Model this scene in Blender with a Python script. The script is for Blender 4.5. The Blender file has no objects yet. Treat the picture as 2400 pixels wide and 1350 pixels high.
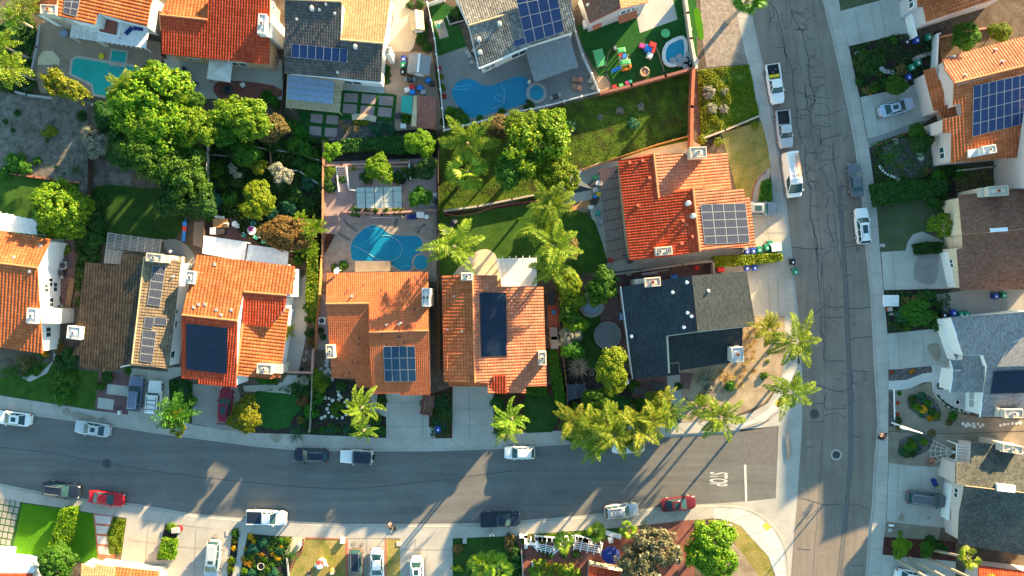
import bpy,math,random
import numpy as np
from mathutils import Vector,Matrix
# ---------------------------------------------------------------- scene, camera, sky, sun
S,H=0.058,120.0 
SC=bpy.context.scene
COL=SC.collection
cam=bpy.data.cameras.new("camera");cam.sensor_width=36.0
cam.lens=36.0*H/(2400*S);cam.clip_start=1.0;cam.clip_end=6000.0
camo=bpy.data.objects.new("camera",cam);camo.location=(0,0,H);COL.objects.link(camo)
SC.camera=camo
EL,AZ=math.radians(12.0),math.radians(39.5)
world=bpy.data.worlds.new("World");SC.world=world;world.use_nodes=True
wn=world.node_tree;bg=wn.nodes["Background"]
sky=wn.nodes.new("ShaderNodeTexSky");sky.sky_type='NISHITA';sky.sun_disc=False
sky.sun_elevation=EL;sky.sun_rotation=AZ;sky.air_density=0.9;sky.dust_density=0.3;sky.ozone_density=4.0
tint=wn.nodes.new("ShaderNodeMix");tint.data_type='RGBA';tint.blend_type='MULTIPLY';tint.inputs[0].default_value=1.0
tint.inputs[7].default_value=(1.10,1.00,.68,1);wn.links.new(sky.outputs[0],tint.inputs[6]);wn.links.new(tint.outputs[2],bg.inputs[0]);bg.inputs[1].default_value=0.13
sl=bpy.data.lights.new("sun",'SUN');sl.energy=5.0;sl.angle=math.radians(0.6);sl.color=(1.0,0.73,0.38)
so=bpy.data.objects.new("sun",sl);COL.objects.link(so)
sd=Vector((math.sin(AZ)*math.cos(EL),math.cos(AZ)*math.cos(EL),math.sin(EL)))
so.rotation_euler=sd.to_track_quat('Z','Y').to_euler();so.location=sd*150
SC.view_settings.view_transform='Standard';SC.view_settings.look='None'
SC.view_settings.exposure=2.58;SC.view_settings.gamma=1.0
try:
    SC.cycles.max_bounces=6;SC.cycles.transparent_max_bounces=8
    SC.cycles.sample_clamp_indirect=4.0
except Exception:pass
R=random.Random(7)
TAU=math.tau
# ---------------------------------------------------------------- pixel -> metres
def W(px,py,z=0.0):
    k=(H-z)/H*S
    return Vector(((px-1200)*k,(675-py)*k,z))
OX,OY=(0,600,1200,1800),(0,340,680,1010)
def T(c,r,*pts):
    return[(OX[c]+p[0]/3.97,OY[r]+p[1]/3.97)+tuple(p[2:])for p in pts]
# ---------------------------------------------------------------- materials
MATS={}
class N:
    def __init__(s,name,rough=.8,spec=.3,metal=0.0):
        m=bpy.data.materials.new(name);m.use_nodes=True;s.m=m;s.t=m.node_tree
        s.b=s.t.nodes["Principled BSDF"]
        s.b.inputs["Roughness"].default_value=rough;s.b.inputs["Metallic"].default_value=metal
        s.b.inputs["Specular IOR Level"].default_value=spec
        MATS[name]=m
    def n(s,kind,**kw):
        x=s.t.nodes.new("ShaderNode"+kind)
        for k,v in kw.items():
            if k.startswith("i_"):x.inputs[int(k[2:])].default_value=v
            else:setattr(x,k,v)
        return x
    def l(s,a,b):s.t.links.new(a,b)
    def pos(s):
        if not hasattr(s,"_p"):s._p=s.n("NewGeometry").outputs["Position"]
        return s._p
    def noise(s,scale,detail=3,rough=.55,vec=None):
        x=s.n("TexNoise");x.inputs["Scale"].default_value=scale;x.inputs["Detail"].default_value=detail
        x.inputs["Roughness"].default_value=rough
        s.l(vec if vec is not None else s.pos(),x.inputs["Vector"]);return x.outputs["Fac"]
    def math(s,op,a,b=None,c=None,clamp=False):
        x=s.n("Math",operation=op,use_clamp=clamp)
        for i,v in enumerate((a,b,c)):
            if v is None:continue
            if isinstance(v,(int,float)):x.inputs[i].default_value=v
            else:s.l(v,x.inputs[i])
        return x.outputs[0]
    def ramp(s,fac,stops,interp='LINEAR'):
        x=s.n("ValToRGB");e=x.color_ramp.elements;x.color_ramp.interpolation=interp
        while len(e)>1:e.remove(e[-1])
        e[0].position=stops[0][0];e[0].color=(*stops[0][1],1)
        for p,c in stops[1:]:
            q=e.new(p);q.color=(*c,1)
        s.l(fac,x.inputs[0]);return x.outputs[0]
    def mix(s,fac,a,b,mode='MIX'):
        x=s.n("Mix",data_type='RGBA',blend_type=mode)
        for i,v in((0,fac),(6,a),(7,b)):
            if isinstance(v,(int,float)):x.inputs[i].default_value=v
            elif isinstance(v,tuple):x.inputs[i].default_value=(*v,1)
            else:s.l(v,x.inputs[i])
        return x.outputs[2]
    def bump(s,h,strength=.4,dist=.05):
        x=s.n("Bump");x.inputs["Strength"].default_value=strength;x.inputs["Distance"].default_value=dist
        s.l(h,x.inputs["Height"]);s.l(x.outputs[0],s.b.inputs["Normal"])
    def col(s,c):
        if isinstance(c,tuple):s.b.inputs["Base Color"].default_value=(*c,1)
        else:s.l(c,s.b.inputs["Base Color"])
def sc(c,k):return tuple(min(1.0,x*k)for x in c)
def plain(name,c,rough=.6,spec=.3,metal=0.0,var=.12,scale=2.0):
    q=N(name,rough,spec,metal)
    q.col(q.ramp(q.noise(scale,4),[(.3,sc(c,1-var)),(.7,sc(c,1+var))]));return q.m
def ground(name,stops,scale,fine=8.0,fv=.35,bump=.3,rough=.95,spec=.1,big=.25):
    """stops: colours over a mid-size noise; a finer noise breaks it up; a big noise drifts it"""
    q=N(name,rough,spec)
    a=q.noise(scale,5,.6);c=q.ramp(a,stops)
    f=q.noise(fine,3,.7)
    c=q.mix(1.0,c,q.ramp(f,[(.3,(1-fv,)*3),(.7,(1+fv*.4,)*3)]),'MULTIPLY')
    g=q.noise(.12,3,.5)
    c=q.mix(1.0,c,q.ramp(g,[(.35,(1-big,)*3),(.65,(1.0,)*3)]),'MULTIPLY')
    q.col(c)
    if bump:q.bump(f,bump,.06)
    return q.m
def concrete(name,c,rough=.85,stain=.3,joints=0):
    q=N(name,rough,.2)
    a=q.noise(.35,6,.65);f=q.noise(6.0,4,.7);st=q.noise(.9,5,.7)
    k=q.ramp(a,[(.3,sc(c,.82)),(.7,sc(c,1.08))])
    k=q.mix(1.0,k,q.ramp(f,[(.3,(.86,)*3),(.7,(1.0,)*3)]),'MULTIPLY')
    k=q.mix(1.0,k,q.ramp(st,[(.62,(1.0,)*3),(.78,(1-stain,)*3)]),'MULTIPLY')
    q.col(k);q.bump(f,.15,.02);return q.m
def uvc(q):
    u=q.n("UVMap");s_=q.n("SeparateXYZ");q.l(u.outputs[0],s_.inputs[0]);return u.outputs[0],s_.outputs[0],s_.outputs[1]
def tiles(name,c1,c2,c3,p,course,rough=.75,line=.35,odd=None,oddp=.0,lined=.16,weather=.25):
    """roof covering: UV in metres (u across the slope, v up it); cells vary, each course throws a thin dark line"""
    q=N(name,rough,.08)
    uv,u,v=uvc(q)
    cu=q.math('FLOOR',q.math('DIVIDE',u,p));vv=q.math('DIVIDE',v,course);cv=q.math('FLOOR',vv)
    cb=q.n("CombineXYZ");q.l(cu,cb.inputs[0]);q.l(cv,cb.inputs[1])
    wn_=q.n("TexWhiteNoise",noise_dimensions='2D');q.l(cb.outputs[0],wn_.inputs["Vector"])
    c=q.ramp(wn_.outputs["Value"],[(0.0,c1),(.5,c2),(1.0,c3)])
    if odd:
        sca=q.n("VectorMath",operation='SCALE');sca.inputs[3].default_value=3.71;q.l(cb.outputs[0],sca.inputs[0])
        w2=q.n("TexWhiteNoise",noise_dimensions='2D');q.l(sca.outputs[0],w2.inputs["Vector"])
        c=q.mix(q.math('GREATER_THAN',w2.outputs["Value"],1-oddp),c,odd)
    fr=q.math('FRACT',vv)
    ln=q.ramp(fr,[(0.0,(1-line,)*3),(lined,(1-line,)*3),(lined+.1,(1.0,)*3)])
    c=q.mix(1.0,c,ln,'MULTIPLY')
    g=q.noise(.45,5,.65)
    c=q.mix(1.0,c,q.ramp(g,[(.32,(1-weather,)*3),(.62,(1.06,)*3)]),'MULTIPLY')
    f=q.noise(9.0,3,.7)
    c=q.mix(1.0,c,q.ramp(f,[(.3,(.8,)*3),(.7,(1.0,)*3)]),'MULTIPLY')
    q.col(c);q.bump(q.math('ADD',q.math('MULTIPLY',fr,-.6),q.math('MULTIPLY',f,.3)),.35,.05);return q.m
def grid(name,cell,line,nu,nv,lw=.06,rough=.2,spec=.5,var=.15,scale=1.0):
    """cells and lines over UV 0..1 (or metres when nu, nv are per metre)"""
    q=N(name,rough,spec);uv,u,v=uvc(q)
    a=q.math('FRACT',q.math('MULTIPLY',u,nu));b=q.math('FRACT',q.math('MULTIPLY',v,nv))
    m=q.math('MAXIMUM',q.math('LESS_THAN',a,lw),q.math('LESS_THAN',b,lw))
    c=q.ramp(q.noise(scale,3),[(.3,sc(cell,1-var)),(.7,sc(cell,1+var))])
    q.col(q.mix(m,c,line));return q.m
def leaf(name,a,b,c,trans=.35):
    q=N(name,.55,.25)
    rd=q.n("NewGeometry").outputs["Random Per Island"]
    oi=q.n("ObjectInfo").outputs["Random"]
    k=q.ramp(rd,[(0.0,a),(.55,b),(1.0,c)])
    hs=q.n("HueSaturation");q.l(k,hs.inputs["Color"])
    q.l(q.math('ADD',q.math('MULTIPLY',oi,.035),.483),hs.inputs["Hue"])
    q.l(q.math('ADD',q.math('MULTIPLY',oi,.4),.8),hs.inputs["Value"])
    q.l(hs.outputs[0],q.b.inputs["Base Color"])
    tr=q.n("BsdfTranslucent");q.l(hs.outputs[0],tr.inputs["Color"])
    mx=q.n("MixShader");mx.inputs[0].default_value=trans
    out=q.t.nodes["Material Output"]
    q.l(q.b.outputs[0],mx.inputs[1]);q.l(tr.outputs[0],mx.inputs[2]);q.l(mx.outputs[0],out.inputs[0]);return q.m
def water(name,c):
    q=N(name,.08,.35)
    n1=q.noise(.35,4,.6)
    q.col(q.ramp(n1,[(.3,sc(c,.88)),(.7,sc(c,1.1))]));q.bump(q.noise(2.2,2),.08,.04);return q.m
def asphalt(name,c,tint):
    q=N(name,.9,.2)
    a=q.noise(.22,6,.65);f=q.noise(14.0,3,.8);b=q.noise(1.6,5,.7)
    mp=q.n("Mapping");mp.inputs["Scale"].default_value=(.05,.9,1)if tint else(.9,.05,1)
    q.l(q.pos(),mp.inputs[0]);st=q.noise(1.0,5,.6,mp.outputs[0])
    k=q.ramp(a,[(.3,sc(c,.85)),(.7,sc(c,1.1))])
    k=q.mix(1.0,k,q.ramp(st,[(.35,(.84,)*3),(.6,(1.05,)*3)]),'MULTIPLY')
    k=q.mix(1.0,k,q.ramp(b,[(.3,(.9,)*3),(.68,(1.03,)*3)]),'MULTIPLY')
    k=q.mix(1.0,k,q.ramp(f,[(.3,(.72,)*3),(.7,(1.1,)*3)]),'MULTIPLY')
    q.col(k);q.bump(f,.25,.02);return q.m
# ---------------------------------------------------------------- mesh builder
def tag(o,label=None,cat=None,group=None,kind=None):
    for k,v in(('label',label),('category',cat),('group',group),('kind',kind)):
        if v:o[k]=v
    return o
def empty(name,loc,rz=0.0):
    o=bpy.data.objects.new(name,None);o.empty_display_size=.3
    o.location=loc;o.rotation_euler=(0,0,rz);COL.objects.link(o);return o
class MB:
    def __init__(s):s.v=[];s.f=[];s.uv=[];s.sm=[]
    def add(s,verts,faces,uvs=None,smooth=False):
        b=len(s.v);s.v+=[tuple(v)for v in verts]
        for i,f in enumerate(faces):
            s.f.append(tuple(b+j for j in f));s.uv.append(uvs[i]if uvs else None);s.sm.append(smooth)
    def box(s,x0,y0,z0,x1,y1,z1,M=None,taper=0.0):
        tx,ty=(x1-x0)*taper/2,(y1-y0)*taper/2
        v=[(x0,y0,z0),(x1,y0,z0),(x1,y1,z0),(x0,y1,z0),(x0+tx,y0+ty,z1),(x1-tx,y0+ty,z1),(x1-tx,y1-ty,z1),(x0+tx,y1-ty,z1)]
        if M is not None:v=[M@Vector(p)for p in v]
        s.add(v,[(3,2,1,0),(4,5,6,7),(0,1,5,4),(1,2,6,5),(2,3,7,6),(3,0,4,7)])
    def obox(s,c,ux,lx,ly,z0,z1,taper=0.0):
        """box centred at c (x,y), its length along direction angle ux"""
        M=Matrix.Translation((c[0],c[1],0))@Matrix.Rotation(ux,4,'Z')
        s.box(-lx/2,-ly/2,z0,lx/2,ly/2,z1,M,taper)
    def bar(s,a,b,w,h=None):
        """square bar from a to b"""
        a,b=Vector(a),Vector(b);h=h or w;d=(b-a);L=d.length
        if L<1e-6:return
        d/=L;up=Vector((0,0,1))if abs(d.z)<.95 else Vector((1,0,0))
        x=d.cross(up).normalized()*w/2;y=x.cross(d).normalized()*h/2
        v=[a-x-y,a+x-y,a+x+y,a-x+y,b-x-y,b+x-y,b+x+y,b-x+y]
        s.add(v,[(0,1,2,3),(7,6,5,4),(0,4,5,1),(1,5,6,2),(2,6,7,3),(3,7,4,0)])
    def tube(s,pts,rad,n=8,cap=True,smooth=True):
        pts=[Vector(p)for p in pts];rr=rad if isinstance(rad,(list,tuple))else[rad]*len(pts)
        rings=[]
        for i,p in enumerate(pts):
            d=(pts[min(i+1,len(pts)-1)]-pts[max(i-1,0)]).normalized()
            up=Vector((0,0,1))if abs(d.z)<.9 else Vector((1,0,0))
            x=d.cross(up).normalized();y=x.cross(d)
            rings.append([p+(x*math.cos(TAU*k/n)+y*math.sin(TAU*k/n))*rr[i]for k in range(n)])
        v=[q for r in rings for q in r];f=[]
        for i in range(len(pts)-1):
            for k in range(n):f.append((i*n+k,i*n+(k+1)%n,(i+1)*n+(k+1)%n,(i+1)*n+k))
        s.add(v,f,smooth=smooth)
        if cap:s.add(rings[0],[tuple(range(n))[::-1]]);s.add(rings[-1],[tuple(range(n))])
    def lathe(s,c,prof,n=16,smooth=True,cap=True):
        """prof: (r, z) from bottom to top about the vertical through c"""
        v=[];f=[]
        for r,z in prof:
            for k in range(n):v.append((c[0]+r*math.cos(TAU*k/n),c[1]+r*math.sin(TAU*k/n),z))
        for i in range(len(prof)-1):
            for k in range(n):f.append((i*n+k,i*n+(k+1)%n,(i+1)*n+(k+1)%n,(i+1)*n+k))
        s.add(v,f,smooth=smooth)
        if cap:
            s.add(v[-n:],[tuple(range(n))]);s.add(v[:n],[tuple(range(n))[::-1]])
    def prism(s,poly,z0,z1,uvm=False):
        """vertical prism; z1 number or list per vertex"""
        n=len(poly);zz=z1 if isinstance(z1,(list,tuple))else[z1]*n
        if area(poly)<0:poly=poly[::-1];zz=zz[::-1]
        b=[(p[0],p[1],z0)for p in poly];t=[(p[0],p[1],z)for p,z in zip(poly,zz)]
        s.add(t,[tuple(range(n))],[[(p[0],p[1])for p in poly]]if uvm else None)
        s.add(b+t,[(i,(i+1)%n,n+(i+1)%n,n+i)for i in range(n)])
    def build(s,name,mat,parent=None,uv=False):
        me=bpy.data.meshes.new(name)
        off=Vector((0,0,0));Mi=None
        if parent is not None:
            Mi=wm(parent).inverted();vs=[tuple(Mi@Vector(v))for v in s.v]
        else:vs=s.v
        me.from_pydata(vs,[],s.f)
        if any(s.sm):
            me.polygons.foreach_set("use_smooth",s.sm)
        if uv or any(u is not None for u in s.uv):
            L=me.uv_layers.new(name="UVMap");i=0;d=L.data
            for f,u in zip(s.f,s.uv):
                for j in range(len(f)):
                    if u is not None:d[i].uv=u[j]
                    i+=1
        if isinstance(mat,str):mat=MATS[mat]
        me.materials.append(mat)
        o=bpy.data.objects.new(name,me);COL.objects.link(o)
        if parent is not None:o.parent=parent
        return o
def wm(o):
    M=Matrix.LocRotScale(o.location,o.rotation_euler,o.scale)
    return wm(o.parent)@M if o.parent else M
def area(p):return sum(p[i][0]*p[(i+1)%len(p)][1]-p[(i+1)%len(p)][0]*p[i][1]for i in range(len(p)))/2
def rootmesh(mb,name,mat,label=None,cat=None,group=None,kind=None,loc=None):
    """a thing that is one mesh, with its origin at its base"""
    if loc is None:
        xs=[v[0]for v in mb.v];ys=[v[1]for v in mb.v];zs=[v[2]for v in mb.v]
        loc=(sum(xs)/len(xs),sum(ys)/len(ys),min(zs))
    mb.v=[(v[0]-loc[0],v[1]-loc[1],v[2]-loc[2])for v in mb.v]
    o=mb.build(name,mat);o.location=loc
    return tag(o,label,cat,group,kind)
KIDS={}
def copy_tree(o,parent=None):
    c=o.copy();COL.objects.link(c)
    if parent is not None:c.parent=parent
    for ch in list(o.children):copy_tree(ch,c)
    return c
def smooth_poly(pts,n=4):
    """closed Catmull-Rom through pixel points"""
    out=[];m=len(pts)
    for i in range(m):
        p0,p1,p2,p3=(pts[(i+k-1)%m]for k in range(4))
        for j in range(n):
            t=j/n
            out.append(tuple(.5*((2*p1[d])+(-p0[d]+p2[d])*t+(2*p0[d]-5*p1[d]+4*p2[d]-p3[d])*t*t+(-p0[d]+3*p1[d]-3*p2[d]+p3[d])*t**3)for d in(0,1)))
    return out
def smooth_line(pts,n=5):
    out=[];m=len(pts)
    for i in range(m-1):
        p0,p1,p2,p3=pts[max(i-1,0)],pts[i],pts[i+1],pts[min(i+2,m-1)]
        for j in range(n):
            t=j/n
            out.append(tuple(.5*((2*p1[d])+(-p0[d]+p2[d])*t+(2*p0[d]-5*p1[d]+4*p2[d]-p3[d])*t*t+(-p0[d]+3*p1[d]-3*p2[d]+p3[d])*t**3)for d in(0,1)))
    out.append(tuple(pts[-1][:2]));return out
# ---------------------------------------------------------------- the palette
ground('soil',[(.3,(.10,.075,.055)),(.5,(.15,.115,.085)),(.7,(.20,.16,.12))],.8,7,.5)
ground('mulch_dark',[(.3,(.030,.024,.022)),(.6,(.055,.045,.04)),(.75,(.09,.075,.065))],1.5,9,.5)
ground('mulch_red',[(.3,(.07,.026,.022)),(.6,(.12,.042,.034)),(.75,(.16,.07,.055))],1.3,9,.45)
ground('dry_earth',[(.3,(.30,.22,.15)),(.55,(.42,.32,.22)),(.75,(.50,.40,.29))],.7,8,.35)
ground('grey_scrub',[(.28,(.085,.10,.065)),(.45,(.18,.16,.135)),(.7,(.28,.25,.215))],1.1,6,.55,.6)
ground('gravel',[(.3,(.22,.18,.15)),(.6,(.36,.30,.25)),(.75,(.48,.42,.36))],2.5,12,.5,.6)
ground('gravel_dark',[(.3,(.07,.065,.065)),(.55,(.14,.13,.125)),(.72,(.32,.30,.29))],4.0,12,.5,.6)
ground('decomposed_granite',[(.3,(.24,.20,.15)),(.7,(.33,.28,.215))],.6,11,.25,.2)
ground('turf',[(.3,(.018,.088,.020)),(.7,(.032,.125,.026))],1.5,13,.35,.3)
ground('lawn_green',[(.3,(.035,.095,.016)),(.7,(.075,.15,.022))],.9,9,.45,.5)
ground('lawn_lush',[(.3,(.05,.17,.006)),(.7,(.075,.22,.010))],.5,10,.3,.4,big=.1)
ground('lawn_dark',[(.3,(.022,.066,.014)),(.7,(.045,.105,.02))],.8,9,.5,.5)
ground('lawn_dry',[(.3,(.18,.21,.03)),(.5,(.36,.29,.085)),(.72,(.47,.36,.13))],.5,7,.5,.9)
ground('lawn_patchy',[(.3,(.09,.095,.065)),(.5,(.085,.12,.05)),(.7,(.13,.125,.095))],.6,8,.4,.5)
ground('slope_grass',[(.28,(.06,.045,.022)),(.43,(.065,.085,.016)),(.58,(.085,.145,.016)),(.74,(.18,.20,.03))],.55,5,.55,.9)
ground('ground_cover_green',[(.3,(.05,.09,.012)),(.5,(.10,.16,.02)),(.7,(.24,.25,.03))],1.2,6,.55,1.0)
asphalt('asphalt_old',(.24,.20,.168),0)
asphalt('asphalt_new',(.165,.160,.152),1)
plain('tar_seal',(.075,.072,.072),.6,.4)
plain('patch_dark',(.13,.12,.115),.9)
concrete('concrete',(.43,.40,.36),stain=.2)
concrete('concrete_new',(.54,.53,.51),stain=.05)
concrete('concrete_drive',(.41,.38,.34),stain=.25)
concrete('concrete_cool',(.44,.43,.39),stain=.35)
concrete('concrete_dark',(.30,.28,.26),stain=.3)
concrete('kerb_concrete',(.42,.39,.35),stain=.35)
concrete('aggregate',(.36,.265,.195),stain=.2)
concrete('coping',(.52,.46,.40),stain=.1)
concrete('stone_patio',(.24,.24,.235),stain=.4)
concrete('pink_concrete',(.33,.25,.245),stain=.2)
concrete('cream_paving',(.62,.50,.36),stain=.15)
grid('paver',(.30,.255,.22),(.17,.145,.13),3.3,6.6,.10,.9,.1,.25,1.2)
grid('brick_paver',(.22,.085,.065),(.13,.07,.06),3.5,7,.10,.9,.1,.3,1.0)
grid('brick_purple',(.16,.09,.09),(.10,.065,.065),3.5,7,.10,.9,.1,.3,1.0)
plain('brick_trim',(.40,.13,.08),.85)
plain('brick_wall',(.24,.10,.075),.85,var=.25,scale=6)
plain('block_wall',(.42,.35,.29),.9,var=.15,scale=3)
plain('block_pink',(.42,.24,.20),.9)
plain('wood_fence',(.20,.12,.075),.85,var=.3,scale=3)
plain('wood_fence_lit',(.45,.22,.09),.85,var=.25,scale=3)  # brighter copy of the fence wood, sunlight put into its colour
plain('wood_dark',(.06,.04,.035),.8,var=.3)
plain('white_paint',(.80,.79,.78),.5)
plain('white_roof_sheet',(.76,.75,.75),.45)
plain('vinyl_white',(.82,.82,.83),.4,.4)
plain('stucco_cream',(.66,.53,.38),.9)
plain('stucco_white',(.78,.77,.76),.9,var=.05)
plain('stucco_grey',(.46,.44,.46),.9,var=.06)
plain('stucco_pink',(.60,.49,.45),.9,var=.06)
plain('stucco_tan',(.52,.38,.24),.9,var=.08)
plain('trim_rust',(.42,.12,.06),.8)
plain('chimney_stucco',(.56,.48,.39),.9,var=.08,scale=1.5)
plain('chimney_white',(.62,.60,.57),.9,var=.05)
plain('flue_metal',(.55,.53,.52),.4,.5,.5)
plain('flue_dark',(.03,.03,.03),.8)
plain('clay_flue',(.45,.16,.07),.8)
tiles('tile_orange',(.43,.115,.042),(.50,.14,.053),(.55,.17,.07),.45,.42,weather=.3)
tiles('tile_red',(.44,.055,.022),(.52,.072,.030),(.58,.098,.042),.36,.42,weather=.2)  # also covers slopes turned from the sun, their shade put into the red
tiles('tile_fine',(.47,.125,.050),(.52,.14,.058),(.56,.165,.07),.26,.36,odd=(.22,.07,.055),oddp=.012,line=.22,weather=.2)
tiles('tile_coral',(.45,.145,.080),(.52,.175,.098),(.56,.21,.12),.39,.40,weather=.2)
tiles('tile_brown',(.17,.125,.085),(.21,.155,.105),(.26,.19,.125),.36,.40,line=.45,weather=.35)
tiles('tile_course_shade',(.068,.050,.036),(.086,.064,.046),(.11,.082,.058),.36,.42,line=.55,lined=.35,weather=.35)  # darker copy of the brown tile, the west slope's shade put into it
tiles('tile_charcoal',(.085,.075,.07),(.11,.10,.095),(.135,.12,.11),.34,.40,line=.35,weather=.25)
tiles('tile_grey',(.15,.145,.135),(.21,.20,.185),(.30,.285,.255),.30,.36,line=.4,weather=.35)
tiles('shingle_brown',(.19,.088,.058),(.24,.115,.078),(.29,.15,.108),.30,.16,.95,line=.3,lined=.25,weather=.15)
tiles('shingle_grey',(.20,.195,.20),(.26,.255,.26),(.32,.315,.32),.30,.16,.95,line=.25,lined=.2,weather=.12)
tiles('shingle_navy',(.030,.038,.046),(.040,.050,.058),(.052,.062,.070),.30,.16,.95,line=.2,lined=.2,weather=.15)
tiles('shingle_black',(.07,.075,.07),(.10,.105,.095),(.14,.135,.115),.25,.22,.95,line=.3,lined=.25,weather=.3)
tiles('tile_tan',(.33,.20,.105),(.37,.235,.125),(.42,.28,.155),.34,.34,line=.3,weather=.15)
grid('solar_blue',(.010,.030,.095),(.035,.06,.15),6,10,.10,.3,.2)
grid('solar_teal',(.010,.036,.075),(.05,.10,.15),6,10,.14,.3,.2)
grid('solar_mono',(.022,.028,.052),(.11,.12,.14),6,10,.14,.3,.4)
grid('solar_black',(.006,.014,.036),(.010,.020,.046),6,10,.06,.22,.35)
plain('panel_frame',(.36,.37,.40),.4,.3)
plain('panel_frame_dark',(.02,.022,.03),.4)
water('water_blue',(.008,.19,.34));water('water_teal',(.012,.36,.31));water('water_spa',(.010,.22,.34))
plain('rubber',(.018,.018,.020),.8);plain('rim_alloy',(.55,.56,.58),.35,.5,.6)
plain('car_glass',(.022,.060,.068),.14,.4,var=.05);plain('black_trim',(.02,.02,.022),.5)  # the glass colour carries the teal of reflected sky
plain('lamp_glass',(.7,.7,.68),.15,.6);plain('tail_red',(.40,.012,.015),.2,.5)
def paint(n,c,metal=.0):return plain(n,c,.22,.5,metal,.02)
paint('paint_white',(.74,.73,.72));paint('paint_silver',(.47,.48,.50),.2);paint('paint_grey',(.22,.225,.25),.1)
paint('paint_bluegrey',(.15,.17,.26),.1);paint('paint_black',(.014,.016,.022));paint('paint_navy',(.012,.018,.035))
paint('paint_red',(.42,.010,.018));paint('paint_maroon',(.10,.012,.020));paint('paint_darkred',(.20,.008,.022))
paint('paint_gunmetal',(.10,.11,.13),.1);paint('paint_bronze',(.08,.065,.05));paint('paint_paleblue',(.36,.44,.55),.1)
leaf('leaf_lime',(0.049,0.140,0.0049),(0.124,0.244,0.0073),(0.281,0.329,0.0122))
leaf('leaf_yellow',(0.078,0.138,0.0048),(0.180,0.228,0.0072),(0.336,0.312,0.0144))
leaf('leaf_green',(0.020,0.094,0.0075),(0.050,0.163,0.0100),(0.106,0.225,0.0125))
leaf('leaf_deep',(.014,.062,.012),(.030,.105,.016),(.060,.15,.018))
leaf('leaf_teal',(0.012,0.084,0.0420),(0.024,0.132,0.0600),(0.060,0.180,0.0840))
leaf('leaf_olive',(0.098,0.092,0.0253),(0.184,0.155,0.0460),(0.287,0.218,0.0690))
leaf('leaf_brown',(.10,.065,.018),(.19,.115,.028),(.30,.18,.04))
leaf('leaf_gum',(.09,.10,.045),(.17,.165,.085),(.27,.25,.14))
leaf('leaf_grey',(.15,.16,.11),(.28,.28,.21),(.45,.42,.34))
leaf('leaf_palm',(0.072,0.163,0.0078),(0.182,0.293,0.0156),(0.338,0.403,0.0390))
leaf('leaf_palm_gold',(0.112,0.175,0.0075),(0.237,0.269,0.0175),(0.388,0.338,0.0500))
leaf('leaf_straw',(.30,.21,.08),(.42,.30,.12),(.52,.40,.20))
leaf('flower_orange',(.45,.18,.01),(.62,.30,.01),(.70,.45,.02))
leaf('flower_red',(.40,.02,.01),(.55,.04,.02),(.60,.10,.05))
plain('bark',(.16,.115,.08),.95,var=.3,scale=5);plain('bark_pale',(.36,.29,.22),.95,var=.25,scale=5)
plain('metal_grey',(.35,.36,.37),.4,.5,.6);plain('metal_white',(.75,.75,.76),.4,.4);plain('metal_dark',(.05,.05,.055),.5)
plain('bin_blue',(.018,.055,.30),.7);plain('bin_green',(.010,.21,.12),.5);plain('bin_black',(.018,.019,.022),.5)
plain('plastic_red',(.55,.03,.03),.5);plain('plastic_blue',(.02,.20,.60),.5);plain('plastic_green',(.10,.42,.16),.5)
plain('plastic_yellow',(.70,.50,.02),.5);plain('plastic_pink',(.62,.06,.25),.5);plain('plastic_orange',(.65,.20,.02),.5)
plain('fabric_navy',(.02,.035,.18),.9);plain('fabric_white',(.75,.75,.75),.9);plain('fabric_tan',(.50,.40,.28),.9)
plain('fabric_dark',(.035,.045,.06),.9);plain('fabric_clay',(.48,.22,.14),.9);plain('polycarb',(.36,.39,.36),.7)
plain('metal_roof_grey',(.22,.225,.235),.5,.4);plain('sheet_blue',(.21,.28,.40),.5,.4);plain('slat_tan',(.50,.40,.24),.8)
plain('slat_brown',(.22,.18,.15),.85);plain('slat_grey',(.36,.36,.36),.8);plain('redwood',(.13,.045,.038),.85);plain('deck_red',(.28,.095,.065),.85)
plain('rust_sheet',(.27,.10,.075),.8,var=.35,scale=3);plain('teal_sheet',(.03,.30,.25),.6)
plain('shed_tan',(.42,.33,.22),.85);plain('skin',(.45,.28,.20),.7);plain('hair',(.03,.02,.015),.8)
plain('road_white',(.52,.50,.47),.8,var=.12,scale=4);plain('road_yellow',(.62,.40,.06),.8)
plain('stain',(.26,.23,.19),.9);plain('stone_white',(.66,.63,.58),.9);plain('stone_grey',(.32,.32,.32),.9)
plain('trampoline_mat',(.14,.15,.155),.8);plain('hose_white',(.30,.52,.58),.5);plain('red_clay',(.40,.13,.08),.85)
# ---------------------------------------------------------------- terrain, roads, pavements (the setting)
G=0.12 
def sheet(name,mat,px,z,smooth=0,uv=False):
    if smooth:px=smooth_poly(px,smooth)
    poly=[W(x,y,z)for x,y in px]
    if area(poly)<0:poly=poly[::-1]
    mb=MB();mb.add(poly,[tuple(range(len(poly)))],[[(p[0],p[1])for p in poly]])
    o=rootmesh(mb,name,mat);o['kind']='structure';return o
def slab(name,mat,px,z0,z1,smooth=0):
    if smooth:px=smooth_poly(px,smooth)
    poly=[W(x,y,z1)[:2]for x,y in px]
    mb=MB();mb.prism(poly,z0,z1,True)
    o=rootmesh(mb,name,mat);o['kind']='structure';return o
mb=MB();mb.add([(-2500,-2500,-.4),(2500,-2500,-.4),(2500,2500,-.4),(-2500,2500,-.4)],[(0,1,2,3)])
rootmesh(mb,'terrain','dry_earth',kind='structure')
N_WALK=[(-160,905),(0,927),(126,947),(222,962),(373,979),(480,1000),(600,1015),(726,1018),(885,1026),(1058,1026),(1200,1014),(1330,1009),(1500,995),(1690,985),(1760,968),(1800,945)]
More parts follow.
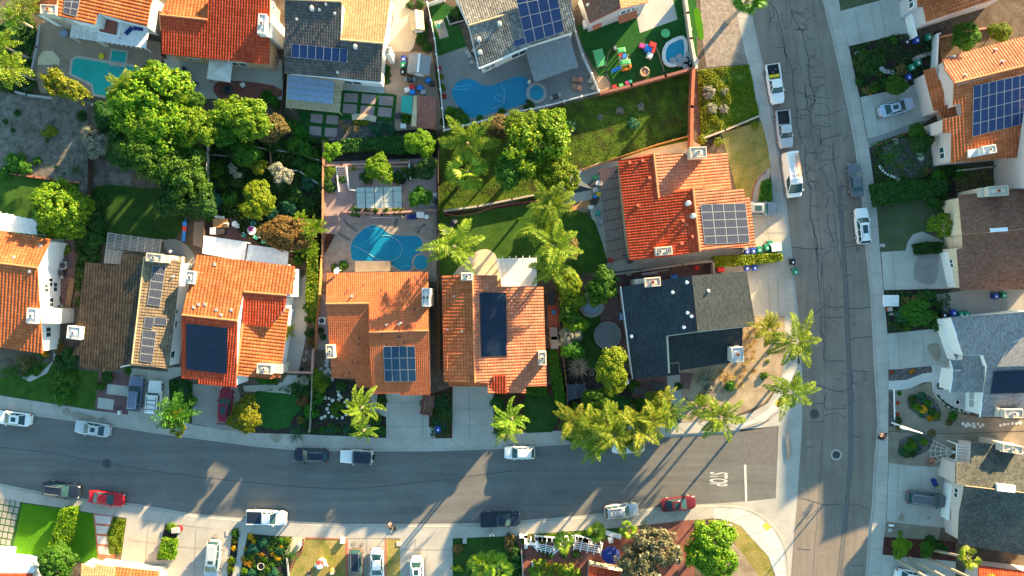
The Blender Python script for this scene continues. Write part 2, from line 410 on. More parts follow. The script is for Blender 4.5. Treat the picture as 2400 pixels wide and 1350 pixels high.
N_KERB=[(-160,932),(0,956),(156,977),(262,992),(373,1009),(600,1039),(700,1048),(877,1050),(1003,1050),(1154,1045),(1200,1043),(1333,1035),(1520,1020),(1673,1011),(1730,1005),(1790,988),(1832,955)]
N_ROAD=[(-160,940),(0,964),(156,985),(262,1000),(373,1017),(600,1047),(700,1056),(877,1058),(1003,1058),(1154,1053),(1333,1042),(1520,1027),(1673,1018),(1736,1012),(1824,998)]
S_ROAD=[(-160,1103),(0,1133),(100,1154),(206,1170),(320,1181),(453,1204),(579,1215),(718,1223),(806,1228),(953,1228),(1129,1226),(1200,1221),(1300,1214),(1400,1204),(1527,1189),(1671,1180),(1818,1168)]
S_KERB=[(-160,1110),(0,1140),(100,1161),(206,1177),(320,1188),(453,1211),(579,1222),(718,1230),(806,1235),(953,1235),(1129,1233),(1200,1228),(1300,1221),(1400,1211),(1527,1196),(1671,1187),(1735,1190),(1775,1205),(1812,1235),(1838,1280),(1846,1330),(1848,1450)]
S_WALK=[(-160,1140),(0,1169),(141,1190),(219,1203),(297,1214),(388,1227),(534,1243),(600,1254),(718,1259),(812,1262),(1061,1262),(1200,1256),(1376,1242),(1452,1237),(1573,1224),(1673,1215),(1704,1218),(1735,1232),(1800,1302),(1817,1350),(1824,1450)]
L_ROAD=[(1736,-160),(1757,-20),(1764,40),(1786,141),(1810,250),(1824,340),(1838,430),(1846,500),(1857,600),(1865,680),(1877,806),(1880,900),(1879,995),(1869,1165),(1861,1250),(1852,1370),(1848,1450)]
L_KERB=[(1728,-160),(1749,-20),(1757,40),(1779,141),(1803,250),(1817,340),(1831,430),(1839,500),(1850,600),(1858,680),(1868,790),(1866,860),(1852,925),(1832,955)]
L_WALK=[(1700,-160),(1720,-20),(1725,38),(1752,146),(1779,272),(1797,340),(1806,400),(1812,480),(1822,560),(1830,640),(1838,738),(1841,800),(1835,870),(1815,920),(1800,945)]
R_ROAD=[(1890,-160),(1924,-20),(1928,0),(1956,113),(1991,277),(2003,340),(2019,466),(2028,579),(2039,680),(2043,755),(2048,856),(2057,995),(2048,1086),(2043,1186),(2034,1262),(2029,1350),(2024,1450)]
R_KERB=[(x+7,y)for x,y in R_ROAD]
R_WALK=[(1930,-160),(1962,-20),(1966,0),(1989,108),(2014,227),(2032,327),(2037,345),(2052,453),(2064,604),(2071,680),(2080,780),(2083,894),(2082,995),(2082,1086),(2077,1224),(2070,1287),(2067,1350),(2062,1450)]
slab('lot_ground','soil',N_WALK+L_WALK[::-1][1:]+[(1400,-260),(-160,-260)],-.3,G-.004)
slab('lot_ground','soil',S_WALK+[(-160,1450)],-.3,G-.004)
slab('lot_ground','soil',R_WALK+[(2560,1450),(2560,-260)],-.3,G-.004)
slab('pavement','concrete',N_WALK+N_KERB[::-1],-.3,G+.006)
slab('pavement','concrete',S_KERB+S_WALK[::-1],-.3,G+.006)
slab('pavement','concrete',L_WALK+L_KERB[::-1],-.3,G+.006)
slab('pavement','concrete',R_KERB+R_WALK[::-1],-.3,G+.006)
def kerb(line,w=2.6,dz=.011):
    mb=MB();n=len(line);P=[W(*p)for p in smooth_line(line,3)]
    for i in range(len(P)-1):
        a,b=P[i],P[i+1];d=(b-a).to_2d().normalized();t=Vector((-d.y,d.x))*w*S/2
        q=[(a.x-t.x,a.y-t.y),(b.x-t.x,b.y-t.y),(b.x+t.x,b.y+t.y),(a.x+t.x,a.y+t.y)]
        mb.prism(q,-.2,G+dz)
    o=rootmesh(mb,'kerb','kerb_concrete');o['kind']='structure'
for k in(N_KERB,S_KERB,L_KERB,R_KERB):kerb(k)
sheet('gutter','kerb_concrete',N_KERB[:-2]+N_ROAD[::-1][1:],.006)
sheet('gutter','kerb_concrete',S_ROAD[:-1]+S_KERB[:len(S_ROAD)-1][::-1],.006)
sheet('gutter','kerb_concrete',L_KERB[:11]+L_ROAD[:12][::-1],.008)
sheet('gutter','kerb_concrete',R_ROAD+R_KERB[::-1],.008)
sheet('side_street','asphalt_new',N_ROAD+[(1822,1082)]+S_ROAD[::-1],0)
sheet('main_road','asphalt_old',L_ROAD+R_ROAD[::-1],.002)
sheet('cross_gutter','concrete',[(1730,1008),(1795,990),(1834,957),(1854,926),(1870,850),(1880,860),(1880,995),(1869,1165),(1861,1250),(1850,1400),(1845,1400),(1846,1330),(1838,1280),(1812,1235),(1775,1205),(1735,1190),(1735,1176),(1818,1168),(1825,998)],.010)
sheet('gutter','kerb_concrete',[(1640,1182),(1671,1180.5),(1740,1175),(1740,1191),(1735,1190),(1671,1187),(1640,1189)],.0085)
sheet('asphalt_patch','patch_dark',[(1735,1012),(1824,1002),(1819,1085),(1500,1105),(1200,1106),(900,1140),(900,1136),(1200,1102),(1500,1100),(1735,1088)],.004)
def ribbon(mb,line,w,z):
    P=[W(x,y,z).to_2d()for x,y in line];P=[p for i,p in enumerate(P)if i==0 or(p-P[i-1]).length>1e-3]
    if len(P)<2:return
    v=[]
    for i,p in enumerate(P):
        d=(P[min(i+1,len(P)-1)]-P[max(i-1,0)]).normalized();t=Vector((-d.y,d.x))*w/2
        v+=[(p.x-t.x,p.y-t.y,z),(p.x+t.x,p.y+t.y,z)]
    mb.add(v,[(2*i,2*i+2,2*i+3,2*i+1)for i in range(len(P)-1)])
def lerp(line,t):
    d=[0]
    for a,b in zip(line,line[1:]):d.append(d[-1]+math.dist(a,b))
    x=t*d[-1]
    for i in range(len(line)-1):
        if d[i+1]>=x:
            k=(x-d[i])/(d[i+1]-d[i]+1e-9)
            return(line[i][0]+(line[i+1][0]-line[i][0])*k,line[i][1]+(line[i+1][1]-line[i][1])*k)
    return line[-1]
mb=MB()
for A,B,n in((N_WALK,N_KERB,34),(S_WALK,S_KERB[:len(S_KERB)],40),(L_WALK,L_KERB,22),(R_WALK,R_KERB,30)):
    for i in range(1,n):ribbon(mb,[lerp(A,i/n),lerp(B,i/n)],.05,G+.0135)
rootmesh(mb,'pavement_joint','stain',kind='structure')
mb=MB();rr=random.Random(3)
def crack(pts,w=.13,jit=1.6):
    L=[]
    for a,b in zip(pts,pts[1:]):
        n=max(2,int(math.dist(a,b)/6))
        for i in range(n):L.append((a[0]+(b[0]-a[0])*i/n+rr.gauss(0,jit)*.5,a[1]+(b[1]-a[1])*i/n+rr.gauss(0,jit)*.5))
    L.append(pts[-1]);ribbon(mb,L,w*rr.uniform(.8,1.2),.0065)
t3=lambda r,*p:T(3,r,*p)
for c in(t3(0,(0,0),(40,60),(60,140),(20,200),(85,215),(80,280),(130,360),(160,500)),t3(0,(60,60),(100,200),(140,350),(165,520),(180,640)),t3(0,(200,0),(220,120),(320,110),(330,160),(230,90)),
    t3(0,(215,120),(320,300),(345,420),(375,520),(380,680),(390,760),(440,940),(390,1030),(410,1180),(480,1200),(490,1350)),t3(0,(320,300),(375,230),(310,230)),t3(0,(480,0),(490,60),(520,100)),
    t3(0,(165,500),(230,660),(240,840),(270,1060),(265,1170),(320,1340)),t3(0,(240,840),(290,860),(360,880),(370,960)),t3(0,(350,600),(430,630)),t3(0,(380,550),(455,510)),t3(0,(420,720),(525,710)),t3(0,(440,820),(525,780)),
    t3(0,(270,1020),(370,1015),(440,930)),t3(0,(440,1080),(560,1070),(690,1020)),t3(0,(490,1300),(600,1270),(690,1250)),t3(0,(410,1160),(560,1180)),t3(0,(700,1330),(720,1270),(770,1260)),t3(0,(350,770),(350,900),(440,930)),
    t3(1,(340,0),(350,70),(345,200),(370,330),(400,420),(395,560),(390,640),(420,760),(440,830),(460,960),(470,1350)),t3(1,(350,65),(450,70),(455,140),(600,140),(665,100)),t3(1,(480,200),(540,290),(560,380),(610,440),(620,540),(690,640),(690,740)),
    t3(1,(610,0),(600,130),(640,260)),t3(1,(390,340),(470,345),(470,380)),t3(1,(490,460),(610,410)),t3(1,(540,580),(570,470)),t3(1,(560,640),(555,760),(610,900),(590,920)),t3(1,(420,760),(430,900),(445,1000),(510,1040),(590,960)),
    t3(1,(230,950),(300,955),(420,970),(530,960)),t3(1,(705,910),(820,900)),t3(1,(705,950),(900,930)),t3(1,(650,390),(715,390)),t3(1,(660,540),(735,570),(690,640)),t3(1,(490,1350),(500,1100),(450,1050),(455,920)),
    t3(1,(610,630),(630,780),(650,960),(680,1150)),t3(1,(820,940),(825,1000),(845,1000),(840,945)),
    t3(2,(480,0),(490,160),(700,160)),t3(2,(480,160),(410,260)),t3(2,(485,170),(490,400),(520,490),(525,690)),t3(2,(490,250),(600,255),(700,260)),t3(2,(760,170),(860,170),(950,160)),t3(2,(760,470),(810,440),(960,435)),
    t3(2,(520,640),(560,660),(710,660)),t3(2,(390,880),(500,895),(640,945),(720,950)),t3(2,(540,950),(520,1050),(530,1110),(720,1100)),t3(2,(350,1055),(520,1055)),t3(2,(360,1230),(530,1220)),t3(2,(530,1160),(650,1145),(730,1190)),
    t3(2,(780,750),(790,860),(840,910)),t3(2,(790,745),(950,760)),t3(2,(790,910),(800,1050)),t3(2,(895,770),(900,840),(920,840),(920,770)),
    t3(3,(310,620),(400,650),(500,685),(640,690),(690,680)),t3(3,(750,690),(860,690),(940,730)),t3(3,(340,160),(440,140)),t3(3,(280,1100),(395,1105)),t3(3,(765,1250),(900,1250)),t3(3,(780,40),(820,60),(870,50))):
    crack([p[:2]for p in c])
for off in(0,9):
    crack([(1962+off,420),(1968+off,520),(1978+off,680),(1985+off,860),(1990+off,1000),(1988+off,1090),(1975+off,1240),(1962+off,1350)],.09,.6)
crack([(1855,60),(1880,180),(1905,320),(1915,470),(1930,640),(1935,860),(1925,1080),(1905,1350)],.06,.8)
crack([(1905,0),(1930,150),(1950,330),(1963,430)],.05,.8)
for i in range(60):
    y=rr.uniform(0,1000)if i<45 else rr.uniform(0,450);L_,R_=lerp(L_ROAD,.1+.8*(y/1350)),lerp(R_ROAD,.1+.8*(y/1350));x=L_[0]+(R_[0]-L_[0])*rr.uniform(.22,.72)
    q=[(x,L_[1])];a=rr.choice((0,0,math.pi,math.pi/2))+rr.gauss(0,.25)
    for k in range(rr.randint(2,5)):a+=rr.gauss(0,.45);q.append((q[-1][0]+math.cos(a)*rr.uniform(5,10),q[-1][1]+math.sin(a)*rr.uniform(5,10)))
    crack(q,.10,1.0)
o=rootmesh(mb,'tar_seam','tar_seal',kind='structure')
sheet('trench_patch','patch_dark',[(1962,440),(1971,440),(1990,690),(1997,860),(2000,1000),(1997,1090),(1985,1240),(1972,1350),(1962,1350),(1975,1240),(1988,1090),(1990,1000),(1986,860),(1978,680)],.0045)
mb=MB()
ribbon(mb,smooth_line([(-20,1046),(120,1062),(260,1088),(420,1112),(600,1132),(760,1144),(900,1140),(1200,1104)],3),.14,.0055)
rootmesh(mb,'tar_seam','tar_seal',kind='structure')
def text_mesh(name,body,px,py,size,rot,mat,z,sx=1.0,label=None):
    cu=bpy.data.curves.new(name,'FONT');cu.body=body;cu.size=size;cu.align_x='CENTER';cu.align_y='CENTER';cu.offset=size*.017
    ob=bpy.data.objects.new(name,cu);COL.objects.link(ob)
    dg=bpy.context.evaluated_depsgraph_get();me=bpy.data.meshes.new_from_object(ob.evaluated_get(dg))
    bpy.data.objects.remove(ob);me.materials.clear();me.materials.append(MATS[mat])
    for v in me.vertices:v.co.y*=sx
    o=bpy.data.objects.new(name,me);COL.objects.link(o);o.location=W(px,py,z);o.rotation_euler=(0,0,rot);return o
o=text_mesh('road_marking','STOP',1682,1123,.80,math.radians(-92),'road_white',.012,4.2);o['kind']='structure'
sheet('road_marking','road_white',[(1743.5,1089),(1749,1089),(1751.5,1174),(1746.5,1175)],.012)
sheet('pavement','concrete_new',[(1722,1001),(1762,984),(1800,960),(1824,925),(1839,878),(1862,868),(1852,923),(1831,953),(1789,986),(1735,1002)],G+.0125)
sheet('pavement','concrete_new',[(1673,1190),(1735,1193),(1773,1208),(1809,1238),(1834,1282),(1843,1352),(1820,1352),(1801,1304),(1736,1233),(1704,1220),(1673,1214)],G+.0125)
sheet('tactile_pad','road_yellow',[(1814,945),(1826,934),(1838,941),(1825,955)],G+.0165)
sheet('tactile_pad','road_yellow',[(1786,1232),(1797,1223),(1808,1236),(1797,1245)],G+.0165)
def stain(px,mat='stain',z=G+.070):_lay[0]+=1;sheet('stain',mat,px,z+_lay[0]*.00002,3)
# ---------------------------------------------------------------- lots: lawns, patios, drives (flat sheets, each a little above the last)
_lay=[0]
def P(name,mat,px,lay=1,smooth=0):_lay[0]+=1;return sheet(name,mat,px,G+.010*lay+.0015+_lay[0]*.00006,smooth)
P('patio','aggregate',[(70,140),(105,40),(165,60),(380,100),(378,240),(330,248),(215,225),(95,218)])
P('slope','grey_scrub',[(-80,212),(0,216),(100,222),(210,238),(206,300),(205,448),(100,420),(-80,400)])
P('lawn','lawn_green',[(-80,395),(10,405),(100,417),(186,430),(188,560),(110,560),(-80,540)],2)
P('slope','grey_scrub',[(212,365),(312,400),(304,446),(240,432),(215,446)])
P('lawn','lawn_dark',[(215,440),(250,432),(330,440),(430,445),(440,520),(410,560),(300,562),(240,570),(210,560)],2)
P('garden_bed','mulch_dark',[(480,295),(755,320),(755,610),(640,600),(470,510)])
P('patio','concrete_cool',[(378,120),(660,140),(665,235),(560,230),(460,232),(400,190)])
P('patio','brick_paver',[(500,205),(515,190),(560,190),(640,200),(660,225),(560,240),(510,228)],2,2)
P('path','cream_paving',[(922,-20),(955,-20),(962,20),(978,60),(972,100),(958,122),(905,128),(908,90),(918,60),(922,30)],1,2)
P('patio','aggregate',[(890,120),(1012,122),(1040,300),(980,320),(925,310),(925,220),(805,210),(800,195),(880,200)])
P('patio','concrete_cool',T(1,0,(730,770),(1190,800),(1190,870),(800,840)),2)
P('lawn','turf',T(1,0,(800,838),(1312,884),(1290,1140),(1110,1122),(760,1112),(750,1240),(620,1262),(500,1252),(430,1200),(380,1005),(780,1045)),3)
for q in((825,866,950,872,945,955,815,948),(985,872,1115,884,1110,970,980,960),(1148,890,1278,900,1272,985,1140,975),(812,964,940,975,935,1060,806,1048),(975,982,1105,992,1095,1075,968,1062),(1140,996,1265,1006,1258,1092,1132,1080),
          (512,1056,622,1066,616,1148,504,1136),(658,1070,768,1080,760,1160,650,1150),(500,1172,610,1182,604,1262,494,1250),(645,1186,755,1192,750,1272,638,1268)):
    P('paving_slab','pink_concrete',T(1,0,*[(q[i],q[i+1])for i in range(0,8,2)]),4)
P('gravel_bed','gravel_dark',T(1,0,(760,1110),(1110,1122),(1292,1140),(1284,1262),(800,1315),(500,1290),(500,1250),(620,1262),(750,1240)),2)
P('lawn','turf',T(1,0,(1600,60),(1752,25),(1830,70),(1962,430),(1680,522)),2)
P('patio','stone_patio',[(1022,134),(1094,108),(1124,160),(1235,120),(1330,60),(1345,60),(1405,212),(1250,262),(1042,304)])
P('patio','concrete_dark',T(1,0,(1655,200),(1745,178),(1795,340),(1710,365)),4)
P('lawn','turf',[(1352,60),(1500,30),(1585,-20),(1632,-20),(1634,155),(1420,208),(1365,110)],1)
P('court','concrete_cool',T(2,0,(1160,160),(1255,-40),(1490,-40),(1540,180),(1190,308)),2)
P('sandpit','aggregate',T(2,0,(780,730),(830,708),(878,720),(918,820),(825,862)),2,2)
P('side_yard','gravel',[(1640,-20),(1725,-20),(1728,38),(1752,150),(1656,158),(1645,90)])
P('verge','lawn_lush',T(2,0,(1690,95),(1750,100),(1785,350),(1735,352)),2,2)
P('slope','slope_grass',[(1028,312),(1240,268),(1412,222),(1624,168),(1622,330),(1450,372),(1335,400),(1322,478),(1200,470),(1028,500)])
P('slope','ground_cover_green',[(1634,165),(1755,152),(1779,268),(1770,284),(1642,322)])
P('lawn','lawn_dry',[(1690,312),(1785,283),(1800,345),(1808,400),(1788,468),(1765,480),(1725,440),(1706,370)],2)
P('flower_bed','mulch_dark',[(1642,322),(1770,284),(1785,283),(1690,312),(1660,350),(1642,350)],2)
P('path','cream_paving',[(1455,372),(1520,350),(1620,328),(1642,340),(1640,362),(1458,384)])
P('patio','concrete_cool',[(1320,420),(1400,382),(1458,376),(1478,625),(1440,640),(1405,610),(1390,520),(1375,470),(1320,490)])
P('path','dry_earth',[(1338,488),(1410,455),(1400,480),(1350,512)],2)
P('lawn','lawn_green',[(1030,492),(1130,490),(1250,465),(1340,490),(1375,500),(1395,520),(1412,570),(1425,615),(1400,640),(1300,640),(1030,645)],2)
P('flower_bed','mulch_red',[(1040,497),(1130,492),(1245,466),(1262,475),(1180,487),(1120,496),(1070,502),(1045,510)],3)
P('patio','cream_paving',[(1060,660),(1090,610),(1120,588),(1145,585),(1165,605),(1168,660)],3,3)
P('path','concrete',T(2,1,(2220,540),(2240,420),(2290,290),(2400,210),(2400,300),(2330,340),(2300,430),(2290,530)),3)
P('driveway','concrete_drive',[(1762,470),(1815,470),(1830,520),(1848,600),(1845,612),(1768,600)],2)
P('path','concrete_cool',[(1468,604),(1680,580),(1768,585),(1770,600),(1678,608),(1440,648),(1410,630)])
P('side_yard','brick_purple',[(1405,640),(1670,614),(1675,640),(1440,680)],1)
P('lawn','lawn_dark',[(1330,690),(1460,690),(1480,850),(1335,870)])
P('patio','brick_purple',[(1404,700),(1470,690),(1480,840),(1450,840),(1412,800)],2)
P('driveway','concrete_drive',[(1680,615),(1838,612),(1850,738),(1770,748),(1690,640)],1)
P('yard','dry_earth',[(1560,870),(1740,740),(1838,740),(1842,800),(1836,866),(1815,916),(1790,946),(1700,984),(1590,990)],2)
P('path','concrete_drive',T(2,2,(1440,790),(1560,790),(1585,1060),(1460,1060)),4)
P('patio','brick_purple',T(2,2,(1060,820),(1440,800),(1450,1090),(1130,1000)),3)
P('patio','brick_purple',T(2,2,(1560,770),(1690,770),(1650,920),(1570,920)),3)
P('garden_bed','mulch_dark',[(1320,860),(1480,880),(1480,930),(1600,990),(1500,994),(1325,1008)],2)
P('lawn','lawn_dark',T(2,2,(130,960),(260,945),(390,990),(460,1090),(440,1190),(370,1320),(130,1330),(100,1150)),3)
P('side_yard','red_clay',[(1280,680),(1305,690),(1312,840),(1290,840)])
P('garden_bed','mulch_red',[(1160,905),(1330,900),(1330,1006),(1160,1014)])
P('driveway','concrete_drive',[(1061,905),(1156,905),(1157,1022),(1060,1027)],3)
P('driveway','concrete_drive',[(905,920),(1008,920),(1004,1027),(905,1027)],3)
P('garden_bed','mulch_dark',[(735,880),(880,900),(905,930),(905,1026),(732,1019)],2)
P('path','concrete',T(1,2,(1060,960),(1130,970),(1120,1100),(1215,1110),(1215,1180),(1060,1130)),3)
P('side_yard','pink_concrete',[(744,690),(790,690),(790,820),(744,820)],1)
P('garden_bed','mulch_red',[(1005,925),(1062,905),(1060,1027),(1005,1027)],2)
P('patio','paver',[(757,500),(1023,490),(1023,660),(757,660)],1)
P('terrace','pink_concrete',[(757,380),(1023,370),(1023,500),(757,530)],2)
P('patio','pink_concrete',T(1,1,(620,620),(800,640),(830,740),(740,840),(640,860)),3)
P('garden_bed','mulch_red',T(1,1,(640,820),(740,830),(650,1000),(630,1000)),4)
P('garden_bed','mulch_dark',[(757,318),(1023,300),(1023,382),(757,392)],1)
P('lawn','turf',T(1,2,(-40,965),(120,950),(400,985),(425,1100),(330,1200),(300,1280),(40,1270)),3,2)
P('path','concrete',T(1,2,(-120,890),(60,880),(240,860),(290,790),(380,790),(400,900),(300,980),(180,970),(40,950),(-110,940)),2)
P('driveway','concrete_dark',[(452,900),(556,905),(566,940),(562,1012),(520,1008),(450,992)],2)
P('garden_bed','mulch_dark',[(556,930),(740,880),(740,1019),(600,1015),(560,1010)],1)
P('lawn','lawn_dark',[(395,890),(452,895),(450,990),(395,980)],1)
P('path','concrete',[(655,700),(720,640),(725,700),(715,800),(700,870),(665,870),(660,760)],1)
P('patio','brick_purple',[(470,508),(620,512),(690,600),(580,600),(470,560)],2)
P('patio','aggregate',[(455,520),(478,520),(472,580),(452,575)],3)
P('driveway','concrete_cool',[(305,862),(396,872),(396,982),(298,972)],2)
P('path','concrete_cool',[(392,862),(424,860),(424,880),(396,890)],2)
P('lawn','lawn_green',[(160,862),(232,872),(224,962),(155,950)],2)
P('yard','brick_purple',[(232,868),(306,872),(300,972),(222,962)],2)
P('paving_slab','concrete_cool',T(0,2,(1000,872),(1195,895),(1188,990),(992,965)),3)
P('paving_slab','concrete_cool',T(0,2,(915,998),(1062,1020),(1050,1118),(905,1098)),3)
P('patio','stone_patio',T(0,1,(1530,890),(1640,880),(1750,940),(1830,1060),(1830,1150),(1700,1130),(1560,1010)),3,2)
P('path','brick_purple',[(150,560),(178,556),(172,640),(160,720),(140,790),(125,790),(140,700)],2)
P('patio','concrete_dark',[(60,545),(150,560),(150,590),(90,575)],1)
P('lawn','lawn_green',[(-80,890),(10,885),(60,880),(100,850),(132,852),(128,946),(0,925),(-80,912)],2)
P('path','concrete_cool',[(50,885),(100,870),(125,845),(125,800),(140,790),(128,840),(110,875),(70,895)],3)
P('lawn','turf',[(-80,1152),(0,1170),(53,1178),(28,1284),(-80,1275)],2)
for r in range(7):
    for c in range(5):
        x=42-11.6*c-r*3.6-c*.3;y=1181+r*15.0-c*2.2
        if r==0 and c==0:pass
        P('paving_slab','concrete_dark',[(x-5,y-6.3),(x+5,y-5),(x+3.6,y+7.6),(x-6.4,y+6.3)],3)
P('lawn','lawn_lush',[(53,1180),(145,1192),(120,1285),(98,1316),(24,1312)],2)
P('lawn','lawn_lush',[(176,1198),(220,1204),(222,1240),(232,1325),(150,1310),(155,1270)],2)
P('path','brick_trim',[(218,1203),(268,1211),(262,1240),(275,1345),(232,1330),(222,1240)],3)
for k in range(4):
    y=1207+k*24;P('paving_slab','concrete_new',[(222+k*2.5,y),(262-k*0.5,y+4),(258+k*0,y+22),(224+k*2.5,y+19)],4)
P('garden_bed','ground_cover_green',[(266,1213),(297,1216),(284,1300),(255,1298),(250,1250)],4)
P('driveway','concrete_drive',[(296,1214),(388,1227),(372,1322),(282,1326)],2)
P('driveway','concrete_drive',[(404,1230),(534,1243),(526,1360),(380,1360),(372,1320)],2)
P('garden_bed','mulch_dark',[(388,1228),(418,1232),(408,1312),(366,1312)],3)
P('path','concrete',[(530,1243),(580,1250),(560,1360),(522,1360)],3)
P('garden_bed','mulch_dark',[(545,1243),(560,1245),(556,1300),(542,1360),(532,1360)],4)
P('garden_bed','mulch_dark',[(580,1250),(640,1256),(690,1258),(690,1285),(668,1360),(562,1360)],3)
P('path','cream_paving',[(685,1258),(716,1259),(712,1275),(700,1290),(684,1300),(668,1300)],4)
P('lawn','lawn_dry',[(716,1260),(809,1263),(811,1360),(672,1360),(690,1320),(708,1295)],3)
P('edging','brick_trim',[(809,1263),(815,1263),(816,1360),(811,1360)],4)
P('driveway','concrete_drive',[(815,1263),(902,1263),(902,1360),(816,1360)],3)
P('edging','brick_trim',[(902,1263),(906,1263),(906,1360),(902,1360)],4)
P('lawn','lawn_dry',[(906,1264),(938,1264),(938,1360),(906,1360)],3)
P('driveway','concrete_drive',[(938,1262),(1061,1262),(1061,1360),(938,1360)],3)
P('lawn','lawn_dark',[(1061,1262),(1200,1257),(1222,1290),(1222,1360),(1061,1360)],3)
P('patio','brick_paver',[(1215,1262),(1450,1240),(1600,1220),(1650,1217),(1640,1260),(1625,1360),(1215,1360)],2)
P('lawn','lawn_green',[(1218,1257),(1376,1243),(1455,1238),(1460,1262),(1420,1262),(1300,1272),(1222,1275)],3)
P('patio','brick_paver',[(1236,1255),(1255,1254),(1255,1273),(1236,1273)],4)
P('lawn','lawn_dry',[(1660,1218),(1704,1219),(1735,1233),(1800,1303),(1818,1360),(1785,1360),(1735,1290),(1700,1245),(1660,1240)],3)
P('yard','dry_earth',[(1700,1250),(1735,1290),(1785,1360),(1690,1360)],3)
P('verge','lawn_patchy',[(1966,-10),(2075,-30),(2058,2),(1970,26)],2)
P('driveway','concrete_cool',[(1970,26),(2120,-15),(2145,-20),(2130,78),(2110,80),(1990,108)],2)
P('garden_bed','mulch_dark',[(1990,109),(2106,76),(2112,100),(2200,88),(2210,180),(2130,205),(2016,228)],1)
P('driveway','concrete_cool',[(2016,228),(2130,204),(2172,182),(2192,272),(2160,290),(2034,328)],2)
P('yard','mulch_dark',[(2034,328),(2200,285),(2240,400),(2240,460),(2056,478),(2050,440)],1)
P('gravel_bed','gravel_dark',[(2070,345),(2140,318),(2195,330),(2200,400),(2110,420),(2080,400)],2,2)
P('path','stone_patio',[(2032,325),(2060,318),(2150,285),(2170,282),(2150,300),(2080,325),(2038,346)],3)
P('lawn','lawn_patchy',[(2056,482),(2180,455),(2215,520),(2190,545),(2135,560),(2120,592),(2065,592)],2)
P('driveway','concrete_cool',[(2065,591),(2225,580),(2228,676),(2072,680)],3)
P('path','concrete_cool',T(3,1,(1280,985),(1300,900),(1350,830),(1430,805),(1500,830),(1650,900),(1640,960),(1380,960),(1370,1000)),4)
P('garden_bed','mulch_dark',[(2072,680),(2228,678),(2235,772),(2080,782)],1)
P('driveway','concrete_cool',[(2080,782),(2215,768),(2240,845),(2230,860),(2083,866)],2)
P('side_yard','concrete_dark',[(2195,690),(2400,660),(2400,740),(2230,740),(2200,720)],2)
P('gravel_bed','gravel_dark',T(3,2,(1118,745),(1520,705),(1525,765),(1440,772),(1280,830),(1122,838)),3)
P('path','concrete_new',T(3,2,(1122,845),(1290,834),(1440,776),(1525,766),(1525,700),(1700,690),(1720,960),(1560,960),(1530,850),(1440,860),(1330,915),(1185,932),(1122,925)),4)
P('patio','concrete_new',T(3,2,(1540,900),(1860,950),(1880,1150),(1760,1110),(1620,1020),(1560,960)),5)
P('yard','decomposed_granite',[(2096,912),(2135,912),(2185,893),(2200,935),(2235,965),(2290,978),(2420,985),(2420,1050),(2230,1050),(2222,1095),(2140,1092),(2083,1085),(2083,1000)],2)
P('gravel_bed','gravel_dark',[(2083,912),(2095,912),(2096,1000),(2083,1000)],3)
P('garden_bed','gravel_dark',T(3,2,(1310,985),(1470,965),(1560,1030),(1610,1130),(1590,1220),(1470,1200),(1330,1120),(1295,1060)),4,2)
P('garden_bed','gravel_dark',T(3,3,(1215,130),(1260,60),(1440,30),(1530,60),(1530,130),(1440,210),(1300,250),(1225,220)),4,2)
P('driveway','concrete_cool',[(2083,1085),(2140,1092),(2222,1095),(2235,1240),(2200,1236),(2078,1223)],3)
P('yard','decomposed_granite',[(2078,1224),(2205,1236),(2200,1266),(2072,1258)],4)
P('garden_bed','mulch_red',[(2072,1259),(2240,1270),(2240,1316),(2068,1300)],3)
P('driveway','concrete_cool',[(2068,1300),(2240,1316),(2240,1370),(2066,1370)],3)
mb=MB()
for l in([(1062,960),(1156,957)],[(1062,1000),(1157,997)],[(905,944),(1005,944)],[(905,1000),(1005,1000)],[(990,925),(990,1026)],[(1100,905),(1101,1026)],[(2060,0),(2078,80)],[(2003,20),(2020,98)],[(2040,20),(2056,88)],[(2045,225),(2062,315)],[(2100,212),(2118,300)],[(2072,222),(2090,308)],
          [(2092,592),(2098,680)],[(2150,588),(2156,676)],[(2105,782),(2110,864)],[(2160,775),(2170,858)],[(2105,1090),(2102,1225)],[(2158,1095),(2155,1230)],[(2083,1150),(2150,1155)],[(350,1220),(340,1325)],[(300,1265),(380,1275)],[(460,1240),(455,1350)],[(415,1280),(530,1290)],[(860,1263),(860,1350)],[(940,1288),(1060,1288)],[(974,1262),(972,1350)],
          [(1800,660),(1806,742)],[(1822,655),(1826,740)],[(1785,545),(1840,545)],[(1790,480),(1810,600)],[(452,950),(560,955)],[(1465,606),(1470,640)],[(1540,597),(1545,632)],[(1620,588),(1625,618)],[(345,870),(342,975)],[(303,920),(396,930)],[(2083,1040),(2090,1090)]):
    ribbon(mb,l,.045,G+.066)
rootmesh(mb,'drive_joint','stain',kind='structure')
for q in([(2140,640),(2155,600),(2195,590),(2200,620),(2190,665),(2150,660)],):
    stain(q,'concrete_dark')
for q in(T(3,2,(1480,520),(1590,500),(1610,620),(1560,660)),T(3,3,(1215,800),(1250,760),(1270,830),(1215,835)),T(3,3,(1480,800),(1510,800),(1505,820),(1485,822)),T(0,3,(1975,990),(1995,960),(2025,965),(2015,1000)),T(1,3,(890,1065),(895,1035),(925,1035),(930,1060)),T(1,3,(970,1070),(975,1040),(995,1040),(998,1070)),T(1,3,(1500,1140),(1510,1100),(1540,1105),(1535,1140)),T(0,2,(580,1140),(600,1100),(650,1110),(640,1170)),T(0,2,(660,1170),(700,1130),(850,1170),(890,1200),(760,1200)),T(0,2,(910,1200),(960,1180),(985,1210),(940,1225)),
          T(1,3,(130,40),(240,40),(210,105),(170,105)),T(3,3,(170,60),(190,0),(205,100),(215,200),(190,275),(175,180)),T(3,0,(1005,1090),(1030,1075),(1050,1100),(1020,1120)),T(3,0,(1000,1010),(1020,1000),(1030,1030),(1005,1035))):
    stain([p[:2]for p in q],'stain')
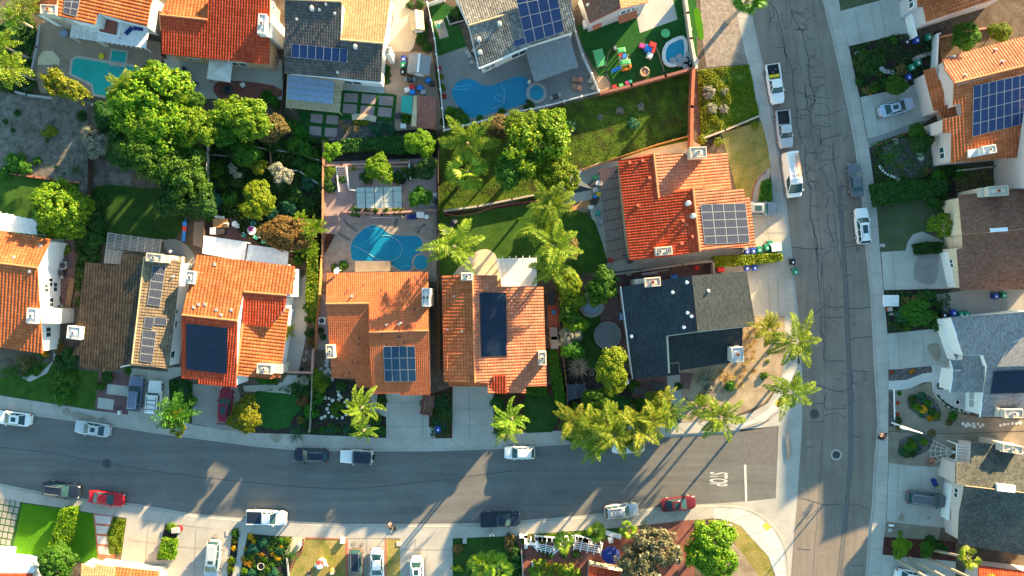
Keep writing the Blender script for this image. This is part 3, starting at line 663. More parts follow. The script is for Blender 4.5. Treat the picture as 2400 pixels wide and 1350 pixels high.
# ---------------------------------------------------------------- houses
PROF={'tile_orange':(.45,.10),'tile_red':(.36,.085),'tile_fine':(.26,.045),'tile_coral':(.39,.10),'tile_brown':(.40,.06),'tile_charcoal':(.34,.03),'tile_grey':(.30,.045),'tile_tan':(.34,.04),'rust_sheet':(.30,.03)}
def plane_fit(pts):
    """pixel points with known heights -> plane z = a x + b y + c, then every point set on it along its own sight line"""
    kn=[W(*p)for p in pts if len(p)>2 and p[2]is not None]
    A=np.array([[p.x,p.y,1]for p in kn]);z=np.array([p.z for p in kn])
    co=np.linalg.lstsq(A,z,rcond=None)[0];a,b,c=(float(x)for x in co)
    out=[]
    for p in pts:
        d=Vector(((p[0]-1200)*S,(675-p[1])*S,-H))
        t=(H-c)/(a*d.x+b*d.y+H);out.append(Vector((d.x*t,d.y*t,H-t*H)))
    return out,(a,b,c)
def clip_u(poly,u):
    vs=[]
    n=len(poly)
    for i in range(n):
        (u0,v0),(u1,v1)=poly[i],poly[(i+1)%n]
        if(u0<=u<u1)or(u1<=u<u0):vs.append(v0+(v1-v0)*(u-u0)/(u1-u0))
    vs.sort();return vs
def roof_surface(mb,P3,co,mat,lift=0.0):
    a,b,c=co;nrm=Vector((-a,-b,1)).normalized()
    dn=Vector((a,b,0));dn=Vector((a,b,a*a+b*b))if dn.length>1e-5 else Vector((0,1,0))
    V=dn.normalized();U=V.cross(nrm).normalized()
    o=P3[0];pl=[((p-o).dot(U),(p-o).dot(V))for p in P3]
    ou,ov=o.dot(U),o.dot(V)
    if area(pl)<0:pl=pl[::-1];P3=P3[::-1]
    pitch=PROF.get(mat)
    n=len(P3)
    if pitch:
        p,A=pitch;st=p/4
        u0,u1=min(x[0]for x in pl),max(x[0]for x in pl)
        us=sorted(set([u0+1e-4,u1-1e-4]+[k*st for k in range(math.ceil(u0/st),math.floor(u1/st)+1)]))
        us=sorted(us+[x[0]+e for x in pl for e in(-2e-3,2e-3)if u0+.01<x[0]<u1-.01])
        cols=[(u,clip_u(pl,u))for u in us]
        h=lambda u:A*abs(math.sin(math.pi*(u+ou)/p))**.8
        for(ua,va),(ub,vb)in zip(cols,cols[1:]):
            if len(va)!=len(vb)or len(va)<2:continue
            for k in range(0,len(va)-1,2):
                q=[(ua,va[k]),(ub,vb[k]),(ub,vb[k+1]),(ua,va[k+1])]
                mb.add([o+U*x+V*y+nrm*(h(x)+.02+lift)for x,y in q],[(0,1,2,3)],[[(x+ou,y+ov)for x,y in q]],True)
    top=[p+nrm*(.01+lift)for p in P3];bot=[p-Vector((0,0,.20))for p in P3]
    uvt=[(x+ou,y+ov)for x,y in pl]
    mb.add(top,[tuple(range(n))],[uvt])
    mb.add(bot+top,[(i,(i+1)%n,n+(i+1)%n,n+i)for i in range(n)],[[uvt[i],uvt[(i+1)%n],uvt[(i+1)%n],uvt[i]]for i in range(n)])
    mb.add(bot[::-1],[tuple(range(n))],[[(0,0)]*n])
KP=[.68]
def zm(p):return p if len(p)<3 or p[2]is None else(p[0],p[1],p[2]if p[2]<=5 else 5+(p[2]-5)*KP[0])
class House:
    def __init__(s,name,label,wall,cat='house',group=None):
        s.name,s.label,s.wall,s.cat,s.group=name,label,wall,cat,group
        s.f=[];s.root=None
    def roof(s,mat,*pts,base=True,part='roof'):
        P3,co=plane_fit([zm(p)for p in pts]);s.f.append((mat,P3,co,base,part));return s
    def make(s,inset=.38):
        allp=[p for f in s.f if f[3]for p in f[1]]
        cx,cy=sum(p.x for p in allp)/len(allp),sum(p.y for p in allp)/len(allp)
        s.c=Vector((cx,cy));s.root=empty(s.name,(cx,cy,G))
        tag(s.root,s.label,s.cat,s.group)
        mats={}
        for mat,P3,co,base,part in s.f:roof_surface(mats.setdefault((part,mat),MB()),P3,co,mat)
        for(part,mat),mb in mats.items():mb.build(part,mat,s.root)
        w=MB();s.seg=[]
        for mat,P3,co,base,part in s.f:
            if not base:continue
            pl=[Vector((p.x,p.y))for p in P3];out=[]
            for q in pl:
                d=s.c-q;L=d.length
                sx=max(-1,min(1,d.x/3.5));sy=max(-1,min(1,d.y/3.5))
                out.append(q+Vector((sx*inset,sy*inset)))
            a,b,c=co
            zt=[a*q.x+b*q.y+c-.14 for q in out]
            w.prism([tuple(q)for q in out],G-.1,zt)
            n=len(out)
            for i in range(n):s.seg.append((out[i],out[(i+1)%n]))
        w.build('wall',s.wall,s.root);return s
    def nearest(s,x,y):
        q=Vector((x,y));best=None
        for a,b in s.seg:
            d=b-a;L=d.length
            if L<.5:continue
            t=max(0,min(1,(q-a).dot(d)/L/L));p=a+d*t;e=(p-q).length
            if best is None or e<best[0]:best=(e,p,d/L)
        _,p,d=best;nrm=Vector((d.y,-d.x))
        if nrm.dot(p-s.c)<0:nrm=-nrm
        return p,d,nrm
    def window(s,px,py,z,w=1.2,h=1.1,cols=2,name='window',frame='white_paint',pane='car_glass'):
        g=W(px,py,z);p,d,n=s.nearest(g.x,g.y)
        ang=math.atan2(d.y,d.x);M=Matrix.Translation((p.x+n.x*.03,p.y+n.y*.03,z))@Matrix.Rotation(ang,4,'Z')
        mb=MB();t=.09
        for x0,x1,z0,z1 in((-w/2,w/2,-h/2,-h/2+t),(-w/2,w/2,h/2-t,h/2),(-w/2,-w/2+t,-h/2+t,h/2-t),(w/2-t,w/2,-h/2+t,h/2-t))+tuple((-w/2+w*k/cols-t/2,-w/2+w*k/cols+t/2,-h/2+t,h/2-t)for k in range(1,cols)):
            mb.box(x0,-.06,z0,x1,.06,z1,M)
        f=mb.build(name,frame,s.root)
        mb=MB();mb.box(-w/2+.05,-.03,-h/2+.05,w/2-.05,.03,h/2-.05,M);mb.build('pane',pane,f)
        return s
    def door(s,px,py,w=4.8,h=2.2,name='garage_door',mat='stucco_white'):
        g=W(px,py,1);p,d,n=s.nearest(g.x,g.y);ang=math.atan2(d.y,d.x)
        M=Matrix.Translation((p.x+n.x*.02,p.y+n.y*.02,G))@Matrix.Rotation(ang,4,'Z')
        mb=MB()
        for k in range(4):mb.box(-w/2,-.05,h*k/4+.015,w/2,.05,h*(k+1)/4-.015,M)
        mb.build(name,mat,s.root);return s
    def chimney(s,px,py,z,L=1.5,D=.9,ang=0.0,mat='chimney_stucco',flues=1,zb=None,flue='flue_metal',stack=None):
        """px,py: centre of its top as seen"""
        z=zm((px,py,z))[2]+(.15 if KP[0]<1 else 0);c=W(px,py,z);zb=G if zb is None else zb
        M=Matrix.Translation((c.x,c.y,0))@Matrix.Rotation(math.radians(ang),4,'Z')
        mb=MB();mb.box(-L/2,-D/2,zb,L/2,D/2,z-.35,M);
        if stack:
            mb.box(-L/2+stack[0],-D/2-stack[2],zb,L/2+stack[1],D/2+stack[3],z-stack[4],M)
        t=.10
        mb.box(-L/2-.06,-D/2-.06,z-.352,L/2+.06,D/2+.06,z-.22,M)
        for b in((-L/2,-D/2,L/2,-D/2+t),(-L/2,D/2-t,L/2,D/2),(-L/2,-D/2+t,-L/2+t,D/2-t),(L/2-t,-D/2+t,L/2,D/2-t)):
            mb.box(b[0],b[1],z-.22,b[2],b[3],z,M)
        mb.box(-L/2+t,-D/2+t,z-.22,L/2-t,D/2-t,z-.08,M,.55)
        o=mb.build('chimney',mat,s.root)
        for k in range(flues):
            x=(k-(flues-1)/2)*L*.5;fm=MB();q=.17
            for b in((-q,-q,q,-q+.05),(-q,q-.05,q,q),(-q,-q+.05,-q+.05,q-.05),(q-.05,-q+.05,q,q-.05)):
                fm.box(x+b[0],b[1],z-.08,x+b[2],b[3],z+.26,M)
            fm.build('flue',flue,o)
            fm=MB();fm.box(x-q+.052,-q+.052,z-.07,x+q-.052,q-.052,z+.05,M);fm.build('flue_throat','flue_dark',o)
        return s
    def vent(s,px,py,fi,r=.11,h=.45,mat='flue_metal',cap=False):
        P3,co=s.f[fi][1:3];p=s.on(px,py,co)
        mb=MB();mb.lathe((p.x,p.y),[(r*2.0,p.z+.02),(r*1.1,p.z+.10),(r,p.z+.12),(r,p.z+h)],10)
        if cap:mb.lathe((p.x,p.y),[(r*1.7,p.z+h-.02),(r*1.8,p.z+h+.06),(r*.8,p.z+h+.16)],12)
        mb.build('roof_vent',mat,s.root);return s
    def boxvent(s,px,py,fi,w=.45,mat='flue_metal'):
        P3,co=s.f[fi][1:3];p=s.on(px,py,co);a=math.atan2(co[1],co[0])
        mb=MB();mb.obox((p.x,p.y),a,w,w,p.z-.05,p.z+.2,.15);mb.build('roof_vent',mat,s.root);return s
    def on(s,px,py,co):
        a,b,c=co;d=Vector(((px-1200)*S,(675-py)*S,-H));t=(H-c)/(a*d.x+b*d.y+H);return Vector((d.x*t,d.y*t,H-t*H))
    def solar(s,fi,quad,nx,ny,mat='solar_blue',gap=.03,frame='panel_frame',skip=(),name='solar_panel'):
        """quad: four pixel corners, clockwise from the top left, on roof face fi"""
        co=s.f[fi][2];nrm=Vector((-co[0],-co[1],1)).normalized()
        A,B,C,D=(s.on(q[0],q[1],co)for q in quad)
        q=lambda u,v:A*(1-u)*(1-v)+B*u*(1-v)+C*u*v+D*(1-u)*v
        wu,wv=(B-A).length,(D-A).length
        for i in range(nx):
            for j in range(ny):
                if(i,j)in skip:continue
                g=gap/2;u0,u1=i/nx+g/wu,(i+1)/nx-g/wu;v0,v1=j/ny+g/wv,(j+1)/ny-g/wv
                f=.026
                def ring(e,h):return[q(u0+e/wu,v0+e/wv)+nrm*h,q(u0+e/wu,v1-e/wv)+nrm*h,q(u1-e/wu,v1-e/wv)+nrm*h,q(u1-e/wu,v0+e/wv)+nrm*h]
                lo,hi,inn=ring(0,.13),ring(0,.185),ring(f,.185)
                mb=MB();mb.add(lo+hi+inn,[(i_,(i_+1)%4,4+(i_+1)%4,4+i_)for i_ in range(4)]+[(4+i_,4+(i_+1)%4,8+(i_+1)%4,8+i_)for i_ in range(4)]+[(3,2,1,0)])
                fr=mb.build(name,frame,s.root)
                mb=MB();r2=ring(f-.004,.180);mb.add(r2,[(0,1,2,3)],[[(0,0),(0,1),(1,1),(1,0)]]);mb.build('cell_sheet',mat,fr)
        mb=MB()
        for j in range(ny):
            for t in(.25,.75):mb.bar(q(.01,(j+t)/ny)+nrm*.085,q(.99,(j+t)/ny)+nrm*.085,.05,.07)
        mb.build('mounting_rail','metal_grey',s.root);return s
    def ridge(s,mat,*line,r=.13):
        P=[W(*zm(p))+Vector((0,0,.05))for p in line];mb=MB();mb.tube(P,r,8);mb.build('ridge_cap',mat,s.root);return s
    def gutter(s,mat,*line,w=.14,dz=-.12):
        P=[W(*zm(p))+Vector((0,0,dz))for p in line];mb=MB()
        for a,b in zip(P,P[1:]):mb.bar(a,b,w,.16)
        mb.build('gutter',mat,s.root);return s
plain('ridge_orange',(.52,.18,.08),.8);plain('ridge_red',(.50,.13,.07),.8);plain('ridge_tan',(.48,.33,.19),.8)
h=House('house','two-storey house with orange tile roof, balcony and white patio cover above a teal pool','stucco_white')
h.roof('tile_orange',*T(0,0,(545,-60,7.6),(1440,-60,4.9),(1400,40,4.9),(1368,245,4.9),(1132,187,None),(906,118,None),(882,228,None),(715,192,None),(525,140,7.6)))
h.roof('tile_orange',*T(0,0,(300,-60,5.6),(545,-60,7.6),(525,140,7.6),(310,132,5.6)))
h.make(.3)
h.ridge('ridge_orange',*T(0,0,(545,-60,7.65),(525,138,7.65)))
h.solar(0,T(0,0,(605,-40),(758,-40),(742,0),(592,155))[:2]+T(0,0,(715,160),(592,125)),2,3,'solar_mono')
h.chimney(*T(0,0,(445,85))[0],8.2,2.0,1.2,-3,flue='clay_flue',stack=(0,.9,0,0,2.2))
mb=MB()
c0=[W(*p)for p in T(0,0,(925,140,3.2),(1095,170,3.2),(1075,320,3.2),(925,290,3.2))]
mb.prism([tuple(p[:2])for p in c0],3.0,3.2);mb.build('balcony_floor','deck_red',h.root)
mb=MB();rim=[W(*p)for p in T(0,0,(905,130,4.2),(885,285,4.2),(1105,345,4.2),(1130,185,4.2))]
for a,b in zip(rim,rim[1:]):
    mb.bar(a,b,.10,.08);mb.bar(a-Vector((0,0,.9)),b-Vector((0,0,.9)),.08);n=int((b-a).length/.22)
    for k in range(n+1):
        p=a.lerp(b,k/n);mb.bar(p,p-Vector((0,0,.9)),.05)
mb.build('balcony_railing','white_paint',h.root)
h=House('house','two-storey house with wide red tile roof and white twin chimney at the top edge','stucco_tan')
h.roof('tile_red',*T(0,0,(1490,138,6.2),(1930,186,6.2),(1945,-60,None),(2510,-60,None),(2505,600,4.9),(1515,500,4.9)))  # south slope redder than the north one, its shade put into the tile
h.roof('tile_orange',*T(0,0,(1580,-60,5.0),(1945,-60,5.0),(1930,186,6.2),(1490,138,6.2)))
h.make(.35)
h.ridge('ridge_orange',*T(0,0,(1488,138,6.25),(1932,186,6.25)))
h.chimney(613,55,8.4,.95,2.5,-4,'chimney_white',1,stack=(0,.5,0,.4,1.6))
h.boxvent(*T(0,0,(1572,110))[0],1,.5,'ridge_red');h.window(640,60,3.6,1.2,1.2);h.window(645,15,3.6,1.0,1.2);h.window(560,142,2,2.4,2.0,2,'patio_door');h.window(455,130,1.8,1.6,1.2)
h=House('house','two-storey house with charcoal tile roof, row of seven blue solar panels and sunlit-tan north slope','stucco_white')
h.roof('tile_charcoal',*T(1,0,(268,-10,7.7),(797,15,7.7),(786,370,None),(1182,406,None),(1166,760,5.0),(265,682,5.0)))
h.roof('tile_tan',*T(1,0,(786,370,6.45),(1188,404,6.45),(1262,-80,4.4),(797,-80,4.4)))  # same roof as the charcoal slope, sunlight put into a tan colour
h.make(.35)
h.ridge('ridge_tan',*T(1,0,(268,-8,7.75),(797,16,7.75)));h.ridge('ridge_tan',*T(1,0,(786,370,6.5),(1186,405,6.5)))
h.solar(0,T(1,0,(336,406),(858,458),(851,584),(332,534)),7,1,'solar_blue')
for q in((520,60),(652,40),(732,125),(592,92),(380,178),(760,672)):h.vent(*T(1,0,q)[0],0,.1,.4)
for q in((525,85),(928,440)):h.vent(*T(1,0,q)[0],0,.16,.5,cap=True)
h.chimney(*T(1,0,(1225,470))[0],5.2,.7,1.0,-4,'chimney_white');h.gutter('white_paint',*T(1,0,(330,688,5.0),(1160,768,5.0)))
for x,y in((1075,775),(1130,782)):h.window(*T(1,0,(x,y))[0],4.2,.8,.45,1)
h.window(*T(1,0,(900,770))[0],1.6,2.4,1.9,2,'patio_door')
h.window(*T(1,0,(795,200))[0],6.0,.6,.6,1);
h=House('house','grey tile-roofed house with four-row solar array beside the white fence and blue pool','stucco_white')
h.roof('tile_grey',(1099,60,6.9),(1180,36,6.9),(1310,-6,6.9),(1338,-10,None),(1348,72,None),(1236,108,None),(1200,122,5.0),(1123,157,5.0))
h.roof('tile_grey',(1062,-20,5.2),(1310,-90,5.2),(1310,-6,6.9),(1180,36,6.9),(1099,60,6.9))
h.make(.3)
h.ridge('ridge_tan',(1099,60,6.95),(1180,36,6.95))
h.solar(0,T(2,0,(18,-90),(400,-150),(487,292),(128,415)),4,4,'solar_blue')
h.solar(0,T(2,0,(8,378),(122,340),(134,408),(24,445)),1,1,'solar_blue')
for q in((2265,225),(2075,370),(2085,490)):h.vent(*T(1,0,q)[0],0,.16,.4,cap=True)
h.gutter('white_paint',(1064,-10,5.1),(1099,62,5.6),(1121,158,5.0));h.gutter('white_paint',(1122,160,5.0),(1236,112,5.1))
h.window(1150,160,2.2,1.6,1.2);h.window(1220,135,2.0,2.2,2.0,2,'patio_door')
h=House('house','grey-walled house with dark brown roof and rust-red awnings over artificial lawn','stucco_grey')
h.roof('shingle_brown',*T(2,0,(625,-80,4.9),(985,-80,6.9),(985,0,None),(1010,75,6.9),(722,214,4.9)))
h.roof('tile_tan',*T(2,0,(985,-80,6.9),(1275,-80,5.0),(1265,18,5.0),(1010,75,6.9)))  # sunlit side of the brown roof, the light put into a tan colour
h.make(.22)
h.gutter('trim_rust',*T(2,0,(722,216,4.9),(1010,78,6.9),(1265,20,5.0)),w=.10,dz=.0)
h.vent(*T(2,0,(705,45))[0],0);h.window(*T(2,0,(1058,100))[0],3.8,1.6,1.3);h.window(*T(2,0,(1140,70))[0],3.8,1.3,1.1)
for q in(((750,225),(832,205),(832,250),(752,285)),((985,160),(1158,95),(1168,160),(1000,222))):
    P4=[W(x,y,zz)for(x,y),zz in zip(T(2,0,*q),(2.7,2.7,2.3,2.3))]
    mb=MB();mb.add(P4+[p-Vector((0,0,.06))for p in P4],[(3,2,1,0),(4,5,6,7),(0,1,5,4),(1,2,6,5),(2,3,7,6),(3,0,4,7)]);mb.build('awning','trim_rust',h.root)
h=House('house','large orange tile house with two chimneys, solar array and red pergola','stucco_cream')
h.roof('tile_red',*T(2,1,(990,145,5.0),(1316,80,6.2),(1362,495,6.2),(1500,460,None),(1500,432,None),(1682,404,7.6),(1747,990,7.6),(1500,1032,None),(1095,1076,5.0)))  # west slope in redder tile, shade put into the colour
h.roof('tile_coral',*T(2,1,(1316,80,6.2),(2000,75,3.9),(2040,412,3.9),(1682,404,None),(1500,432,None),(1500,460,None),(1362,495,6.2)))
h.roof('tile_coral',*T(2,1,(1682,404,7.6),(2155,412,5.6),(2165,482,None),(2210,484,None),(2265,944,5.4),(1890,968,None),(1747,990,7.6)))
h.make(.35)
h.ridge('ridge_orange',*T(2,1,(1316,80,6.25),(1362,495,6.25)));h.ridge('ridge_orange',*T(2,1,(1682,404,7.65),(1747,990,7.65)))
h.solar(2,T(2,1,(1748,552),(2168,542),(2206,906),(1790,926)),4,5,'solar_mono')
h.chimney(*T(2,1,(1735,65))[0],7.9,2.1,1.3,3);h.chimney(*T(2,1,(1415,985))[0],7.6,2.1,1.0,5,flues=2,stack=(-.6,0,0,0,1.8))
for q in((1635,545),(1682,662)):h.vent(*T(2,1,q)[0],0,.2,.5,cap=True)
for q in((1170,560),(1280,305),(1590,700),(1620,740),(1680,850),(1580,915),(1215,145),(1095,165)):h.boxvent(*T(2,1,q)[0],0,.4,'ridge_red')
h.door(1772,540,4.8);h.window(1500,612,3.4,1.4,1.1);h.window(1580,602,3.4,1.4,1.1)
KP[0]=1.0
h=House('house','dark navy shingle-roofed house with brick-topped chimneys at the street corner','stucco_cream')
h.roof('shingle_navy',(1456,672,5.0),(1621,646,8.0),(1635,777,8.0),(1561,787,None),(1566,880,None),(1484,888,5.0))
h.roof('shingle_navy',(1621,646,8.0),(1750,636,5.3),(1771,762,5.3),(1635,777,8.0))
h.roof('shingle_navy',(1626,775,4.7),(1741,763,4.7),(1739,846,3.1),(1593,868,3.1),(1592,846,None),(1630,842,None))
h.roof('shingle_navy',(1559,783,5.1),(1628,776,5.1),(1630,844,3.4),(1562,852,3.4))
h.roof('shingle_navy',*T(2,2,(1440,690,3.4),(1548,680,3.4),(1560,785,3.1),(1452,800,3.1)))
h.make(.3)
h.ridge('shingle_navy',(1621,647,8.0),(1635,777,8.0),r=.07)
h.chimney(*T(2,1,(1310,1275))[0],6.9,2.0,1.1,5,'chimney_stucco',flue='clay_flue',stack=(-1.0,0,0,0,1.8))
h.chimney(*T(2,2,(2100,600))[0],5.9,1.5,1.9,4,'chimney_white',flue='clay_flue')
for q in((1497,20),(1635,210),(1672,243),(1600,345),(1115,430)):h.vent(*T(2,2,q)[0],0,.13,.45,'metal_white')
for q in((1630,1278),):h.vent(*T(2,1,q)[0],0,.13,.45,'metal_white')
h.vent(*T(2,2,(1826,8))[0],1,.12,.5,'metal_white')
h.gutter('metal_white',(1455,672,5.0),(1483,888,5.0),w=.10)
h.door(1775,690,4.8);h.window(1680,880,1.6,2.0,1.2)
KP[0]=.68
h=House('house','orange tile house with tall black pool-heating panel and lattice cover behind','stucco_cream')
h.roof('tile_orange',(1036,645,5.0),(1107,645,6.4),(1113,897,6.4),(1041,895,5.0))
h.roof('tile_coral',(1107,645,6.4),(1166,645,None),(1166,672,None),(1273,671,4.2),(1281,904,4.2),(1232,906,None),(1232,921,None),(1143,921,None),(1143,897,None),(1113,897,6.4))
h.roof('tile_orange',(1051,893,3.0),(1143,893,3.0),(1143,906,2.8),(1052,905,2.8),base=False)
h.roof('tile_red',(1157,880,None),(1185,880,6.3),(1188,922,5.7),(1143,922,5.7),base=False)
h.make(.35)
h.ridge('ridge_orange',(1107,646,6.45),(1113,897,6.45))
h.solar(1,[(1124,685),(1186,685),(1188,834),(1128,836)],2,8,'solar_black',.03,'panel_frame_dark',name='thermal_panel')
h.chimney(1271,840,7.0,.95,1.7,1);h.chimney(1094,648,6.9,1.4,.9,0,'chimney_white')
for q in((1848,55),(1918,385),(1785,365)):h.vent(*T(1,2,q)[0],0,.11,.4)
h.door(1108,902,4.8);h.window(1260,908,1.6,1.2,1.1)
mb=MB()
for a,b in zip([(1049,830,6.0),(1049,866,5.9)],[(1128,827,6.3),(1049,828,6.0)]):mb.bar(W(*zm(a)),W(*zm(b)),.06)
mb.build('pipe','ridge_orange',h.root)
h=House('house','smooth orange tile house with twelve teal solar panels below the kidney pool','stucco_cream')
h.roof('tile_fine',(765,640,4.9),(1003,637,4.9),(1004,775,None),(865,780,7.3),(865,712,None),(764,712,None))
h.roof('tile_fine',(764,712,6.15),(865,712,6.15),(868,780,None),(872,909,None),(836,908,None),(833,887,None),(778,886,4.0))
h.roof('tile_fine',(865,779,7.3),(1004,775,7.3),(1008,925,5.0),(938,927,None),(937,922,None),(873,923,5.0))
h.make(.35)
h.ridge('ridge_orange',(764,712,6.2),(865,711,6.2));h.ridge('ridge_orange',(865,779,7.35),(1004,775,7.35))
h.solar(2,[(898,811),(973,810),(976,893),(902,894)],4,3,'solar_teal')
h.chimney(773,824,6.6,1.0,1.7,2);h.chimney(998,697,7.6,.95,2.3,0,'chimney_white',2)
for q in((1215,325),(1345,310),(1330,320)):h.vent(*T(1,2,q)[0],0,.1,.45)
h.vent(*T(1,2,(890,60))[0],0,.1,.4);h.door(955,925,4.6)
mb=MB();p=W(*T(1,1,(748,1165))[0],5.6)
M=Matrix.Translation(p)@Matrix.Rotation(.9,4,'Y')@Matrix.Rotation(.3,4,'X')
d=MB();d.lathe((0,0),[(.02,-.08),(.25,-.05),(.42,.03),(.45,.08)],20,cap=False);d.v=[tuple(M@Vector(v))for v in d.v]
d.bar(p+Vector((.05,0,-.1)),p+Vector((.5,0,-.7)),.06);d.build('satellite_dish','metal_white',h.root)
h=House('house','orange tile house with black solar array on its front slope and white rear patio covers','stucco_white')
h.roof('tile_orange',(461,597,5.0),(690,624,5.0),(686,690,None),(571,683,None),(556,752,7.0),(426,737,7.0))
h.roof('tile_red',(426,738,7.0),(556,752,7.0),(553,908,5.0),(465,899,None),(465,889,None),(425,886,5.0))  # south slopes take the redder tile, shade painted into it
h.roof('tile_red',*T(1,2,(-118,20,6.0),(282,50,6.0),(268,172,None),(150,300,None),(148,345,5.1),(-125,318,5.1)))
h.roof('tile_orange',(571,752,None),(568,757,5.2),(637,764,None),(638,752,None),(668,722,None),(678,722,4.0),(656,885,4.0),(628,888,None),(553,879,5.2))
h.make(.32)
h.ridge('ridge_orange',(426,738,7.05),(556,752,7.05));h.ridge('ridge_orange',(571,684,6.05),(671,692,6.05));h.ridge('ridge_orange',(569,758,5.25),(554,878,5.25))
h.solar(1,[(437,757),(535,768),(533,876),(437,865)],4,4,'solar_black',.025,'panel_frame_dark')
h.chimney(*T(1,2,(75,735))[0],6.2,1.9,1.2,-4,'chimney_stucco',stack=(0,.9,0,0,1.6));h.chimney(445,650,6.9,1.1,1.6,-6,'chimney_white',stack=(0,.8,0,0,1.0))
for q in((1805,160),(1850,135),(1910,133),(2015,185),(2155,185),(2060,230)):h.boxvent(*T(0,2,q)[0],0,.4)
h.boxvent(*T(0,1,(2000,1110))[0],0,.45);h.window(*T(1,2,(290,60))[0],4.2,1.4,1.3);h.door(505,905,4.8)
h.window(*T(1,1,(350,1220))[0],4.0,1.4,1.3)
mb=MB();a,b=W(*T(1,2,(170,180))[0],4.9),W(*T(1,2,(165,290))[0],4.8);mb.tube([a,b],.18,8);mb.build('ridge_vent','metal_grey',h.root)
h=House('house','brown tile house with two chimneys and strips of solar panels on its east slope','stucco_white')
h.roof('tile_course_shade',(200,615,4.7),(281,623,None),(286,594,None),(339,600,7.0),(309,853,7.0),(283,858,None),(272,869,None),(187,860,4.5),(188,834,None),(170,831,4.4))
h.roof('tile_brown',(339,600,7.0),(424,611,4.9),(394,864,4.9),(309,853,7.0))
h.roof('shingle_black',*T(0,2,(985,585,4.2),(1078,592,4.2),(1150,690,3.6),(1140,765,3.6),(965,750,3.6)),base=False)
h.make(.3)
h.ridge('ridge_tan',(338,602,7.0),(309,852,7.0),r=.1);h.ridge('ridge_tan',*T(0,2,(985,588,4.3),(968,752,3.7)),r=.09);h.ridge('ridge_tan',*T(0,2,(1065,665,4.1),(1220,692,4.0),(1380,705,4.0)),r=.09)
h.solar(1,[(358,621),(389,625),(375,718),(345,714)],1,5,'solar_mono');h.solar(1,[(340,741),(362,744),(358,771),(336,768)],1,1,'solar_mono');h.solar(1,[(363,742),(392,745),(390,763),(361,760)],1,1,'solar_mono')
h.solar(1,[(335,772),(367,776),(357,850),(327,846)],1,4,'solar_mono')
h.chimney(360,604,7.7,2.0,1.0,-6,'chimney_stucco',stack=(0,.6,0,0,1.0));h.chimney(172,780,6.0,1.7,1.6,-6,'chimney_white')
for q in((1610,1225),(1585,990)):h.vent(*T(0,1,(q))[0],1,.1,.4)
h.window(*T(0,2,(1660,200))[0],3.6,.7,.8,1);h.window(*T(0,2,(1655,320))[0],3.4,1.0,.8,1);h.window(*T(0,2,(1615,600))[0],3.2,1.0,1.4,1)
h=House('house','orange tile house at the left edge with white side wall full of windows','stucco_white')
h.roof('tile_orange',*T(0,1,(-120,775,5.0),(476,876,5.0),(346,1142,7.4),(-120,1085,7.4)))
h.roof('tile_orange',*(T(0,1,(-120,1085,7.4),(346,1142,7.4))+T(0,2,(396,590,5.0),(-120,512,5.0))))
h.make(.3)
h.ridge('ridge_orange',*T(0,1,(-120,1085,7.45),(348,1142,7.45)))
h.chimney(*T(0,2,(290,240))[0],7.4,1.2,1.9,-4,'chimney_white',stack=(0,1.6,0,0,1.7))
for q,w,hh in(((410,1150),.6,.8),((400,1270),1.3,1.3),((495,1280),1.3,1.1)):h.window(*T(0,1,q)[0],3.9 if w<1.2 else 2.9,w,hh)
h.window(*T(0,1,(495,1320))[0],1.6,1.3,1.1);h.window(*T(0,1,(400,1330))[0],3.8,1.2,1.2);h.window(*T(0,2,(475,115))[0],2.6,1.3,1.3);h.window(*T(0,2,(420,390))[0],3.2,1.4,1.4)
for q in((380,935),(130,1045)):h.boxvent(*T(0,1,q)[0],0,.4)
h.boxvent(*T(0,1,(280,1175))[0],1,.4)
KP[0]=1.0
h=House('house','pale-walled house with red tile roof in the top right corner','stucco_grey')
h.roof('tile_orange',*T(3,0,(1385,-90,6.1),(1396,64,6.1),(1446,60,None),(1476,204,6.1),(2080,0,None),(2400,-110,None),(2400,-260,9.1)))
h.roof('tile_orange',*T(3,0,(1400,-260,6.4),(1400,-1900,6.4),(1800,-1900,9.2),(1800,-260,9.2)))  # unseen wing, added to cast shade over the upper main road
h.roof('tile_orange',*T(3,0,(1800,-260,9.2),(1800,-1900,9.2),(2250,-1900,6.4),(2250,-260,6.4)))
h.make(.35)
h.window(*T(3,0,(1330,20))[0],3.6,1.6,1.3);h.door(*T(3,0,(1300,200))[0],4.8);h.window(*T(3,0,(1900,110))[0],3.4,1.2,1.2)
h=House('house','orange tile house with large twenty-eight panel solar array at the right edge','stucco_pink')
h.roof('tile_coral',*T(3,0,(1628,542,6.1),(2400,336,6.1),(2600,285,6.1),(2600,560,8.3),(2400,606,8.3),(1735,775,8.3),(1645,640,6.9)))
h.roof('tile_orange',*T(3,0,(1735,775,8.3),(2400,606,8.3),(2600,560,8.3),(2600,1400,5.7),(2400,1458,5.7),(1706,1516,5.7),(1712,1230,None),(1630,1238,None),(1632,1112,None),(1812,1068,None),(1796,960,None),(1724,980,None)))
h.roof('tile_orange',*T(3,0,(1450,655,4.),(1556,626,4.5),(1582,748,None),(1662,735,4.9),(1702,960,4.9),(1548,1035,4.1)))
h.roof('tile_orange',*T(3,0,(1556,992,5.3),(1790,966,5.5),(1808,1072,5.1),(1632,1112,5.)),base=False)
h.roof('tile_orange',(2425,250,9.0),(2560,250,11.5),(2560,440,11.5),(2425,440,9.0))  # unseen tall wing, added to shade the brown shingle roof
h.roof('tile_orange',(2560,250,11.5),(2700,250,9.0),(2700,440,9.0),(2560,440,11.5))
h.make(.35)
h.ridge('ridge_orange',*T(3,0,(1735,775,8.35),(2600,560,8.35)))
h.solar(1,T(3,0,(1905,800),(2480,668),(2480,1126),(1896,1272)),8,4,'solar_blue')
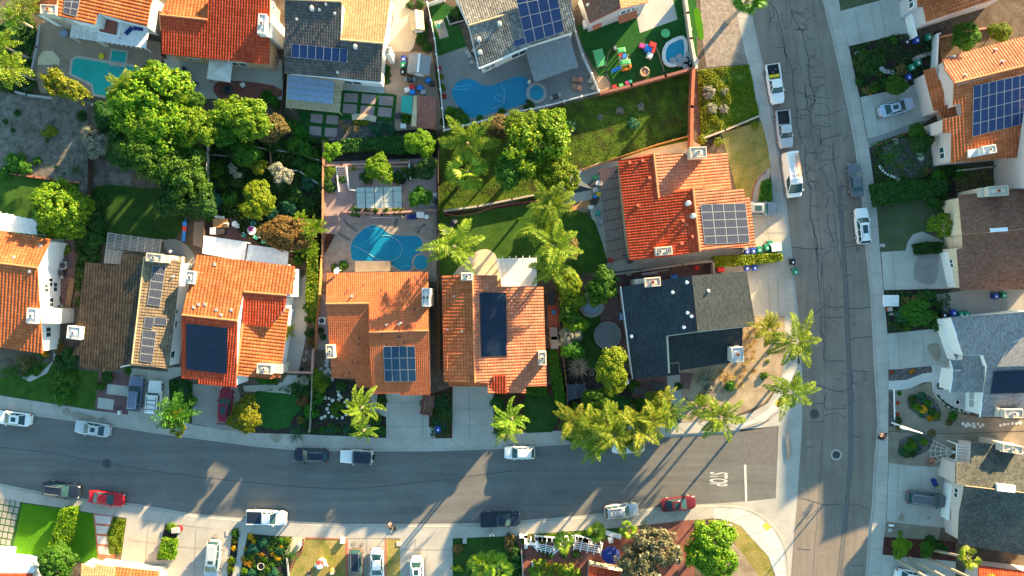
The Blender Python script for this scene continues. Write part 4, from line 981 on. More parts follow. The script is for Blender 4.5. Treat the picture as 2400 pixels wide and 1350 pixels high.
for q in((1720,530),(2110,465),(2175,575),(1830,700)):h.vent(*T(3,0,q)[0],0,.12,.5)
h.chimney(*T(3,1,(2065,40))[0],7.8,1.7,1.0,10,'chimney_white',stack=(-1.2,0,0,0,1.4))
h.window(*T(3,1,(1655,70))[0],3.0,1.6,1.3);h.door(*T(3,0,(1490,850))[0],4.6);h.window(*T(3,0,(1580,1200))[0],2.4,1.2,1.2)
h=House('house','brown shingle house with rust-stained chimney beside a rounded topiary tree','stucco_cream')
h.roof('shingle_brown',*T(3,1,(1775,465,5.0),(2400,398,5.0),(2600,380,5.0),(2600,760,6.9),(2400,778,6.9),(1810,832,6.9)))
h.roof('shingle_brown',*T(3,1,(1812,834,5.9),(2400,780,5.9),(2600,762,5.9),(2600,1340,4.0),(1790,1350,4.0),(1760,970,None),(1815,965,None)))
h.make(.3)
h.chimney(*T(3,1,(2145,425))[0],7.0,2.6,1.2,4,flue='clay_flue',stack=(-.5,0,0,0,1.0))
mb=MB();p=W(*T(3,1,(2148,788))[0],6.9);mb.obox((p.x,p.y),math.radians(4),2.2,.5,6.4,7.0);mb.build('skylight','metal_white',h.root)
h.door(*T(3,1,(1700,1150))[0],4.8);h.window(*T(3,1,(1760,1090))[0],2.6,1.2,.9)
h=House('house','light grey shingle house with white fascia and black solar panels at right edge','stucco_white')
h.roof('shingle_grey',*T(3,2,(1692,255,5.2),(2400,200,None),(2600,180,None),(2400,425,None),(2255,495,7.0),(2132,712,7.0),(2048,718,None),(2010,606,None),(1822,606,5.2)))
h.roof('shingle_grey',*T(3,2,(2255,495,7.0),(2400,425,None),(2600,330,7.0),(2600,700,5.8),(2400,706,None),(2132,712,6.9)))
h.roof('shingle_grey',*T(3,2,(1822,606,4.2),(2010,606,4.9),(2046,715,None),(1996,952,4.9),(1688,952,4.0),(1722,755,None),(1802,748,None)))
h.roof('shingle_grey',*T(3,2,(1688,655,3.8),(1822,650,4.1),(1802,748,None),(1722,758,3.8)),base=False)
h.roof('shingle_grey',*T(3,2,(2046,718,5.9),(2600,708,5.9),(2600,1180,4.2),(1968,1180,4.2)))
h.make(.3)
h.solar(4,T(3,2,(2095,755),(2480,735),(2480,948),(2066,962)),5,2,'solar_black',.02,'panel_frame_dark')
h.chimney(*T(3,2,(2290,1150))[0],6.2,2.4,1.1,0,'chimney_stucco',stack=(-.3,0,0,0,1.0))
for l in(((1692,257,5.2),(1820,606,5.2)),((1690,657,3.9),(1722,757,3.9),(1690,953,4.0)),((2010,608,5.3),(2047,716,5.3),(1997,950,4.8)),((1970,1180,4.2),(1998,950,4.9))):h.gutter('white_paint',*T(3,2,*l),w=.16,dz=.02)
h.door(*T(3,2,(1745,450))[0],4.8);h.window(*T(3,2,(1950,1020))[0],2.0,2.2,1.4,2,pane='polycarb')
h=House('house','black-green shingle house with white entry pergola behind a rope cobweb','stucco_pink')
h.roof('shingle_black',*T(3,3,(1895,100,4.4),(2150,130,None),(2160,192,None),(2400,214,None),(2600,230,5.0),(2600,600,6.4),(2400,578,None),(1830,512,6.4),(1748,492,None),(1752,292,4.4),(1890,300,None)))
h.roof('shingle_black',*T(3,3,(1830,512,6.4),(2400,580,None),(2600,602,6.4),(2600,1190,4.4),(2400,1160,None),(1770,1052,4.4),(1782,760,None),(1812,620,None)))
h.make(.4)
mb=MB();p=W(*T(3,3,(2212,532))[0],6.4);mb.obox((p.x,p.y),math.radians(-6),2.3,.9,5.9,6.6);mb.build('skylight','metal_white',h.root)
h.chimney(*T(3,3,(2280,170))[0],6.2,2.6,1.0,-8,'chimney_stucco');h.ridge('ridge_tan',*T(3,3,(1832,510,6.4),(2600,600,6.4)),r=.05)
h.door(*T(3,3,(1710,650))[0],4.8);h.window(*T(3,3,(1800,580))[0],3.6,1.3,1.0)
h=House('house','red tile house with pink wall in the bottom right corner beneath fan palms','stucco_pink')
h.roof('tile_red',*T(3,3,(1960,1250,3.6),(2400,1310,None),(2600,1340,3.6),(2600,1600,5.0),(1960,1600,5.0)))
h.make(.3)
h=House('house','tan barrel-tile house corner at the bottom edge between lawn and driveway','stucco_cream')
h.roof('tile_tan',*T(0,3,(760,1235,3.0),(890,1290,None),(885,1240,3.0),(1060,1270,None),(1070,1500,4.2),(740,1500,4.2)))
h.roof('tile_orange',*T(0,3,(1062,1262,2.8),(1480,1310,2.8),(1480,1500,4.0),(1060,1500,4.0)))
h.make(.2)
h=House('house','white flat-roofed house corner with red tile edge at the bottom left','stucco_white')
h.roof('white_roof_sheet',*T(0,3,(-200,1120,3.2),(30,1130,3.2),(20,1200,None),(250,1225,3.2),(330,1290,None),(300,1330,3.25),(-200,1320,3.25)))
h.roof('tile_red',*T(0,3,(-200,1322,3.3),(300,1325,3.3),(290,1500,4.0),(-200,1500,4.0)))
h.make(.2)
h=House('house','red clay barrel-tile roof corner beside brick patio at the bottom edge','stucco_cream')
h.roof('tile_red',(1380,1324,3.0),(1386,1327,None),(1490,1347,3.0),(1560,1362,3.0),(1560,1420,4.0),(1376,1420,4.0))
h.make(.2)
# ---------------------------------------------------------------- vehicles (x forward)
KIND={
 'sedan':dict(L=4.75,W=1.82,zh=.74,zc=.95,zd=1.00,zr=1.44,xb=(-.345,.215),xt=(-.20,.045),wb=.86,wt=.63),
 'hatch':dict(L=4.15,W=1.76,zh=.80,zc=.98,zd=1.00,zr=1.50,xb=(-.47,.235),xt=(-.36,.06),wb=.87,wt=.66),
 'suv':dict(L=4.75,W=1.88,zh=.95,zc=1.10,zd=1.12,zr=1.70,xb=(-.475,.21),xt=(-.40,.065),wb=.88,wt=.68),
 'minivan':dict(L=5.0,W=1.95,zh=.90,zc=1.08,zd=1.10,zr=1.76,xb=(-.485,.30),xt=(-.43,.12),wb=.88,wt=.70),
 'jeep':dict(L=4.35,W=1.80,zh=1.08,zc=1.14,zd=1.12,zr=1.80,xb=(-.47,.13),xt=(-.46,.075),wb=.93,wt=.88),
 'pickup':dict(L=5.5,W=1.95,zh=1.02,zc=1.14,zd=1.12,zr=1.80,xb=(-.10,.235),xt=(-.065,.115),wb=.86,wt=.68,bed=True),
 'van':dict(L=6.0,W=2.02,zh=1.05,zc=1.25,zd=1.25,zr=2.45,xb=(-.495,.40),xt=(-.49,.215),wb=.97,wt=.80,panel=True)}
def loft(mb,st,secs,smooth=True):
    n=len(secs[0]);v=[];f=[]
    for x,s in zip(st,secs):v+=[(x,y,z)for y,z in s]
    for i in range(len(st)-1):
        for k in range(n-1):f.append((i*n+k,i*n+k+1,(i+1)*n+k+1,(i+1)*n+k))
    mb.add(v,f,smooth=smooth)
    mb.add(v[:n],[tuple(range(n))]);mb.add(v[-n:],[tuple(range(n))[::-1]])
def make_car(name,kind,color,roof=None,sunroof=None,rails=False,rack=False,bed=None,spare=False,ladder=False,L=None,dark_roof=False):
    K=dict(KIND[kind]);L=L or K['L'];w=K['W']/2;root=empty(name,(0,0,0))
    X=lambda t:t*L
    isbed=K.get('bed');jeep=kind=='jeep'
    st=[];secs=[]
    ts=[-.5,-.496,-.487,-.47,-.44,-.39,-.30,-.22,-.14,-.08,0,.08,.15,.20,.235,.28,.34,.39,.43,.46,.478,.489,.496,.5]
    for t in ts:
        e=abs(t)/.5
        hw=w*(1-.05*max(0,e-.55)/.45)*(1-(.30 if not jeep and kind!='van' else .08)*max(0,(e-.74)/.26)**2.3)
        if e>=.999:hw*=.90
        cow=K['xb'][1]
        if t>=cow:zb=K['zc']+(K['zh']-K['zc'])*((t-cow)/(.5-cow))**(1.6 if not jeep else 3)
        elif t<=K['xb'][0]:zb=K['zd']-.06*((K['xb'][0]-t)/(.5+K['xb'][0]+1e-6))**2
        else:zb=K['zc']+(K['zd']-K['zc'])*(cow-t)/(cow-K['xb'][0])
        if isbed and t<K['xb'][0]-.002:zb=.66
        if e>.985:zb-=.10
        if e>=.999:zb-=.10
        top=[(hw*.93,.24),(hw,.40),(hw*1.0,.60),(hw*.985,max(.64,zb-.12)),(hw*.93,zb-.025),(hw*.80,zb+.005),(hw*.4,zb+.03),(0,zb+.038)]
        if isbed and t<K['xb'][0]-.002:top=[(hw*.93,.24),(hw,.40),(hw,.60),(hw*.985,.66),(hw*.9,.66),(hw*.8,.66),(hw*.4,.66),(0,.66)]
        s=top+[(-y,z)for y,z in top[:-1][::-1]]
        st.append(X(t));secs.append(s)
    b=MB();loft(b,st,secs)
    zr,zcb=K['zr'],K['zc']
    (r0,f0),(r1,f1)=K['xb'],K['xt'];wb,wt=w*K['wb'],w*K['wt']
    bul=.0 if jeep else .10
    m=5
    def edge(x,hw,z,sgn,k):return[(X(x)+sgn*k*(1-(2*i/(m-1)-1)**2),-hw+2*hw*i/(m-1),z)for i in range(m)]
    fb,ft=edge(f0,wb,zcb+.01,1,bul),edge(f1,wt,zr-.03,1,bul*.8)
    rb,rt=edge(r0,wb*.97,K['zd']+.01,-1,bul*.6),edge(r1,wt*.97,zr-.04,-1,bul*.6)
    out=ft+rt[::-1];cx=sum(p[0]for p in out)/len(out)
    def ring(k,z):return[(cx+(p[0]-cx)*k[0],p[1]*k[1],z)for p in out]
    R0,R1,R2=ring((1.02,1.03),zr-.05),ring((1.0,.98),zr),ring((.86,.70),zr+.035)
    n=len(out);rm=MB()if roof else b
    rm.add(R0+R1+R2,[(i,(i+1)%n,n+(i+1)%n,n+i)for i in range(n)]+[(n+i,n+(i+1)%n,2*n+(i+1)%n,2*n+i)for i in range(n)],smooth=True)
    rm.add(R2,[tuple(range(n))])
    for i,j,q in((0,0,fb),(m-1,m-1,fb)):b.bar(fb[i],ft[j],.07,.05)
    for i in(0,m-1):b.bar(rb[i],rt[i],.09,.06)
    for sgn in(0,m-1):
        for t in((.5,)if kind in('pickup','jeep')else(.40,.72)if kind in('suv','minivan','hatch')else(.48,)):
            A=Vector(fb[sgn]).lerp(Vector(rb[sgn]),t);B=Vector(ft[sgn]).lerp(Vector(rt[sgn]),t);b.bar(A,B,.07,.05)
    if isbed:
        for s_ in(-1,1):b.box(X(-.495),s_*w*.90-.07,.60,X(K['xb'][0])-.02,s_*w*.90+.07,1.12)
        b.box(X(-.497),-w*.90,.60,X(-.497)+.07,w*.90,1.10);b.box(X(K['xb'][0])-.10,-w*.86,.6,X(K['xb'][0])-.02,w*.86,1.15)
    if K.get('panel'):
        q=[fb[0],fb[-1],ft[0],ft[-1],rb[0],rb[-1],rt[0],rt[-1]]
        sd_=.32
        A0,B0=Vector(fb[0]).lerp(Vector(rb[0]),sd_),Vector(ft[0]).lerp(Vector(rt[0]),sd_-.02);A1,B1=Vector(fb[-1]).lerp(Vector(rb[-1]),sd_),Vector(ft[-1]).lerp(Vector(rt[-1]),sd_-.02)
        b.add([A0,rb[0],rt[0],B0,A1,rb[-1],rt[-1],B1],[(0,1,2,3),(4,7,6,5),(1,5,6,2)])
    b.build('body',color,root)
    if roof:rm.build('roof',roof,root)
    g=MB();g.add(fb+ft,[(i,i+1,m+i+1,m+i)for i in range(m-1)],smooth=True);g.build('windshield','car_glass',root)
    if not K.get('panel'):
        g=MB();g.add(rb+rt,[(i+1,i,m+i,m+i+1)for i in range(m-1)],smooth=True);g.build('rear_window','car_glass',root)
    for i in(0,m-1):
        g=MB();a=sd_ if K.get('panel')else 1.0
        A,B=Vector(fb[i]),Vector(ft[i]);C_,D=A.lerp(Vector(rb[i]),a),B.lerp(Vector(rt[i]),a)
        g.add([A,C_,D,B],[(0,1,2,3)]);g.build('side_window','car_glass',root)
    for t in(.31,-.30):
        for s_ in(-1,1):
            r=.34 if kind in('sedan','hatch')else .39
            wh=MB();yc=s_*(w-.10)
            ring_=lambda rr_,y:[(X(t)+rr_*math.cos(TAU*k/18),y,r+rr_*math.sin(TAU*k/18))for k in range(18)]
            y0,y1=yc-s_*.11,yc+s_*.115
            A,B,C_,D=ring_(r*.96,y0),ring_(r,y0+s_*.04),ring_(r,y1-s_*.04),ring_(r*.94,y1)
            v=A+B+C_+D;wh.add(v,[(j*18+k,j*18+(k+1)%18,(j+1)*18+(k+1)%18,(j+1)*18+k)for j in range(3)for k in range(18)]);wh.add(A,[tuple(range(18))]);wh.add(D,[tuple(range(18))])
            wo=wh.build('wheel','rubber',root)
            rm_=MB();E=ring_(r*.62,y1+s_*.012);F=ring_(r*.62,y1-.05*s_);rm_.add(E+F,[(k,(k+1)%18,18+(k+1)%18,18+k)for k in range(18)]);rm_.add(E,[tuple(range(18))]);rm_.build('rim','rim_alloy',wo)
    for s_ in(-1,1):
        q=MB();q.box(X(.468),s_*w*.66-.17,K['zh']-.20,X(.492),s_*w*.66+.17,K['zh']-.045);q.build('headlight','lamp_glass',root)
        q=MB();zt=.98 if isbed else K['zd']-.04;q.box(X(-.499),s_*w*.76-.12,zt-.22,X(-.478),s_*w*.76+.10,zt);q.build('taillight','tail_red',root)
        q=MB();q.box(X(f0)-.30,s_*(wb+.02),zcb+.0,X(f0)-.16,s_*(wb+.24),zcb+.16)if s_>0 else q.box(X(f0)-.30,-(wb+.24),zcb+.0,X(f0)-.16,-(wb+.02),zcb+.16);q.build('side_mirror',color,root)
    q=MB();q.box(X(.488),-w*.5,.32,X(.503),w*.5,.52);q.build('grille','black_trim',root)
    if sunroof is not None:
        q=MB();xa=X(f1)-.25;q.box(xa-sunroof,-wt*.52,zr+.02,xa,wt*.52,zr+.048);q.build('sunroof','car_glass',root)
    if rails or rack:
        for s_ in(-1,1):
            q=MB();q.bar((X(f1)-.25,s_*wt*.80,zr+.08),(X(r1)+.15,s_*wt*.80,zr+.08),.05);
            for t in(.0,.5,1.0):xx=(X(f1)-.3)*(1-t)+(X(r1)+.2)*t;q.box(xx-.05,s_*wt*.8-.03,zr-.02,xx+.05,s_*wt*.8+.03,zr+.07)
            q.build('roof_rail','black_trim' if rack else 'metal_grey',root)
    if rack:
        q=MB()
        for t in(.2,.5,.82):xx=(X(f1)-.25)*(1-t)+(X(r1)+.15)*t;q.bar((xx,-wt*.85,zr+.12),(xx,wt*.85,zr+.12),.06)
        q.build('roof_rack','black_trim',root)
    if isbed:
        q=MB();q.box(X(-.483),-w*.81,.665,X(K['xb'][0])-.105,w*.81,.69 if bed!='cover' else 1.13);q.build('bed_cover' if bed=='cover' else 'bed_liner','paint_navy' if bed=='cover' else 'black_trim',root)
    if spare:
        q=MB();q.tube([(X(-.5)-.02,0,.95),(X(-.5)-.24,0,.95)],.36,18);q.build('spare_wheel','rubber',root)
    if jeep:
        for s_ in(-1,1):
            q=MB()
            for t in(.31,-.30):q.box(X(t)-.52,s_*w*.86-.16,.78,X(t)+.52,s_*w*.86+.22 if s_>0 else s_*w*.86+.16,.86)if s_>0 else q.box(X(t)-.52,-w*.86-.22,.78,X(t)+.52,-w*.86+.16,.86)
            q.build('fender_flare','black_trim',root)
        q=MB();q.box(X(.27),-.16,1.10,X(.31),-.08,1.155);q.box(X(.27),.08,1.10,X(.31),.16,1.155);q.build('hood_vent','black_trim',root)
    if kind in('sedan','hatch','suv','minivan','pickup'):
        q=MB();
        for s_ in(-.35,.25):q.bar((X(f0)-.05,w*s_,zcb+.03),(X(f0)-.18,w*(s_+.42),zcb+.10),.03)
        q.build('wiper','black_trim',root)
    return root
def car(px,py,dx,dy,name,kind,color,label,cat='car',group=None,z=None,**kw):
    o=make_car(name,kind,color,**kw);on_road=z is None
    o.location=W(px,py,.75);o.location.z=0.012 if on_road else z
    o.rotation_euler=(0,0,math.atan2(-dy,dx));tag(o,label,cat,group);return o
D=G+.070
N_='cars parked along the north kerb of the side street';S_='cars parked along the south kerb of the side street';M_='vehicles parked along the main road';V_='cars standing in the driveways'
t_=car(1816,197,.15,1,'pickup_truck','pickup','paint_white','white pickup truck with tools and a yellow box in its open bed','pickup',M_,L=5.4)
car(1838,303,.11,1,'pickup_truck','pickup','paint_silver','silver pickup truck with black bed parked behind the white ladder van','pickup',M_,L=5.1)
v_=car(1855,411,.13,1,'work_van','van','paint_white','white work van with an orange ladder on its roof rack','van',M_)
car(2005,422,-.12,-1,'parked_car','sedan','paint_gunmetal','dark grey sedan parked opposite the white ladder van','car',M_,L=4.6)
car(2021,530,-.10,-1,'parked_car','suv','paint_white','white crossover with panoramic dark sunroof parked on the main road','car',M_,sunroof=1.1,rails=True,L=4.9)
car(2100,252,.95,-.27,'parked_car','sedan','paint_paleblue','pale blue-grey sedan with sunroof in driveway beside red-roofed garage','car',V_,z=D,sunroof=.75,L=4.8)
car(1779,490,1,.02,'parked_car','suv','paint_grey','grey car with glass roof poking out from under orange garage roof','car',V_,z=D,sunroof=.9,L=4.5)
car(32,981,-1,-.11,'parked_car','sedan','paint_white','white sedan cut off by the left edge of the side street','car',N_,sunroof=.6,L=4.8)
car(217,1005,-1,-.15,'parked_car','sedan','paint_silver','silver-white sedan with small sunroof on north kerb near brown house','car',N_,sunroof=.6,L=4.85)
car(319,922,.10,-1,'parked_car','suv','paint_bluegrey','slate blue crossover with roof rails in the brown house driveway','car',V_,z=D,rails=True,L=4.8)
car(364,930,.08,-1,'off_road_vehicle','jeep','paint_white','white off-roader with black roof rack beside the slate blue crossover','off-roader',V_,z=D,rack=True,L=4.5)
car(529,952,.07,-1,'parked_car','suv','paint_darkred','dark red crossover with black sunroof in driveway under yellow-green tree','car',V_,z=D,sunroof=1.0,L=5.0)
car(729,1067,-1,-.02,'parked_car','suv','paint_navy','glossy black crossover with silver roof rails on the north kerb','car',N_,rails=True,L=4.65)
car(836,1070,-1,-.03,'off_road_vehicle','jeep','paint_white','white off-roader with navy soft top and rear spare wheel','off-roader',N_,roof='paint_navy',spare=True,L=4.4)
car(1218,1061,-1,.0,'parked_car','hatch','paint_white','white hatchback on the north kerb in front of orange house','car',N_)
car(1472,1046,-1,.05,'parked_car','sedan','paint_white','white car half hidden under the overhanging street palms','car',N_,L=4.4)
car(145,1148,1,.12,'parked_car','suv','paint_navy','black crossover with roof rails parked behind the bright red sedan','car',S_,rails=True,L=4.9)
car(250,1168,1,.13,'parked_car','sedan','paint_red','bright red sedan parked on the south kerb','car',S_,L=4.75)
car(625,1213,1,.03,'pickup_truck','pickup','paint_white','white pickup truck with dark covered bed by the flower garden','pickup',S_,bed='cover',L=5.4,sunroof=None)
car(1173,1217,1,-.02,'pickup_truck','pickup','paint_navy','black pickup truck parked on the south kerb','pickup',S_,bed='cover',L=5.4)
car(1456,1197,1,-.10,'parked_car','suv','paint_silver','silver boxy crossover with black cross bars on its roof','car',S_,rack=True,L=4.6)
car(1590,1181,1,-.12,'parked_car','sedan','paint_maroon','maroon sedan with sunroof parked nearest the corner','car',S_,sunroof=.6,L=4.7)
car(500,1310,-.10,1,'parked_minivan','minivan','paint_silver','silver minivan in driveway left of the flower garden','minivan',V_,z=D,sunroof=.45,L=5.1)
car(835,1328,.02,1,'parked_car','suv','paint_bronze','dark bronze crossover with navy roof glass beside white sedan in driveway','car',V_,z=D,roof='paint_navy',rails=True,L=5.0)
car(884,1327,.02,1,'parked_car','sedan','paint_white','white sedan beside the dark bronze crossover','car',V_,z=D,L=4.9)
car(977,1344,.02,1,'parked_car','sedan','paint_white','white sedan with dark sunroof alone in the wide sunlit driveway','car',V_,z=D,sunroof=.7,L=4.7)
car(2169,1169,1,.13,'parked_minivan','minivan','paint_gunmetal','dark grey minivan with red tail lights in the right-hand driveway','minivan',V_,z=D,rails=True,L=5.2)
car(2137,1353,1,.20,'parked_car','sedan','paint_white','white sedan at the bottom edge under the leaning palm trunks','car',V_,z=D,L=4.7)
def local(root,mb,name,mat,label=None,cat=None,top=True):
    M=wm(root)
    mb.v=[tuple(M@Vector(v))for v in mb.v]
    return rootmesh(mb,name,mat,label,cat)
q=MB();q.box(-1.25,-.7,.69,-.85,.7,1.05);local(t_,q,'tool_box','plastic_yellow','yellow box lying across the bed of the white pickup','box')
q=MB();q.box(-1.7,-.3,.69,-1.4,.1,1.1);q.box(-2.1,.1,.69,-1.75,.5,1.0);q.bar((-2.3,-.5,.75),(-1.4,-.3,1.0),.08);local(t_,q,'work_gear','metal_dark','dark work gear heaped in the bed of the white pickup','tools')
q=MB()
for y in(-.72,-.05):q.bar((-2.4,y,2.62),(.7,y,2.62),.06)
for x in(-2.3,-1.2,0,.6):q.bar((x,-.78,2.57),(x,.78,2.57),.06);q.bar((x,-.76,2.4),(x,-.76,2.58),.05);q.bar((x,.76,2.4),(x,.76,2.58),.05)
M=wm(v_);o=MB();o.v=[tuple(M@Vector(v))for v in q.v];o.f,o.uv,o.sm=q.f,q.uv,q.sm;o.build('roof_rack','metal_white',v_)
q=MB()
for y in(.28,.66):q.bar((-2.7,y,2.68),(.5,y,2.68),.07)
for k in range(12):x=-2.6+k*.27;q.bar((x,.28,2.68),(x,.66,2.68),.05)
local(v_,q,'ladder','plastic_orange','orange ladder strapped on the roof rack of the white van','ladder')
r=empty('utility_trailer',(0,0,0));tag(r,'small rusty utility trailer loaded with boards on the concrete driveway','trailer')
q=MB();q.box(-1.3,-.75,.55,1.3,.75,.62)
for s_ in(-1,1):q.box(-1.3,s_*.75-.03,.62,1.3,s_*.75+.03,.95)
q.box(-1.33,-.72,.62,-1.27,.72,.95);q.box(1.27,-.72,.62,1.33,.72,.95);q.build('trailer_bed','rust_sheet',r)
q=MB();q.bar((-1.3,.3,.5),(-2.0,0,.45),.07);q.bar((-1.3,-.3,.5),(-2.0,0,.45),.07);q.build('tow_bar','metal_grey',r)
for s_ in(-1,1):
    q=MB();q.tube([(.1,s_*.82,.33),(.1,s_*.98,.33)],.32,16);q.build('wheel','rubber',r)
    q=MB();q.box(-.3,s_*.90-.12,.68,.5,s_*.90+.12,.72);q.build('mudguard','metal_dark',r)
r.location=W(1002,948,.5);r.location.z=D;r.rotation_euler=(0,0,math.atan2(1,.15))
q=MB()
for k,(y,a)in enumerate(((-.5,.02),(-.2,-.05),(.1,.08),(.4,-.03))):q.bar((-1.1,y,.70+.05*k),(1.1,y+a*3,.72+.05*k),.14,.05)
local(r,q,'lumber','wood_fence','loose brown boards lying in the rusty trailer','boards')
# ---------------------------------------------------------------- vegetation
def quads_mesh(name,C,Tn,Bn,mat=None):
    """C centres, Tn half-length vectors, Bn half-width vectors (all n x 3): kite-shaped leaves"""
    n=len(C);v=np.empty((n,4,3));v[:,0]=C-Tn;v[:,1]=C+Bn+Tn*.1;v[:,2]=C+Tn;v[:,3]=C-Bn+Tn*.1
    me=bpy.data.meshes.new(name);me.vertices.add(4*n);me.vertices.foreach_set("co",v.ravel())
    me.loops.add(4*n);me.loops.foreach_set("vertex_index",np.arange(4*n,dtype=np.int32))
    me.polygons.add(n);me.polygons.foreach_set("loop_start",np.arange(0,4*n,4,dtype=np.int32))
    try:me.polygons.foreach_set("loop_total",np.full(n,4,dtype=np.int32))
    except Exception:pass
    me.update(calc_edges=True);me.validate()
    if mat:me.materials.append(MATS[mat])
    else:me.materials.append(None)
    return me
def unit(v):return v/np.maximum(np.linalg.norm(v,axis=-1,keepdims=True),1e-9)
def leaves(g,C,N_,ls,asp=.55,jit=.6):
    """leaf kites at C facing roughly N_"""
    n=len(C);nn=unit(N_+g.normal(0,jit,(n,3)));r=unit(g.normal(0,1,(n,3)))
    t=unit(np.cross(nn,r));b=np.cross(nn,t);k=ls*g.uniform(.7,1.3,(n,1));return C,t*k,b*k*asp
def crown(seed,nc,nl,ls,cr=(.16,.26),hr=.75,low=-.35,lump=.18,inner=.15):
    g=np.random.default_rng(seed);d=[]
    while len(d)<nc:
        q=g.normal(0,1,3);q/=np.linalg.norm(q)
        if q[2]>low:d.append(q)
    d=np.array(d);ph=g.uniform(0,TAU,6)
    az=np.arctan2(d[:,1],d[:,0])
    k=1-lump+lump*(np.sin(2*az+ph[0])+np.sin(3*az+ph[1])+.7*np.sin(5*az+ph[2])+np.sin(4*d[:,2]+ph[3]))/2
    k=k*g.uniform(.80,1.0,nc);m=g.random(nc)<inner;k[m]*=g.uniform(.4,.8,m.sum())
    cc=d*k[:,None]*.86;rad=g.uniform(*cr,nc)
    q=unit(g.normal(0,1,(nc,nl,3))+d[:,None,:]*.5+np.array([0,0,.35]))
    P=cc[:,None,:]+q*(rad[:,None,None]*g.uniform(.55,1.05,(nc,nl,1)))
    P=P.reshape(-1,3);P[:,2]*=hr;Nn=(q+d[:,None,:]*.4+np.array([0,0,.3])).reshape(-1,3)
    return quads_mesh('crown',*leaves(g,P,Nn,ls))
TREE=[crown(s,250,56,.036,(.07,.19),.72,lump=.26)for s in(1,2,3)]
TREE_F=[crown(s,240,44,.038,(.09,.16),.75,lump=.14)for s in(11,12)]
TREE_L=[crown(s,150,36,.040,(.07,.17),.65,lump=.34,inner=.15)for s in(21,22)]
SHRUB=[crown(s,46,30,.095,(.22,.34),.75,-.1)for s in(31,32,33)]
ROUND=crown(41,120,34,.055,(.10,.15),.85,-.2,lump=.03,inner=0)
def setmat(o,mat):
    o.material_slots[0].link='OBJECT';o.material_slots[0].material=MATS[mat]
def trunk_mesh(seed,h,r,spread,mat='bark',limbs=5):
    g=random.Random(seed);mb=MB()
    top=(g.uniform(-.1,.1)*h,g.uniform(-.1,.1)*h,h*.6)
    mid=(top[0]*.4,top[1]*.4,h*.32)
    mb.tube([(0,0,-.05),(0,0,h*.05),mid,top],[r*1.35,r,r*.85,r*.65],8)
    for i in range(limbs):
        a=TAU*i/limbs+g.uniform(-.4,.4);L=spread*g.uniform(.55,.85);z=h*g.uniform(.72,.95)
        e=(top[0]+math.cos(a)*L,top[1]+math.sin(a)*L,z);m=(top[0]+math.cos(a)*L*.45,top[1]+math.sin(a)*L*.45,(top[2]+z)/2+.1*h)
        mb.tube([top,m,e],[r*.5,r*.34,r*.12],6)
        for s in(-1,1):
            b=a+s*.6;mb.tube([m,(m[0]+math.cos(b)*L*.4,m[1]+math.sin(b)*L*.4,m[2]+.15*h)],[r*.25,r*.08],5)
    return mb
ti=[0]
def tree(px,py,r,h,mat,label,meshes=None,ry=None,name='tree',hr=1.0,rot=None,group=None,bark='bark',cat='tree'):
    ti[0]+=1;ms=meshes or TREE;me=ms[ti[0]%len(ms)]
    R_=r*S*(H-h*.7)/H;RY=(ry or r)*S*(H-h*.7)/H;rz=min(R_,RY)*hr
    zc=max(h-rz*.72,rz*.4)+G;c=W(px,py,zc);root=empty(name,(c.x,c.y,G));tag(root,label,cat,group)
    trunk_mesh(ti[0],zc-G+rz*.2,max(.10,min(.32,R_*.07)),min(R_,RY)*.75).build_local('trunk',bark,root)
    o=bpy.data.objects.new('crown',me);COL.objects.link(o);o.parent=root;o.location=(0,0,zc-G)
    o.scale=(R_*1.22,RY*1.22,rz*1.2);setmat(o,mat)
    if ry is None:o.rotation_euler=(0,0,ti[0]*1.3)
    elif rot:root.rotation_euler=(0,0,rot)
    return root
def build_local(s,name,mat,root):
    o=s.build(name,mat);o.parent=root;return o
MB.build_local=build_local
def shrub(px,py,r,mat,label,h=None,meshes=None,ry=None,rot=0,name='shrub',group=None,cat='shrub',hk=.8):
    ti[0]+=1;ms=meshes or SHRUB;me=ms[ti[0]%len(ms)];R_=r*S;RY=(ry or r)*S;rz=h*.6 if h else min(R_,RY)*hk
    c=W(px,py,G+rz*.5);o=bpy.data.objects.new(name,me);COL.objects.link(o);o.location=(c.x,c.y,G+rz*.30)
    o.scale=(R_*1.1,RY*1.1,rz);o.rotation_euler=(0,0,rot if ry else ti[0]*1.7);setmat(o,mat);return tag(o,label,cat,group)
